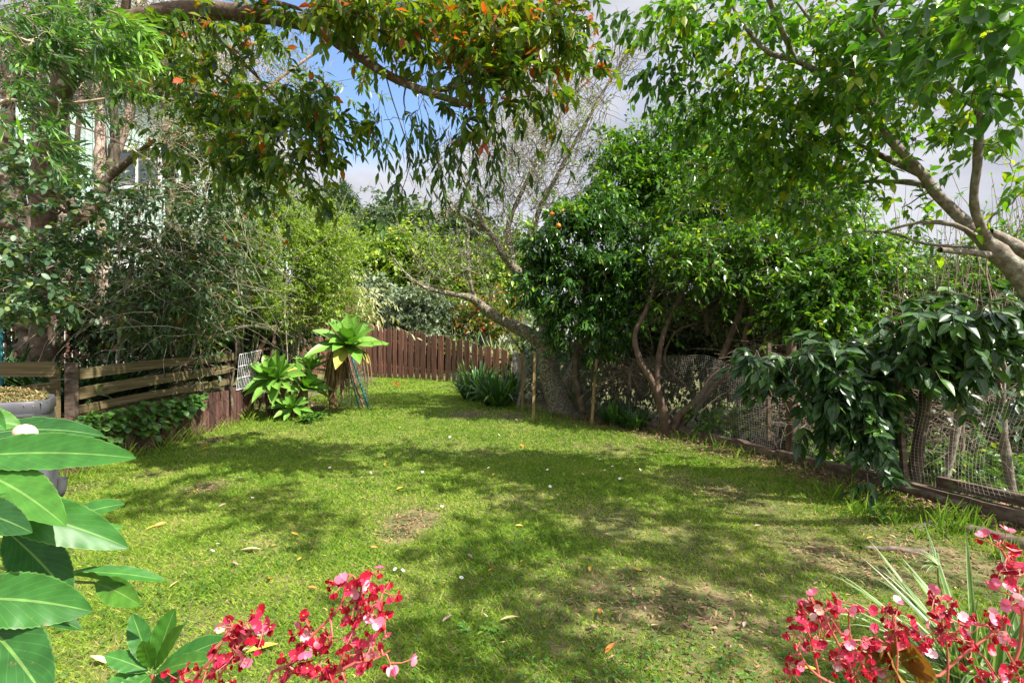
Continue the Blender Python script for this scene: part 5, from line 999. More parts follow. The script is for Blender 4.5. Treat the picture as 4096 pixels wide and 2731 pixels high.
# orange flowers in the lawn by the fence
def small_flower(label, px, py, mat, n, r, h, z=0, stem=True, name='flower', cat='flower', grp=None):
    q = G(px, py); t = thing(name, label, cat, q, grp); mb = MB(); rg = np.random.default_rng(int(px))
    hs = q + np.stack([rg.normal(0, r * 1.4, n), rg.normal(0, r, n), h + rg.normal(0, r * .8, n)], 1)
    for c in hs:
        a = np.arange(6) * 1.047; ribbons(mb, np.tile(c, (6, 1)), np.stack([np.cos(a), -.3 + 0 * a, np.sin(a)], 1), r, r * .35, 'petal', droop=.1, tint=.5)
    mb.build('petals', M[mat], t); mb = MB()
    for c in hs: tubes(mb, np.array([[q, (q + c) / 2 + V3(.01, 0, .02), c]]), np.full((1, 3), .003), 4)
    mb.build('stem', M['green_stem'], t)
small_flower('bright orange flower cluster in the grass before the picket fence', 1590, 1550, 'orangeflower', 6, .05, .12)

# ------------------------------------------------------------ lichened bare tree
def bare_tree():
    g_ = G(2235, 1650); T = Tree('bare_tree', 'leafless lichen-crusted tree with a thick trunk behind the netting and a haze of bare twigs', 'tree', g_, M['bark_lichen'], M['leaf_lime'], seed=101, crownname='budding_leaves'); d = g_[1]
    T.limb([V3(g_[0] + .10, d, -.1), P(2245, 1640, d), P(2225, 1580, d), P(2200, 1500, d), P(2190, 1440, d), P(2180, 1380, d), P(2130, 1345, d), P(2060, 1305, d), P(1985, 1270, d - .1), P(1915, 1215, d - .2), P(1880, 1190, d - .3), P(1800, 1175, d - .4), P(1700, 1150, d - .5), P(1620, 1090, d - .6), P(1560, 1010, d - .7)],
           [.34, .26, .22, .21, .20, .16, .135, .11, .10, .085, .07, .045, .03, .018, .01], k=14, rough=.06)
    T.limb(PL((2240, 1560, d), (2290, 1480, d), (2320, 1420, d), (2360, 1340, d), (2420, 1240, d)), [.12, .10, .09, .07, .05], k=11, rough=.07)
    T.limb(PL((2190, 1420, d), (2180, 1300, d + .1), (2150, 1200, d + .1), (2100, 1120, d + .1), (2050, 1065, d + .1), (2015, 1020, d), (1980, 960, d), (1930, 890, d - .1), (1880, 780, d - .2), (1830, 640, d - .2), (1800, 560, d - .2)), [.2, .15, .125, .105, .095, .075, .06, .048, .036, .024, .012], k=11, rough=.06)
    T.limb(PL((2045, 1060, d + .1), (2050, 1000, d + .2), (2035, 960, d + .2), (2040, 880, d + .3), (2100, 740, d + .3), (2190, 560, d + .3), (2280, 400, d + .3), (2400, 280, d + .3)), [.09, .085, .07, .05, .042, .034, .026, .012], k=10, rough=.06)
    T.limb(PL((2130, 1180, d + .1), (2130, 1040, d + .4), (2120, 980, d + .4), (2150, 860, d + .5), (2230, 700, d + .5), (2350, 480, d + .5), (2480, 260, d + .5), (2600, 130, d + .5)), [.11, .095, .08, .055, .045, .035, .024, .01], k=10, rough=.06)
    T.limb(PL((1905, 1210, d - .2), (1880, 1120, d - .3), (1870, 1000, d - .3), (1868, 900, d - .3), (1800, 800, d - .4), (1740, 720, d - .4)), [.045, .034, .028, .022, .016, .008], k=8)
    T.limb(PL((1960, 930, d), (1850, 860, d - .2), (1760, 800, d - .3), (1700, 700, d - .3)), [.035, .026, .018, .009], k=7)
    B = [(1800, 700, d, 110, 150, .9, 1.0), (1780, 900, d, 130, 110, .8, 1.0), (1950, 600, d, 140, 200, 1, 1.1), (2100, 560, d, 140, 230, 1, 1.5), (2270, 480, d, 170, 230, 1, 1.6), (2430, 330, d + .3, 150, 130, .8, .9), (2560, 220, d + .3, 90, 90, .6, .35), (2050, 800, d, 170, 150, .9, 1.3), (2250, 730, d, 150, 170, .9, 1.1), (1720, 1080, d - .5, 130, 90, .6, .7), (1850, 1050, d - .4, 150, 90, .6, .8), (2000, 950, d, 120, 100, .7, .8), (1980, 1150, d - .2, 120, 60, .5, .4), (1650, 1000, d - .6, 60, 100, .4, .3)]
    T.grow(blob(T.rg, B, 620), r_end=.008, taper=.014, bend=.16, rise=-.06, maxr=.03)
    T.sprays(1900, leaves=0, length=(.25, .75), droop=.0, spread=.75, r=.0066, off=.12, upb=.65, out=.5)
    T.sprays(700, leaves=4, length=(.05, .2), spread=.8, L=(.03, .055), wr=.3, tint=(.6, .25), prof='mid', r=.003, off=.03, whorl=True, hang=0)
    # lichen tufts on the limbs
    mb = MB(); rg = T.rg; n = 9000; ix = rg.integers(0, len(T.P), n); ix = ix[T.R[ix] > .005]; n = len(ix)
    ribbons(mb, T.P[ix] + rg.normal(0, 1, (n, 3)) * T.R[ix][:, None] * .8, rg.normal(0, 1, (n, 3)), rg.uniform(.02, .055, n), rg.uniform(.006, .014, n), 'tiny', droop=.2, tint=.5, across=2)
    mb.build('lichen', M['lichen'], T.root)
    return T.done()
bare_tree()

# ------------------------------------------------------------ citrus tree with oranges, and the taller leafy trees
def citrus():
    d = 8.7; T = shrub('citrus_tree', 'glossy dark green citrus tree with three orange fruits near its top left', G(2330, 1640) + V3(.1, -.3, 0), [(PL((2330, 1640, d), (2300, 1500, d), (2310, 1380, d), (2350, 1250, d), (2330, 1100, d)), [.07, .065, .055, .045, .03]), (PL((2310, 1400, d), (2400, 1300, d), (2500, 1180, d)), [.05, .04, .025])],
        [(2350, 1000, d, 240, 170, .7, 1.3), (2200, 1150, d, 130, 150, .5, 1.2), (2480, 1130, d, 190, 150, .7, 1.1), (2300, 880, d, 120, 70, .5, .9), (2400, 1320, d - .2, 110, 120, .4, 1.0), (2230, 1330, d, 80, 90, .4, .6), (2420, 830, d + .2, 130, 120, .6, .9), (2540, 1250, d - .1, 90, 80, .4, .5), (2130, 960, d, 50, 60, .3, .5)],
        'bark_dark', 'leaf_citrus', 111, 260, 1900, spray=dict(L=(.075, .125), wr=.21, hang=.25, length=(.15, .35), leaves=9, off=.09, tint=(.42, .22), prof='lance', upb=.25, ldroop=.3), cat='tree')
    for (px, py) in ((2208, 858), (2250, 842), (2234, 903)):
        q = P(px, py, 8.15); th = np.linspace(0, np.pi, 9); mb = MB(); r = .040 if py != 842 else .026
        tubes(mb, np.array([q + V3(0, 0, r * math.cos(a)) for a in th])[None], (r * np.sin(th) + .001)[None], 12); o = mb.build('orange', M['orange'], T.root)
        mb = MB(); tubes(mb, np.array([[q + V3(0, 0, r * .9), q + V3(0, .01, r * 2)]]), np.full((1, 2), .004), 4); mb.build('stalk', M['green_stem'], o)
    T.sprays(24, leaves=9, anchors=np.array(PL((2208, 840, 8.2), (2260, 830, 8.2), (2300, 810, 8.2), (2120, 905, 8.3))), dirs=np.tile(V3(0, 0, 1), (4, 1)), L=(.07, .11), wr=.2, tint=(.85, .12), length=(.1, .3), upb=.6, off=.04)
    mb = MB(); rg = T.rg; n = 520; A = T.tips[rg.integers(0, len(T.tips), n // 4)]; A = A[A[:, 1] < d + .15]; A = np.repeat(A, 5, 0) + rg.normal(0, .035, (len(A) * 5, 3)) - V3(0, .12, 0)
    ribbons(mb, A, rg.normal(0, 1, A.shape), .02, .006, 'tiny', droop=.1, across=2); mb.build('blossom', M['cream'], T.root)
    T.done()
citrus()
bu = dict(L=(.065, .115), wr=.23, hang=.3, length=(.18, .42), leaves=9, off=.1, tint=(.48, .24), prof='lance', upb=.15, ldroop=.2, droop=.25)
shrub('leafy_tree', 'tall pointed leafy green tree rising behind the citrus tree', P(2560, 1600, 10.2), [(PL((2560, 1600, 10.2), (2550, 1300, 10.2), (2580, 1000, 10.2), (2600, 700, 10.2), (2700, 450, 10.2)), [.11, .10, .08, .05, .02])],
      [(2560, 620, 10, 190, 130, .8, 1.1), (2740, 480, 10, 150, 90, .7, 1.0), (2480, 760, 10, 160, 120, .8, 1.0), (2700, 700, 10, 200, 160, .8, 1.2), (2900, 580, 10, 170, 120, .7, 1.0), (2650, 900, 10, 200, 140, .8, .9), (2460, 560, 10, 70, 80, .5, .5)], 'bark_red', 'leaf_bushy', 112, 260, 2100, spray=dict(bu, L=(.08, .13)), cat='tree').done()
shrub('leafy_tree', 'broad leafy green tree with slender brown branches behind the right-hand trees', P(3000, 1550, 8.6), [(PL((3000, 1600, 8.6), (3010, 1400, 8.6), (3000, 1150, 8.6), (3050, 900, 8.6), (3100, 700, 8.6)), [.08, .07, .055, .04, .02]), (PL((2750, 655, 8.3), (2850, 672, 8.2), (2980, 685, 8.2), (3130, 690, 8.3)), [.03, .035, .04, .03])],
      [(2850, 800, 8.4, 220, 150, .7, 1.2), (3100, 800, 8.5, 200, 150, .7, 1.1), (3300, 780, 8.5, 160, 130, .7, .9), (2980, 640, 8.6, 240, 80, .7, 1.0), (2750, 980, 8.3, 170, 120, .6, 1.0), (3000, 1000, 8.4, 220, 120, .7, 1.0), (3400, 930, 8.5, 140, 100, .6, .8)], 'bark_red', 'leaf_bushy', 113, 260, 2000, spray=bu, cat='tree').done()
def multistem():
    d = 7.5; g_ = G(2670, 1735); 
    T = Tree('multi_stemmed_tree', 'small tree with several bare reddish brown stems rising from the timber edging into glossy leaves', 'tree', g_, M['bark_red'], M['leaf_bushy'], seed=121)
    T.limb([g_ - V3(0, 0, .1)] + PL((2665, 1700, d), (2640, 1600, d), (2600, 1510, d), (2560, 1440, d), (2540, 1340, d + .1), (2590, 1230, d + .2), (2620, 1130, d + .2)), [.11, .085, .06, .05, .045, .04, .032, .02], k=10)
    T.limb(PL((2690, 1720, d), (2720, 1660, d), (2790, 1600, d), (2840, 1530, d), (2880, 1450, d), (2930, 1330, d), (2970, 1220, d), (3010, 1110, d)), [.07, .062, .056, .055, .052, .048, .042, .035], k=10)
    T.limb(PL((2660, 1640, d), (2630, 1540, d), (2640, 1400, d + .1), (2670, 1290, d + .2), (2740, 1150, d + .2), (2780, 1050, d + .2)), [.05, .045, .042, .038, .03, .02], k=8)
    T.limb(PL((2830, 1550, d), (2960, 1490, d - .1), (2985, 1440, d - .1), (2980, 1340, d - .1), (3005, 1260, d - .1), (3018, 1180, d - .1), (2995, 1110, d - .1)), [.045, .04, .036, .034, .032, .03, .026], k=9)
    T.limb(PL((2700, 1735, d), (2780, 1640, d), (2900, 1500, d - .1), (2990, 1450, d - .2), (3080, 1360, d - .2), (3160, 1300, d - .2), (3250, 1290, d - .2)), [.05, .04, .036, .036, .032, .028, .02], k=9)
    T.limb(PL((2900, 1480, d), (3000, 1455, d), (3100, 1400, d), (3180, 1410, d)), [.02, .018, .012, .006], k=6)
    T.limb(PL((2990, 1200, d), (3060, 1155, d), (3170, 1150, d), (3240, 1130, d)), [.022, .018, .014, .008], k=6)
    T.limb(PL((2790, 1290, d + .3), (2700, 1330, d + .3), (2660, 1450, d + .3), (2760, 1560, d + .3)), [.015, .018, .02, .02], k=6)
    T.grow(blob(T.rg, [(2850, 1040, d, 200, 110, .6, 1.2), (2900, 1230, d + .5, 170, 90, .3, .5), (2640, 1240, d + .3, 70, 90, .3, .4), (3050, 960, d, 180, 90, .6, 1), (3230, 980, d, 150, 110, .5, 1), (2700, 1030, d + .2, 130, 60, .5, .6), (3180, 1130, d, 110, 60, .4, .4)], 190), r_end=.004, taper=.009)
    T.sprays(850, leaves=9, **{k: v for k, v in bu.items() if k != 'leaves'})
    T.sprays(420, leaves=0, length=(.2, .7), droop=.2, spread=.9, r=.0045, off=.4)
    T.done()
multistem()
def dead_twigs(label, px, py, d, rx, ry, rd, n, seed, mat='twig_dry', upb=.2, ln=(.3, .8)):
    b = P(px, py + ry, d); T = Tree('dead_brush', label, 'brush', b, M[mat], M['leaf_dark'], seed=seed, woodname='twigs')
    T.limb([b, P(px, py, d), P(px + 20, py - ry * .6, d)], [.03, .02, .01], k=6); T.grow(blob(T.rg, [(px, py, d, rx, ry, rd)], n // 6), r_end=.003, bend=.3, maxr=.012, taper=.006)
    T.sprays(n, leaves=0, length=ln, droop=.25, spread=.9, r=.0035, off=.12, upb=upb, k=3); 
    for c in T.root.children: pass
    T.done()
dead_twigs('tangle of pale dead twigs between the brown stems of the multi-stemmed tree', 2830, 1180, 8.2, 200, 160, .4, 420, 131)
dead_twigs('dry brushwood heap behind the netting right of the multi-stemmed tree', 3080, 1500, 6.9, 130, 130, .4, 460, 132)
dead_twigs('dead brushwood behind the netting left of the multi-stemmed tree', 2520, 1480, 8.4, 130, 60, .3, 220, 133)
dead_twigs('sunlit dry brush in the gap behind the glossy big-leaved shrub', 3560, 1300, 6.8, 240, 190, .6, 420, 134, upb=.3)
dead_twigs('dry twiggy brush behind the netting at the right edge', 3850, 1700, 5.4, 230, 200, .5, 240, 135)
dead_twigs('bare brush low behind the netting under the big-leaved shrub', 3330, 1700, 5.8, 200, 130, .4, 140, 136)
# whippy upright shoots
def whips(label, px0, px1, y0, y1, d, n, seed):
    rg = np.random.default_rng(seed); b = P((px0 + px1) / 2, y0, d); t = thing('coppice_shoots', label, 'shoots', b); mb = MB(); m = 7
    x = rg.uniform(px0, px1, n); dd = d + rg.normal(0, .3, n); top = y1 + rg.uniform(-1, 1, n) * 180 * rg.random(n); u = np.linspace(0, 1, m)
    A = np.stack([P(x[i], y0, dd[i]) for i in range(n)]); B = np.stack([P(x[i] + rg.normal(0, 75), top[i], dd[i]) for i in range(n)])
    Q = A[:, None] + (B - A)[:, None] * u[None, :, None]; Q[:, 1:] += rg.normal(0, .03, (n, m - 1, 3)); tubes(mb, Q, rg.uniform(.004, .011, (n, 1)) * (1 - .7 * u)[None], 5); mb.build('stems', M['twig_dry'], t)
    N = 260; i = rg.integers(0, n, N); k = rg.integers(2, m, N); mb = MB(); ribbons(mb, Q[i, k], rg.normal(0, 1, (N, 3)) + V3(0, 0, .5), rg.uniform(.05, .1, N), .012, 'lance', tint=rg.uniform(.2, 1, N)); mb.build('leaves', M['leaf_bushy'], t)
whips('cluster of upright tan coppice shoots below the forked pale limbs at the right', 3560, 3960, 1480, 860, 6.6, 42, 141)
whips('sparse upright bare shoots against the sky at the far right edge', 3960, 4180, 1300, 760, 6.2, 26, 142)
def stump(label, px, py, d, r, h, mat='bark_grey', lean=0):
    b = P(px, py, d); A = catmull([b, b + V3(lean * .5, 0, h * .5), b + V3(lean, 0, h)], .06); mb = MB(); tubes(mb, A[None], np.linspace(r * 1.2, r, len(A))[None], 11); v = mb.v[-1]; v += np.random.default_rng(3).normal(0, r * .05, v.shape).astype(np.float32); e = A[-1]; o = mb.build('cut_trunk', M[mat], origin=b); tag(o, label, 'trunk')
stump('pale cut-back trunk standing among the coppice shoots', 3560, 1750, 6.0, .05, 1.45)
stump('grey leaning trunk close behind the netting near the right edge', 3640, 2010, 4.7, .05, 1.1, 'bark_dark', .16)
stump('weathered leaning trunk behind the netting, right of the dark one', 3760, 2010, 5.0, .035, .9, 'bark_grey', .2)
stump('slender brown trunk behind the netting under the glossy big-leaved shrub', 3165, 1800, 5.9, .05, 1.3, 'bark_red')
# roots over the lawn edge
def root(label, pts, r):
    p = np.array([G(a, b) + V3(0, 0, r[i] * .2) for i, (a, b) in enumerate(pts)]); A = catmull(np.hstack([p, np.array(r)[:, None]]), .05); mb = MB(); tubes(mb, A[None, :, :3], A[None, :, 3], 9); v = mb.v[-1]; v += np.random.default_rng(3).normal(0, .004, v.shape).astype(np.float32); o = mb.build('tree_root', M['root'], origin=p[0]); tag(o, label, 'root')
root('grey tree root running along below the edging in the right corner', [(3640, 2120), (3760, 2110), (3900, 2140), (4060, 2190), (4250, 2250)], [.02, .05, .06, .07, .09])
root('short tree root lump in the lawn below the grey corner root', [(3640, 2130), (3700, 2120), (3780, 2125)], [.02, .04, .02])
root('thin surface root crossing the dry grass at the right', [(3440, 2190), (3560, 2200), (3680, 2210), (3760, 2200)], [.01, .022, .022, .01])

# ------------------------------------------------------------ big-leaved glossy shrubs on the right
def lemon(label, base, stems, blobs, seed, n, sp, L=(.09, .155), tint=(.4, .25)):
    T = Tree('big_leaved_shrub', label, 'shrub', base, M['bark_grey'], M['leaf_lemon'], seed=seed, group='glossy big-leaved shrubs at the right')
    for pts, rad in stems: T.limb(pts, rad, k=8)
    T.grow(blob(T.rg, blobs, n), r_end=.004, taper=.008, maxr=.018); rg = T.rg; s0 = T.lv
    A, D = T.tips, T.tdir; ix = rg.integers(0, len(A), sp); st = A[ix] + rg.normal(0, .04, (sp, 3)); D = nrm(D[ix] * .4 + rg.normal(0, .7, (sp, 3)) - UP * .15); ls = rg.uniform(.08, .2, sp); u = np.linspace(0, 1, 4)
    pt = st[:, None] + ls[:, None, None] * (D[:, None] * u[None, :, None] - .3 * (u ** 2)[None, :, None] * UP); tubes(T.wood, pt, np.broadcast_to(.004 * (1 - .4 * u), (sp, 4)), 4)
    for k in range(6):
        p = pt[:, min(3, 1 + k // 2)]; a = rg.uniform(0, 6.28, sp); q = nrm(D * .6 + np.stack([np.cos(a), np.sin(a), rg.normal(-.2, .3, sp)], 1) - UP * rg.uniform(0, .6, (sp, 1)))
        LL = rg.uniform(*L, sp); ribbons(T.lv, p, q, LL, LL * rg.uniform(.25, .32, sp), 'mid5', droop=rg.uniform(.05, .6, sp), fold=.25, up=nrm(UP + rg.normal(0, .4, (sp, 3)) - V3(0, .4, 0)), across=5, tint=np.clip(rg.normal(*tint, sp), 0, 1), uv=True)
    T.done()
lemon('dark glossy big-leaved shrub drooping over the netting, left of the two', P(3330, 1900, 5.2), [(PL((3400, 1930, 5.2), (3390, 1750, 5.1), (3350, 1600, 4.9), (3280, 1480, 4.8), (3150, 1430, 4.8), (3050, 1450, 4.8)), [.035, .03, .026, .022, .016, .01]), (PL((3350, 1600, 4.9), (3430, 1500, 4.8), (3540, 1440, 4.7)), [.022, .018, .01])],
      [(3080, 1470, 4.9, 120, 90, .3, .8), (3260, 1400, 4.8, 150, 90, .3, 1.2), (3430, 1490, 4.7, 190, 120, .3, 1.6), (3580, 1420, 4.7, 130, 90, .3, .9), (3330, 1640, 4.7, 120, 90, .3, 1.2), (3480, 1650, 4.6, 110, 90, .3, 1.1), (3440, 1790, 4.5, 90, 80, .2, .8), (3560, 1540, 4.6, 110, 80, .3, .8), (3000, 1580, 4.9, 60, 60, .2, .4), (3330, 1300, 4.9, 90, 60, .3, .4), (3680, 1260, 4.8, 110, 70, .3, .5), (3470, 1900, 4.4, 50, 50, .2, .35)], 151, 140, 340)
lemon('dark glossy big-leaved shrub at the right edge above the netting, right of the two', V3(4.6, 4.6, 0), [([V3(4.6, 4.6, 0), V3(4.5, 4.6, .7)] + PL((4000, 1500, 4.5), (3900, 1380, 4.4), (3780, 1330, 4.4)), [.04, .035, .028, .02, .012]), (PL((4020, 1480, 4.5), (3980, 1350, 4.4), (3960, 1200, 4.4)), [.02, .016, .01])],
      [(3680, 1380, 4.5, 110, 90, .3, .7), (3850, 1280, 4.4, 190, 110, .4, 1.3), (3780, 1420, 4.4, 140, 80, .3, 1.1), (3960, 1430, 4.3, 140, 90, .3, 1.1), (3980, 1230, 4.4, 110, 70, .3, .9), (4040, 1560, 4.3, 70, 80, .3, .6), (3700, 1240, 4.5, 120, 60, .3, .5), (3860, 1520, 4.3, 110, 50, .3, .6), (3600, 1330, 4.6, 100, 60, .3, .4)], 152, 110, 260, tint=(.5, .3))
bz = dict(bu, L=(.06, .10))
shrub('bushy_shrub', 'rounded glossy green bushy shrub under the forked pale limbs', P(3400, 1600, 6.9), base_stems(3400, 1560, 6.9, 4, rg0, 60, 420, .03), [(3450, 1080, 6.8, 190, 130, .6, 1.2), (3330, 1250, 6.7, 180, 130, .6, 1.1), (3560, 1000, 7, 150, 80, .5, .8), (3200, 1180, 6.9, 130, 120, .5, .9), (3400, 1400, 6.6, 150, 80, .4, .6)], 'bark_red', 'leaf_bushy', 161, 200, 1250, spray=dict(bz, wr=.27)).done()
shrub('background_shrub', 'sparse twiggy shrub against the sky at the right edge', P(3950, 1500, 7.4), base_stems(3950, 1500, 7.4, 4, rg0, 60, 500, .02), [(4030, 960, 7.4, 130, 90, .5, .6), (3850, 1090, 7.4, 190, 110, .5, 1.0), (4050, 1150, 7.4, 130, 130, .5, 1.0), (3700, 1180, 7.2, 150, 120, .5, .9)], 'twig_dry', 'leaf_bushy', 162, 150, 640, spray=bz).done()
# dark hedge mass behind the netting
HR = 'dark background shrubs behind the netting'
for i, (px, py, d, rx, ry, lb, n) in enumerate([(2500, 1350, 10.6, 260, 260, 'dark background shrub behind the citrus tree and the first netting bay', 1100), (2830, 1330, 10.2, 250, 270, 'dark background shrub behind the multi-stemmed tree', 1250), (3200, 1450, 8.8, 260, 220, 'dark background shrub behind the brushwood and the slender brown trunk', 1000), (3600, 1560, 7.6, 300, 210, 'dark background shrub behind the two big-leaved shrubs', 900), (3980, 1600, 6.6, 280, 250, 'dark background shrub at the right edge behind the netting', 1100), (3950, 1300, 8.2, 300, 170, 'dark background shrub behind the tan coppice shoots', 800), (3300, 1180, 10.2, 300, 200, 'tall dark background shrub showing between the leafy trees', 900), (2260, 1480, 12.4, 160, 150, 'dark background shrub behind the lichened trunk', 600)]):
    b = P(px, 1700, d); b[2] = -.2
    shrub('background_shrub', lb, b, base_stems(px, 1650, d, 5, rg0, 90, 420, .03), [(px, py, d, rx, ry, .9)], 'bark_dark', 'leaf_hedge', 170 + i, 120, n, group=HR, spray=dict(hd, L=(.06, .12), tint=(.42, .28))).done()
# low sunlit undergrowth behind netting
for i, (px, py, d, rx, ry, lb) in enumerate([(3330, 1790, 6.1, 130, 60, 'low sunlit green undergrowth behind the netting under the big-leaved shrub'), (3760, 1850, 5.6, 180, 90, 'ivy-like undergrowth behind the netting near the leaning trunks'), (3990, 1950, 4.9, 140, 110, 'leafy undergrowth behind the netting in the right corner'), (2900, 1690, 7.2, 120, 40, 'leafy undergrowth behind the netting right of the multi-stemmed tree')]):
    b = P(px, py + ry, d); b[2] = max(-.3, min(b[2], .1))
    shrub('undergrowth', lb, b, [([b, P(px, py, d)], [.01, .006])], [(px, py, d, rx, ry, .4)], 'twig_dry', 'leaf_bushy', 190 + i, 50, 190, grow=dict(maxr=.006), spray=dict(L=(.04, .08), wr=.3, prof='mid', length=(.1, .3), leaves=7, off=.1, tint=(.5, .25), hang=.1, r=.002)).done()

# ------------------------------------------------------------ beyond the end fence
def far_shrub(name, label, px, py, d, blobs, leaf, seed, n, sp, L, cat='tree', bark='bark_dark', **kw):
    b = P(px, py, d); b[2] = min(b[2], float(gz(b[0], b[1])) + .2); top = P(px, py - 200, d)
    T = Tree(name, label, cat, b, M[bark], M[leaf], seed=seed); T.limb([b, (b + top) / 2, top], np.array([.014, .011, .006]) * d * .8, k=8, step=.3)
    T.grow(blob(T.rg, blobs, n), r_end=.0009 * d, taper=.012, maxr=.006 * d)
    s_ = dict(leaves=10, tint=(.45, .25), length=(.03 * d, .06 * d), droop=.2, spread=.8, r=.0005 * d, L=L, wr=.35, prof='mid', hang=.2, off=.02 * d, upb=.2, woody=False); s_.update(kw)
    T.sprays(sp, **s_); return T.done()
far_shrub('rounded_bush', 'dense rounded grey-green bush above the middle of the brown picket fence', 1680, 1400, 22, [(1675, 1260, 22, 115, 95, 1.2, 1), (1690, 1330, 21.6, 120, 50, 1.0, .7), (1640, 1220, 22, 80, 50, 1, .5), (1730, 1230, 22, 60, 50, 1, .4)], 'leaf_pohu', 401, 420, 2000, (.10, .17), cat='bush', upb=.6, hang=-.3, whorl=True, wr=.28, length=(.2, .5), off=.12)
far_shrub('lime_tree', 'fresh lime-green leafy tree behind the grey rounded bush, left of the bare twigs', 1560, 1400, 28, [(1560, 1080, 28, 130, 90, 2, 1.2), (1480, 1150, 28, 100, 90, 2, 1), (1640, 1030, 28.5, 90, 70, 1.5, .8), (1540, 1000, 28, 60, 30, 1.2, .4), (1690, 1100, 28.5, 80, 70, 1.5, .6), (1440, 1060, 28, 60, 70, 1, .5)], 'leaf_lime', 402, 300, 2300, (.15, .26), tint=(.45, .28))
far_shrub('lime_tree', 'yellow-green leafy tree partly hidden by the lichened limb of the bare tree', 1880, 1400, 27, [(1870, 1120, 27, 120, 110, 2, 1), (1980, 1180, 27, 110, 90, 2, 1), (2050, 1080, 27, 80, 120, 1.5, .6), (1930, 1010, 27, 90, 50, 1.5, .3)], 'leaf_lime', 403, 200, 1300, (.14, .24), tint=(.38, .26))
far_shrub('dark_tree', 'dark rounded tree against the cloudy sky just left of the bare twigs', 1620, 1300, 45, [(1600, 920, 45, 70, 40, 3, 1), (1640, 960, 45, 60, 40, 3, .8), (1560, 950, 45, 60, 40, 3, .7), (1620, 1010, 45, 90, 50, 3, .8)], 'leaf_far', 404, 150, 900, (.35, .55), tint=(.4, .25))
far_shrub('dark_tree', 'dark feathery tree showing through the bare twigs behind the lime trees', 1830, 1300, 42, [(1820, 1000, 42, 80, 80, 3, 1), (1790, 1090, 42, 90, 70, 3, 1), (1870, 920, 42, 60, 50, 2, .5), (1780, 940, 42, 40, 40, 2, .4)], 'leaf_far', 405, 150, 850, (.3, .5), tint=(.25, .2))
far_shrub('dark_tree', 'dark twiggy tree between the distant pine and the rounded dark tree', 1480, 1300, 40, [(1470, 940, 40, 60, 40, 2, .6), (1430, 980, 40, 70, 60, 2, 1), (1520, 960, 40, 50, 40, 2, .5)], 'leaf_far', 406, 120, 600, (.28, .42))
def pine():
    d = 55; b = P(1365, 1300, d); T = Tree('pine_tree', 'distant dark pine tree standing against the pale cloud at the end of the garden', 'tree', b, M['bark_dark'], M['leaf_far'], seed=407)
    T.limb([b, P(1362, 1100, d), P(1358, 900, d), P(1355, 745, d)], [.45, .38, .25, .08], k=8, step=.5)
    tg = []; rg = T.rg
    for y in np.linspace(755, 950, 26):
        w = 18 + (y - 745) * .42; tg += [P(1356 + rg.uniform(-w, w), y + rg.normal(0, 8), d + rg.normal(0, 1.2)) for _ in range(6)]
    T.grow(np.array(tg), r_end=.03, maxr=.1, taper=.02, rise=.05); T.sprays(900, leaves=12, length=(.5, 1.1), spread=.7, out=.7, L=(.35, .6), wr=.10, hang=-.2, upb=.3, off=.25, prof='mid', tint=(.35, .25), woody=False); T.done()
pine()
rb = np.random.default_rng(5)
far_shrub('flowering_shrub', 'tangled shrub dotted orange and red above the right part of the picket fence', 1880, 1420, 23, [(1850, 1260, 23, 80, 60, 1.2, 1), (1930, 1290, 23, 90, 50, 1.2, 1), (2000, 1250, 23, 60, 70, 1, .8)], 'leaf_over', 408, 130, 620, (.10, .2), cat='shrub', tint=(.62, .24), woody=True, wr=.25)
far_shrub('background_shrub', 'pale green shrub at the left end of the dark boarded fence', 1400, 1400, 25, [(1430, 1200, 25, 80, 40, 1.5, 1), (1500, 1210, 25.5, 60, 30, 1, .8)], 'leaf_pohu', 409, 80, 450, (.14, .24), cat='shrub')
far_shrub('background_shrub', 'dry straw-coloured shrub hanging over the left end of the picket fence', 1395, 1330, 16, [(1390, 1230, 16, 35, 60, .5, 1)], 'leaf_flax', 410, 40, 200, (.12, .25), cat='shrub', tint=(.9, .15), wr=.1, hang=.9)
# a far belt of trees closes the view
mb = MB(); n = 26000; a = rb.uniform(-1.25, 1.25, n); dd = rb.uniform(60, 85, n); hh = (3.0 + 2.2 * np.sin(a * 9) + 1.3 * np.sin(a * 23 + 1)) * 1.6 + 2.5
pos = np.stack([dd * a, dd, rb.random(n) ** .8 * hh * dd / 70 + .8], 1); D = rb.normal(0, 1, (n, 3)) - V3(0, 0, .2)
ribbons(mb, pos, D, rb.uniform(.5, 1.1, n), rb.uniform(.18, .35, n), 'tiny', across=2, tint=np.clip(rb.normal(.4, .25, n), 0, 1)); mb.build('far_woodland', M['leaf_far'], kind='stuff')
mb = MB(); n = 26000; a = rb.uniform(-1.3, 1.3, n); dd = rb.uniform(30, 38, n)
hh = np.where(a < -.38, 5.2 + 1.2 * np.sin(a * 14), np.where(a > .08, 4.0 + .8 * np.sin(a * 17), 2.0))
pos = np.stack([dd * a, dd, rb.random(n) * hh + .4], 1); D = rb.normal(0, 1, (n, 3)) - V3(0, 0, .2)
ribbons(mb, pos, D, rb.uniform(.25, .5, n), rb.uniform(.08, .16, n), 'tiny', across=2, tint=np.clip(rb.normal(.5, .28, n), 0, 1)); mb.build('background_thicket', M['leaf_far'], kind='stuff')

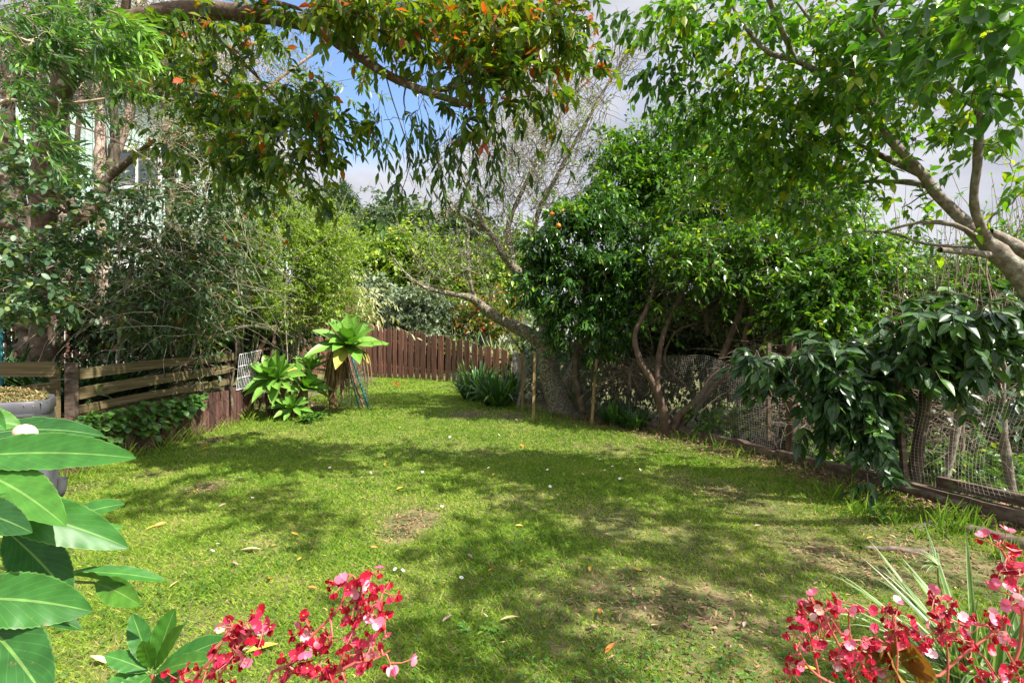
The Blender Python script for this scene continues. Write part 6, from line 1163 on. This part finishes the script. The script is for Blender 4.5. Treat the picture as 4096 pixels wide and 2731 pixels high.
# ------------------------------------------------------------ foreground: large serrated leaves
def serrated(mb, base, tip, width, up=(0, -.6, 1), sag=.10, tint=.5, fold=.22, twist=0.0, m=60):
    """a single toothed leaf from base to tip"""
    base = np.asarray(base, float); tip = np.asarray(tip, float); L = np.linalg.norm(tip - base); D = (tip - base) / L
    t = np.linspace(0, 1, m); C = base + (tip - base) * t[:, None] + UP * (sag * L * 4 * t * (1 - t))[:, None]
    T = nrm(np.gradient(C, axis=0)); S = nrm(np.cross(T, np.broadcast_to(nrm(up), T.shape))); Nn = np.cross(S, T)
    w = np.sin(np.pi * np.clip(t, 0, 1) ** 1.02) ** .72 * (1 - .25 * (t < .12) * (1 - t / .12)); w[0] = .04; w[-1] = .01
    tooth = 1 + .05 * (((t * m) % 3) / 2 - .5) * 1.0 * (t > .08) * (t < .97)
    xs_ = np.array([-1, -.8, -.5, -.2, 0, .2, .5, .8, 1]); k = len(xs_)
    ww = (w[:, None] * np.where(np.abs(xs_) > .99, tooth[:, None], 1)) * width * xs_[None]
    wave = .010 * np.sin(t[:, None] * 34 - np.abs(xs_)[None] * 5) * np.abs(xs_)[None] * 2.0 * (width / .05) * .5
    hh = fold * width * w[:, None] * (np.abs(xs_)[None] ** 1.5) + wave * w[:, None] * .25
    V = C[:, None] + S[:, None] * ww[..., None] + Nn[:, None] * hh[..., None]
    i = np.arange(m - 1)[:, None] * k + np.arange(k - 1)[None]; Q = np.stack([i, i + 1, i + k + 1, i + k], -1)
    uv = np.stack(np.broadcast_arrays((xs_ * .5 + .5)[None, :], t[:, None]), -1); mb.add(V, Q, tint, uv)
def serrated_plant(name, label, stem, leaves, buds=(), seed=1, wk=.66):
    t = thing(name, label, 'plant', stem[0]); mb = MB(); A = catmull(stem, .03); tubes(mb, A[None], np.linspace(.012, .006, len(A))[None], 8); mb.build('stem', M['begonia_stem'], t)
    rg = np.random.default_rng(seed)
    for (b, tp, w, up, sag, tint) in leaves:
        mb = MB(); serrated(mb, b, tp, w * wk, up, sag, tint); mb.build('leaf', M['leaf_big'], t)
        j = int(np.argmin(np.linalg.norm(A - b, axis=1))); mb = MB(); tubes(mb, np.array([[A[j], (A[j] + b) / 2, b]]), np.full((1, 3), .003), 6); mb.build('leaf_stalk', M['green_stem'], t)
    for q in buds:
        mb = MB(); ax = nrm(V3(1, -.2, -.12)); th = np.linspace(0, 1, 9); tubes(mb, (q + ax * (th[:, None] * .055))[None], (.017 * np.sin(np.pi * np.clip(th, .03, .985)) ** .6)[None], 12); mb.build('bud', M['bud'], t)
d0 = 1.0
serrated_plant('serrated_leaf_plant', 'foreground plant with very large toothed leaves and a pale pink bud at the left edge', [V3(-1.35, .95, 0), V3(-1.30, .95, .5), P(-200, 2000, 1.0), P(-150, 1800, 1.0)],
  [(P(-240, 1840, .95), P(545, 1832, .92), .057, (0, -.95, .75), .03, .45),
   (P(-260, 1790, 1.15), P(420, 1745, 1.15), .05, (.1, -.7, .9), .07, .1),
   (P(-200, 1860, .95), P(265, 2105, .85), .062, (.3, -.8, .8), .06, .62),
   (P(-160, 2010, .85), P(512, 2190, .95), .058, (.1, -.9, .7), .05, .4),
   (P(230, 2090, 1.15), P(500, 2015, 1.2), .035, (-.3, -.8, .6), .05, .35),
   (P(170, 2160, 1.1), P(495, 2110, 1.15), .03, (0, -.7, .9), .03, .55),
   (P(-220, 2020, .9), P(130, 2130, .8), .045, (.3, -.9, .5), .03, .1),
   (P(20, 2120, .95), P(285, 2390, .92), .060, (.6, -.8, .3), .04, .15),
   (P(270, 2290, 1.15), P(665, 2322, 1.2), .030, (0, -.4, 1), .04, .45),
   (P(280, 2300, 1.1), P(575, 2390, 1.1), .052, (.1, .7, .9), .06, .0),
   (P(380, 2330, 1.12), P(560, 2420, 1.05), .040, (.2, -.9, .5), .03, .75),
   (P(-240, 2400, .8), P(370, 2445, .85), .062, (.05, -1, .6), .05, .35),
   (P(-200, 2340, 1.0), P(330, 2520, 1.1), .045, (0, -.4, 1), .04, .1),
   (P(-120, 2440, .85), P(200, 2820, .75), .070, (.7, -.9, .4), .05, .2),
   (P(-200, 1650, 1.0), P(85, 1705, 1.05), .040, (0, -.8, .8), .02, .7),
   (P(-180, 1560, 1.0), P(22, 1720, 1.0), .035, (.5, -.8, .3), .02, .4)],
  buds=[P(58, 1722, 1.0)], seed=2)
t_leaf = []
c = P(610, 2690, 1.25)
for (px, py, w, up, tint, dz) in [(528, 2455, .030, (.5, -1, .1), .35, .05), (700, 2432, .034, (-.1, -1, .15), .6, .0), (750, 2478, .030, (-.6, -1, .2), .45, .1), (735, 2500, .024, (-.5, -1, .4), .85, -.08), (905, 2555, .034, (-.2, -.6, 1), .3, .0), (850, 2640, .030, (-.1, -.4, 1), .6, -.08), (570, 2560, .022, (.5, -1, .3), .8, -.06), (420, 2620, .026, (.4, -.7, .8), .45, 0), (380, 2790, .034, (.3, -.5, 1), .5, -.05), (480, 2800, .034, (.2, -.5, 1), .5, -.08), (700, 2760, .034, (-.2, -.5, 1), .3, .0)]:
    t_leaf.append((c + V3(0, 0, 0) + nrm(P(px, py, 1.25) - c) * .012, P(px, py, 1.25 + dz), w, up, .03, tint))
serrated_plant('serrated_leaf_plant', 'small foreground rosette of upright toothed green leaves at the bottom, left of the red begonias', [V3(-.86, 1.3, 0), V3(-.88, 1.28, .3), c], t_leaf, buds=[], seed=3, wk=.9)

# ------------------------------------------------------------ begonias
def flower_cluster(t, mb, sb, c, n, rg, s=.017, spread=.035, red=.55):
    for _ in range(n):
        q = c + rg.normal(0, 1, 3) * V3(spread, spread, spread); ax = nrm(rg.normal(0, 1, 3) + V3(0, -.9, .2)); a = nrm(np.cross(ax, V3(.2, .1, 1))); b = np.cross(ax, a)
        tubes(sb, np.array([[c, (c + q) / 2 - UP * .004, q]]), np.array([[.0014, .0011, .0009]]), 4)
        if rg.random() < red:      # closed bud or winged seed case
            k = 3; th = np.arange(k) * 2.094 + rg.uniform(0, 6); D = -UP * .9 + (a * np.cos(th)[:, None] + b * np.sin(th)[:, None]) * .6
            ribbons(mb, np.tile(q, (k, 1)), D, s * rg.uniform(.6, 1.0), s * .42, 'petal', droop=.05, fold=.5, up=np.tile(ax, (k, 1)), tint=rg.uniform(.05, .5))
            ribbons(mb, q[None], rg.normal(0, 1, (1, 3)), s * .7, s * .3, 'petal', fold=.7, tint=rg.uniform(0, .4))
        else:                      # open flower, two broad petals and two narrow
            fb = MB(); th0 = rg.uniform(0, 6.28); tn = rg.uniform(.40, .92)
            for j, (an, w, l) in enumerate(((0, .62, 1.05), (3.14, .62, 1.05), (1.57, .28, .8), (-1.57, .28, .8))):
                D = a * math.cos(th0 + an) + b * math.sin(th0 + an) + ax * .45
                ribbons(fb, q[None], D[None], s * l, s * w, 'petal', droop=-.05, fold=.15, up=ax[None], tint=min(.96, tn + rg.normal(0, .04)))
            ribbons(fb, (q + ax * .001)[None], ax[None], s * .28, s * .12, 'petal', tint=1.0); fb.build('flower', M['petal'], t)
def begonia(label, base, canes, clusters, seed, s=.0135, spread=.018, red=.55, leaves=()):
    rg = np.random.default_rng(seed); t = thing('begonia', label, 'plant', base); sb = MB()
    nodes = []
    for pts, r in canes:
        A = catmull(pts, .02); tubes(sb, A[None], np.linspace(r, r * .45, len(A))[None], 7); nodes.append(A)
    Nn = np.vstack(nodes)
    for (q, n, sp_) in clusters:
        j = int(np.argmin(np.linalg.norm(Nn - q, axis=1) )); a = Nn[j]; A = np.array([a, (a + q) / 2 + V3(0, 0, .01), q]); tubes(sb, A[None], np.array([[.0026, .002, .0016]]), 5)
        mb = MB(); flower_cluster(t, mb, sb, q, max(3, int(n * (.72 if seed < 503 else .58))), rg, s, sp_ * spread, red=red)
        if mb.n: mb.build('bud_cluster', M['petal'], t)
    sb.build('canes', M['begonia_stem'], t)
    for (b, tp, w, up, tint) in leaves:
        mb = MB(); serrated(mb, b, tp, w, up, .03, tint); mb.build('leaf', M['leaf_rex'], t)
    return t
d = 1.0
begonia('tall cane begonia with red and pink flowers, right one of the bottom left pair', V3(-.50, .95, 0),
  [([V3(-.50, .95, 0), V3(-.52, .95, .4), P(1060, 2760, d), P(1150, 2660, d), P(1250, 2540, d), P(1345, 2445, d), P(1375, 2390, d), P(1380, 2330, d)], .006),
   ([V3(-.48, .98, 0), V3(-.46, .98, .4), P(1310, 2760, d), P(1355, 2680, d), P(1385, 2580, d), P(1425, 2490, d), P(1440, 2400, d), P(1450, 2320, d)], .006),
   ([P(1355, 2685, d), P(1420, 2650, d), P(1500, 2635, d), P(1560, 2600, d)], .0035), ([P(1425, 2490, d), P(1480, 2465, d), P(1550, 2470, d)], .003), ([P(1150, 2660, d), P(1230, 2710, d), P(1290, 2700, d)], .003)],
  [(P(1375, 2318, d), 8, 1.0), (P(1430, 2330, d), 9, 1.1), (P(1490, 2290, d), 6, .8), (P(1410, 2300, d), 5, .8), (P(1530, 2365, d), 8, 1.0), (P(1510, 2410, d), 7, .9), (P(1420, 2390, d), 8, 1.0), (P(1460, 2430, d), 8, 1.0), (P(1380, 2450, d), 6, .9), (P(1470, 2500, d), 5, .8), (P(1540, 2485, d), 9, 1.0), (P(1430, 2470, d), 7, .9),
   (P(1200, 2525, d), 9, 1.0), (P(1255, 2530, d), 7, .9), (P(1210, 2600, d), 7, 1.0), (P(1265, 2580, d), 6, .8), (P(1320, 2560, d), 8, 1.0), (P(1330, 2545, .98), 4, .8), (P(1270, 2660, d), 9, 1.0), (P(1310, 2665, d), 9, 1.0), (P(1240, 2670, d), 6, .8), (P(1160, 2700, d), 7, .9), (P(1120, 2720, d), 7, .9),
   (P(1405, 2580, d), 5, .8), (P(1440, 2600, d), 7, .9), (P(1480, 2585, d), 6, .8), (P(1520, 2610, d), 8, 1.0), (P(1560, 2650, d), 8, 1.0), (P(1380, 2720, d), 5, .8), (P(1320, 2720, d), 7, .9)], 501)
begonia('cane begonia with dense dark red flowers beside the small toothed rosette', V3(-.72, .95, 0),
  [([V3(-.72, .95, 0), V3(-.68, .95, .4), P(860, 2760, .98), P(895, 2680, .98), P(950, 2590, .98), P(1000, 2530, .98)], .005), ([V3(-.74, .98, 0), V3(-.76, .98, .4), P(760, 2760, .98), P(800, 2680, .98), P(850, 2640, .98), P(890, 2560, .98), P(920, 2510, .98)], .0045)],
  [(P(975, 2500, .98), 9, 1.0), (P(1020, 2520, .98), 9, 1.0), (P(930, 2510, .98), 7, 1.0), (P(905, 2545, .98), 8, 1.0), (P(960, 2545, .98), 9, 1.0), (P(1050, 2525, .98), 7, .8), (P(930, 2590, .98), 7, .9), (P(900, 2640, .98), 9, 1.0), (P(870, 2655, .98), 6, .8), (P(950, 2600, .98), 5, .8), (P(825, 2680, .98), 7, .9), (P(740, 2720, .98), 7, .9), (P(720, 2700, .98), 6, .8), (P(930, 2650, .98), 5, .8)], 502, red=.75)
d = 1.15
begonia('cane begonia with bright red and pink clusters just left of the striped plant', V3(.72, 1.1, 0),
  [([V3(.72, 1.1, 0), V3(.74, 1.1, .4), P(3290, 2760, d), P(3262, 2640, d), P(3245, 2560, d), P(3225, 2490, d), P(3190, 2440, d)], .0055), ([V3(.86, 1.1, 0), V3(.85, 1.1, .4), P(3430, 2760, d), P(3390, 2640, d), P(3350, 2570, d), P(3310, 2490, d), P(3270, 2430, d), P(3240, 2380, d)], .0055),
   ([P(3390, 2760, d), P(3270, 2700, d), P(3215, 2640, d), P(3190, 2590, d)], .004), ([P(3500, 2760, d), P(3440, 2640, d), P(3400, 2540, d), P(3395, 2450, d)], .004), ([P(3355, 2580, d), P(3400, 2560, d), P(3460, 2560, d)], .003)],
  [(P(3240, 2385, d), 4, .7), (P(3250, 2415, d), 9, 1.0), (P(3280, 2435, d), 8, .9), (P(3190, 2470, d), 9, .9), (P(3235, 2460, d), 5, .8), (P(3225, 2505, d), 9, 1.0), (P(3280, 2510, d), 6, .9), (P(3300, 2540, d), 8, 1.0), (P(3280, 2560, d), 5, .8), (P(3340, 2440, d), 7, .9), (P(3370, 2445, d), 7, .9), (P(3430, 2420, d), 8, .9), (P(3330, 2480, d), 7, .9), (P(3360, 2530, d), 9, 1.1), (P(3395, 2545, d), 7, .9), (P(3450, 2560, d), 8, 1.0), (P(3480, 2580, d), 7, .9), (P(3530, 2565, d), 7, .9),
   (P(3170, 2580, d), 5, .8), (P(3210, 2575, d), 8, .9), (P(3190, 2615, d), 8, .9), (P(3150, 2650, d), 6, .8), (P(3170, 2690, d), 9, 1.0), (P(3350, 2620, d), 7, 1.0), (P(3340, 2660, d), 9, 1.0), (P(3380, 2670, d), 8, 1.0), (P(3440, 2660, d), 7, .9), (P(3430, 2710, d), 9, 1.0), (P(3480, 2720, d), 8, 1.0), (P(3550, 2670, d), 7, .9), (P(3590, 2700, d), 6, .9), (P(3400, 2630, d), 5, .8)], 503,
  leaves=[(P(3560, 2640, 1.2), P(3560, 2520, 1.15), .05, (.1, -1, .3), .5), (P(3600, 2650, 1.2), P(3690, 2620, 1.12), .05, (.2, -.8, .8), .4), (P(3580, 2660, 1.2), P(3610, 2740, 1.1), .05, (0, -1, .5), .7), (P(3520, 2690, 1.2), P(3440, 2650, 1.15), .04, (-.2, -1, .5), .3), (P(3650, 2700, 1.2), P(3740, 2730, 1.12), .05, (.2, -1, .5), .4)])
begonia('cane begonia with magenta clusters rising through the striped plant in the bottom right corner', V3(1.30, 1.15, 0),
  [([V3(1.10, 1.15, 0), V3(1.05, 1.15, .3), P(3700, 2760, d), P(3760, 2700, d), P(3850, 2620, d), P(3930, 2560, d), P(4010, 2500, d), P(4030, 2470, d)], .006), ([V3(1.0, 1.2, 0), V3(1.0, 1.2, .4), P(3785, 2760, d), P(3790, 2600, d), P(3770, 2500, d), P(3760, 2400, d)], .004),
   ([V3(1.0, 1.2, 0), V3(.95, 1.2, .4), P(3590, 2760, d), P(3590, 2600, d), P(3575, 2500, d), P(3570, 2450, d)], .004)],
  [(P(3735, 2395, d), 7, .9), (P(3785, 2395, d), 7, .9), (P(3770, 2430, d), 5, .7), (P(3760, 2445, d), 8, 1.0), (P(3810, 2450, d), 6, .9), (P(3545, 2440, d), 8, .9), (P(3590, 2440, d), 6, .9), (P(3580, 2480, d), 8, .9), (P(3590, 2525, d), 9, 1.0), (P(3620, 2520, d), 6, .8), (P(3840, 2490, d), 6, .8), (P(3860, 2500, d), 8, .9), (P(3760, 2530, d), 9, 1.0), (P(3800, 2530, d), 8, 1.0), (P(3700, 2545, d), 7, .8), (P(3740, 2550, d), 5, .8), (P(3820, 2560, d), 8, 1.0), (P(3870, 2560, d), 8, .9), (P(3890, 2590, d), 6, .8), (P(3920, 2500, d), 8, .9), (P(3960, 2545, d), 8, 1.0), (P(3990, 2500, d), 9, 1.0), (P(4020, 2530, d), 9, 1.0), (P(4010, 2470, d), 5, .8), (P(3970, 2690, d), 9, 1.1), (P(4000, 2720, d), 9, 1.1), (P(3930, 2720, d), 7, 1.0), (P(4060, 2660, d), 9, 1.1), (P(4080, 2710, d), 9, 1.1), (P(3660, 2590, d), 8, .9), (P(3690, 2600, d), 6, .9)], 504, red=.6)
begonia('tall cane begonia with pink clusters cut by the right edge of the view', V3(1.35, 1.2, 0),
  [([V3(1.35, 1.2, 0), V3(1.33, 1.2, .4), P(4040, 2760, 1.2), P(4075, 2600, 1.2), P(4090, 2450, 1.2), P(4060, 2330, 1.2), P(4030, 2240, 1.2), P(3995, 2180, 1.2)], .006)],
  [(P(3985, 2185, 1.2), 8, 1.0), (P(4010, 2175, 1.2), 6, .9), (P(4030, 2225, 1.2), 8, .9), (P(4050, 2235, 1.2), 5, .8), (P(4000, 2285, 1.2), 8, 1.0), (P(4030, 2300, 1.2), 7, 1.0), (P(4080, 2300, 1.2), 8, 1.0), (P(4075, 2350, 1.2), 8, 1.0), (P(4090, 2390, 1.2), 8, 1.0), (P(4050, 2380, 1.2), 5, .9)], 505, s=.016, red=.4)
# ------------------------------------------------------------ striped spider plant
def spider_plant():
    rg = np.random.default_rng(61); c = V3(1.34, 1.42, .36); t = thing('spider_plant', 'spider plant with arching cream-striped leaves in the lower right corner', 'plant', V3(1.34, 1.42, 0))
    mb = MB(); n = 150; a = rg.uniform(0, 6.28, n); le = rg.uniform(.05, 1.3, n)
    ribbons(mb, c + np.stack([rg.normal(0, .05, n), rg.normal(0, .05, n), 0 * a], 1), np.stack([np.cos(a) * le, np.sin(a) * le, np.ones(n)], 1), rg.uniform(.32, .58, n), rg.uniform(.006, .011, n), [(0, .7), (.12, .9), (.25, 1), (.4, 1), (.55, .92), (.7, .75), (.85, .45), (1, .03)], droop=rg.uniform(.1, .7, n), fold=.35, across=5, uv=True, tint=rg.random(n)); mb.build('leaves', M['leaf_spider'], t)
    mb = MB(); A = catmull([c, c + V3(-.02, .05, .25), P(3765, 2370, 1.4), P(3752, 2270, 1.4)], .03); tubes(mb, A[None], np.full((1, len(A)), .003), 5); mb.build('runner', M['leaf_flax'], t)
    mb = MB(); m = 12; a = rg.uniform(0, 6.28, m); q = P(3752, 2262, 1.4)
    ribbons(mb, np.tile(q, (m, 1)), np.stack([np.cos(a), np.sin(a), rg.uniform(.3, 1.5, m)], 1), rg.uniform(.05, .10, m), .004, 'strap', droop=.35, uv=True, tint=rg.random(m)); mb.build('plantlet', M['leaf_spider'], t)
    mb = MB(); base = V3(1.34, 1.42, 0); tubes(mb, np.array([[base, base + V3(0, 0, .2), c]]), np.array([[.10, .07, .06]]), 10); mb.build('crown_base', M['thatch'], t)
spider_plant()

# ------------------------------------------------------------ daisies and fallen leaves
rg = np.random.default_rng(99)
pet = MB(); a = np.arange(14) * .4488; ribbons(pet, np.tile(V3(0, 0, .004), (14, 1)) + np.stack([np.cos(a), np.sin(a), 0 * a], 1) * .003, np.stack([np.cos(a), np.sin(a), .25 + 0 * a], 1), .0085, .0022, 'petal', droop=.05)
eye = MB(); th = np.linspace(0, 1, 4); tubes(eye, np.array([[V3(0, 0, .002), V3(0, 0, .006), V3(0, 0, .009)]]), np.array([[.0035, .004, .001]]), 8)
stm = MB(); tubes(stm, np.array([[V3(0, 0, -.035), V3(.002, 0, -.015), V3(0, 0, .003)]]), np.full((1, 3), .0009), 4)
root0 = thing('daisy', 'small white daisy open in the lawn', 'flower', (0, 0, 0), 'white daisies scattered over the lawn')
kids = [pet.build('petals', M['daisy'], root0), eye.build('eye', M['daisy_eye'], root0), stm.build('stem', M['green_stem'], root0)]
DZ = [(856, 2162), (912, 2152), (870, 2200), (848, 2228), (1010, 2012), (1072, 2018), (1610, 2305), (1582, 2300), (1588, 2225), (2012, 2590), (1845, 2330), (1768, 2048), (1448, 1918), (1482, 1900), (1955, 1885), (2190, 1900), (2300, 1860), (2385, 1845), (2400, 1850), (2450, 1880), (2200, 1965), (2030, 1888), (1375, 1755), (1390, 1750), (1400, 1758), (1545, 1740), (1800, 1760), (1600, 1720), (2240, 1790), (2130, 1770), (1995, 1750), (2420, 1900), (2560, 1890), (2540, 1850), (1965, 1700), (2260, 1845), (2020, 1670), (2065, 1690), (1940, 1660), (1700, 1600), (1880, 1600), (1560, 1830), (1320, 1880), (960, 1930), (1130, 1900), (1690, 1905), (2330, 1920), (2480, 1935), (1940, 2480), (2360, 1805)]
for i, (px, py) in enumerate(DZ):
    q = G(px, py); sc = 1.15 + .12 * max(0, q[1] - 3.5)
    if i == 0: r_ = root0
    else:
        r_ = root0.copy(); COL.objects.link(r_)
        for k_ in kids: c_ = k_.copy(); COL.objects.link(c_); c_.parent = r_
    r_.location = (q[0], q[1], float(gz(q[0], q[1])) + .040); r_.scale = (sc, sc, sc); r_.rotation_euler = (rg.uniform(.1, .7), rg.uniform(-.3, .3), rg.uniform(0, 6.28))
FL = {'yellow': plain('fallen_yellow', (.62, .42, .06), .55), 'orange': plain('fallen_orange', (.62, .20, .03), .55), 'tan': plain('fallen_tan', (.58, .42, .22), .6), 'grey': plain('fallen_pinkish', (.38, .26, .22), .6)}
protos = {}
def fallen(px, py, kind, L, ang, label=None, z=.026):
    q = G(px, py)
    if kind not in protos:
        mb = MB(); ribbons(mb, [V3(-.5, 0, 0)], [V3(1, 0, .10)], 1.0, .17, [(0, .03), (.1, .35), (.25, .8), (.45, 1), (.65, .85), (.85, .4), (1, .02)], droop=.12, fold=.35, across=5)
        o = mb.build('fallen_leaf', FL[kind]); protos[kind] = o
    else: o = protos[kind].copy(); COL.objects.link(o)
    o.location = (q[0], q[1], float(gz(q[0], q[1])) + z); o.rotation_euler = (rg.normal(0, .25), rg.normal(0, .2), ang); o.scale = (L, L, L)
    nm = {'yellow': 'yellow', 'orange': 'orange', 'tan': 'pale tan', 'grey': 'dull pinkish brown'}[kind]
    tag(o, label or f'small {nm} fallen leaf lying in the grass', 'fallen leaf', f'{nm} fallen leaves in the lawn')
BIG = [(1005, 2218, 'tan', .13, .2, 'long curled tan leaf lying in the sunlit grass left of centre'), (2040, 2478, 'tan', .10, .1, 'pale leaf lying in the shade at bottom centre'), (1050, 2625, 'yellow', .13, .5, 'long green-yellow leaf in the grass between the two left begonias'), (400, 2665, 'tan', .10, -.1, 'cream leaf lying between the foreground plants at bottom left'), (940, 2275, 'grey', .06, -.5, 'dull pinkish leaf below the long curled tan leaf'), (2440, 2605, 'orange', .07, .6, 'orange-brown leaf on the lawn, nearest the bottom edge right of centre'), (640, 2105, 'orange', .08, .8, 'bright orange leaf beside yellow ones left of the shade patch'), (600, 2120, 'yellow', .07, .4, 'yellow leaf next to the bright orange leaf at left'), (970, 2635, 'grey', .07, .1, 'pinkish curled leaf beside the long green-yellow leaf'), (3250, 2700, 'yellow', .10, .2, 'rounded yellow leaf under the lower right begonia')]
for (px, py, k, L, a, lb) in BIG: fallen(px, py, k, L, a, lb)
for (px, py, k) in [(1965, 2290, 'orange'), (2435, 1950, 'orange'), (1540, 1865, 'orange'), (1600, 1958, 'yellow'), (1495, 2200, 'orange'), (1880, 2235, 'grey'), (2090, 2260, 'yellow'), (2075, 2120, 'yellow'), (2550, 2285, 'yellow'), (2360, 2290, 'yellow'), (1975, 1905, 'yellow'), (2400, 2460, 'orange'), (1080, 2340, 'orange'), (1250, 2380, 'orange'), (1180, 2155, 'yellow'), (3085, 2345, 'yellow'), (3240, 2210, 'tan'), (3480, 2160, 'yellow'), (3570, 2155, 'tan'), (3030, 2115, 'grey'), (1810, 1640, 'orange'), (1390, 1760, 'tan'), (1165, 1730, 'orange'), (820, 1795, 'orange'), (2090, 1790, 'orange'), (2420, 1700, 'orange'), (2790, 1960, 'tan'), (1790, 2480, 'grey'), (2370, 2520, 'grey'), (2980, 2510, 'grey'), (700, 2350, 'tan'), (1200, 2260, 'yellow'), (3350, 2042, 'yellow'), (2140, 2050, 'grey'), (1460, 2130, 'tan'), (890, 2030, 'grey'), (780, 1975, 'orange'), (2620, 2520, 'tan')]:
    fallen(px, py, k, .035 + .03 * rg.random() + .004 * G(px, py)[1], rg.uniform(0, 6.28))

for o in SC.objects:
    if '_o' in o: del o['_o']
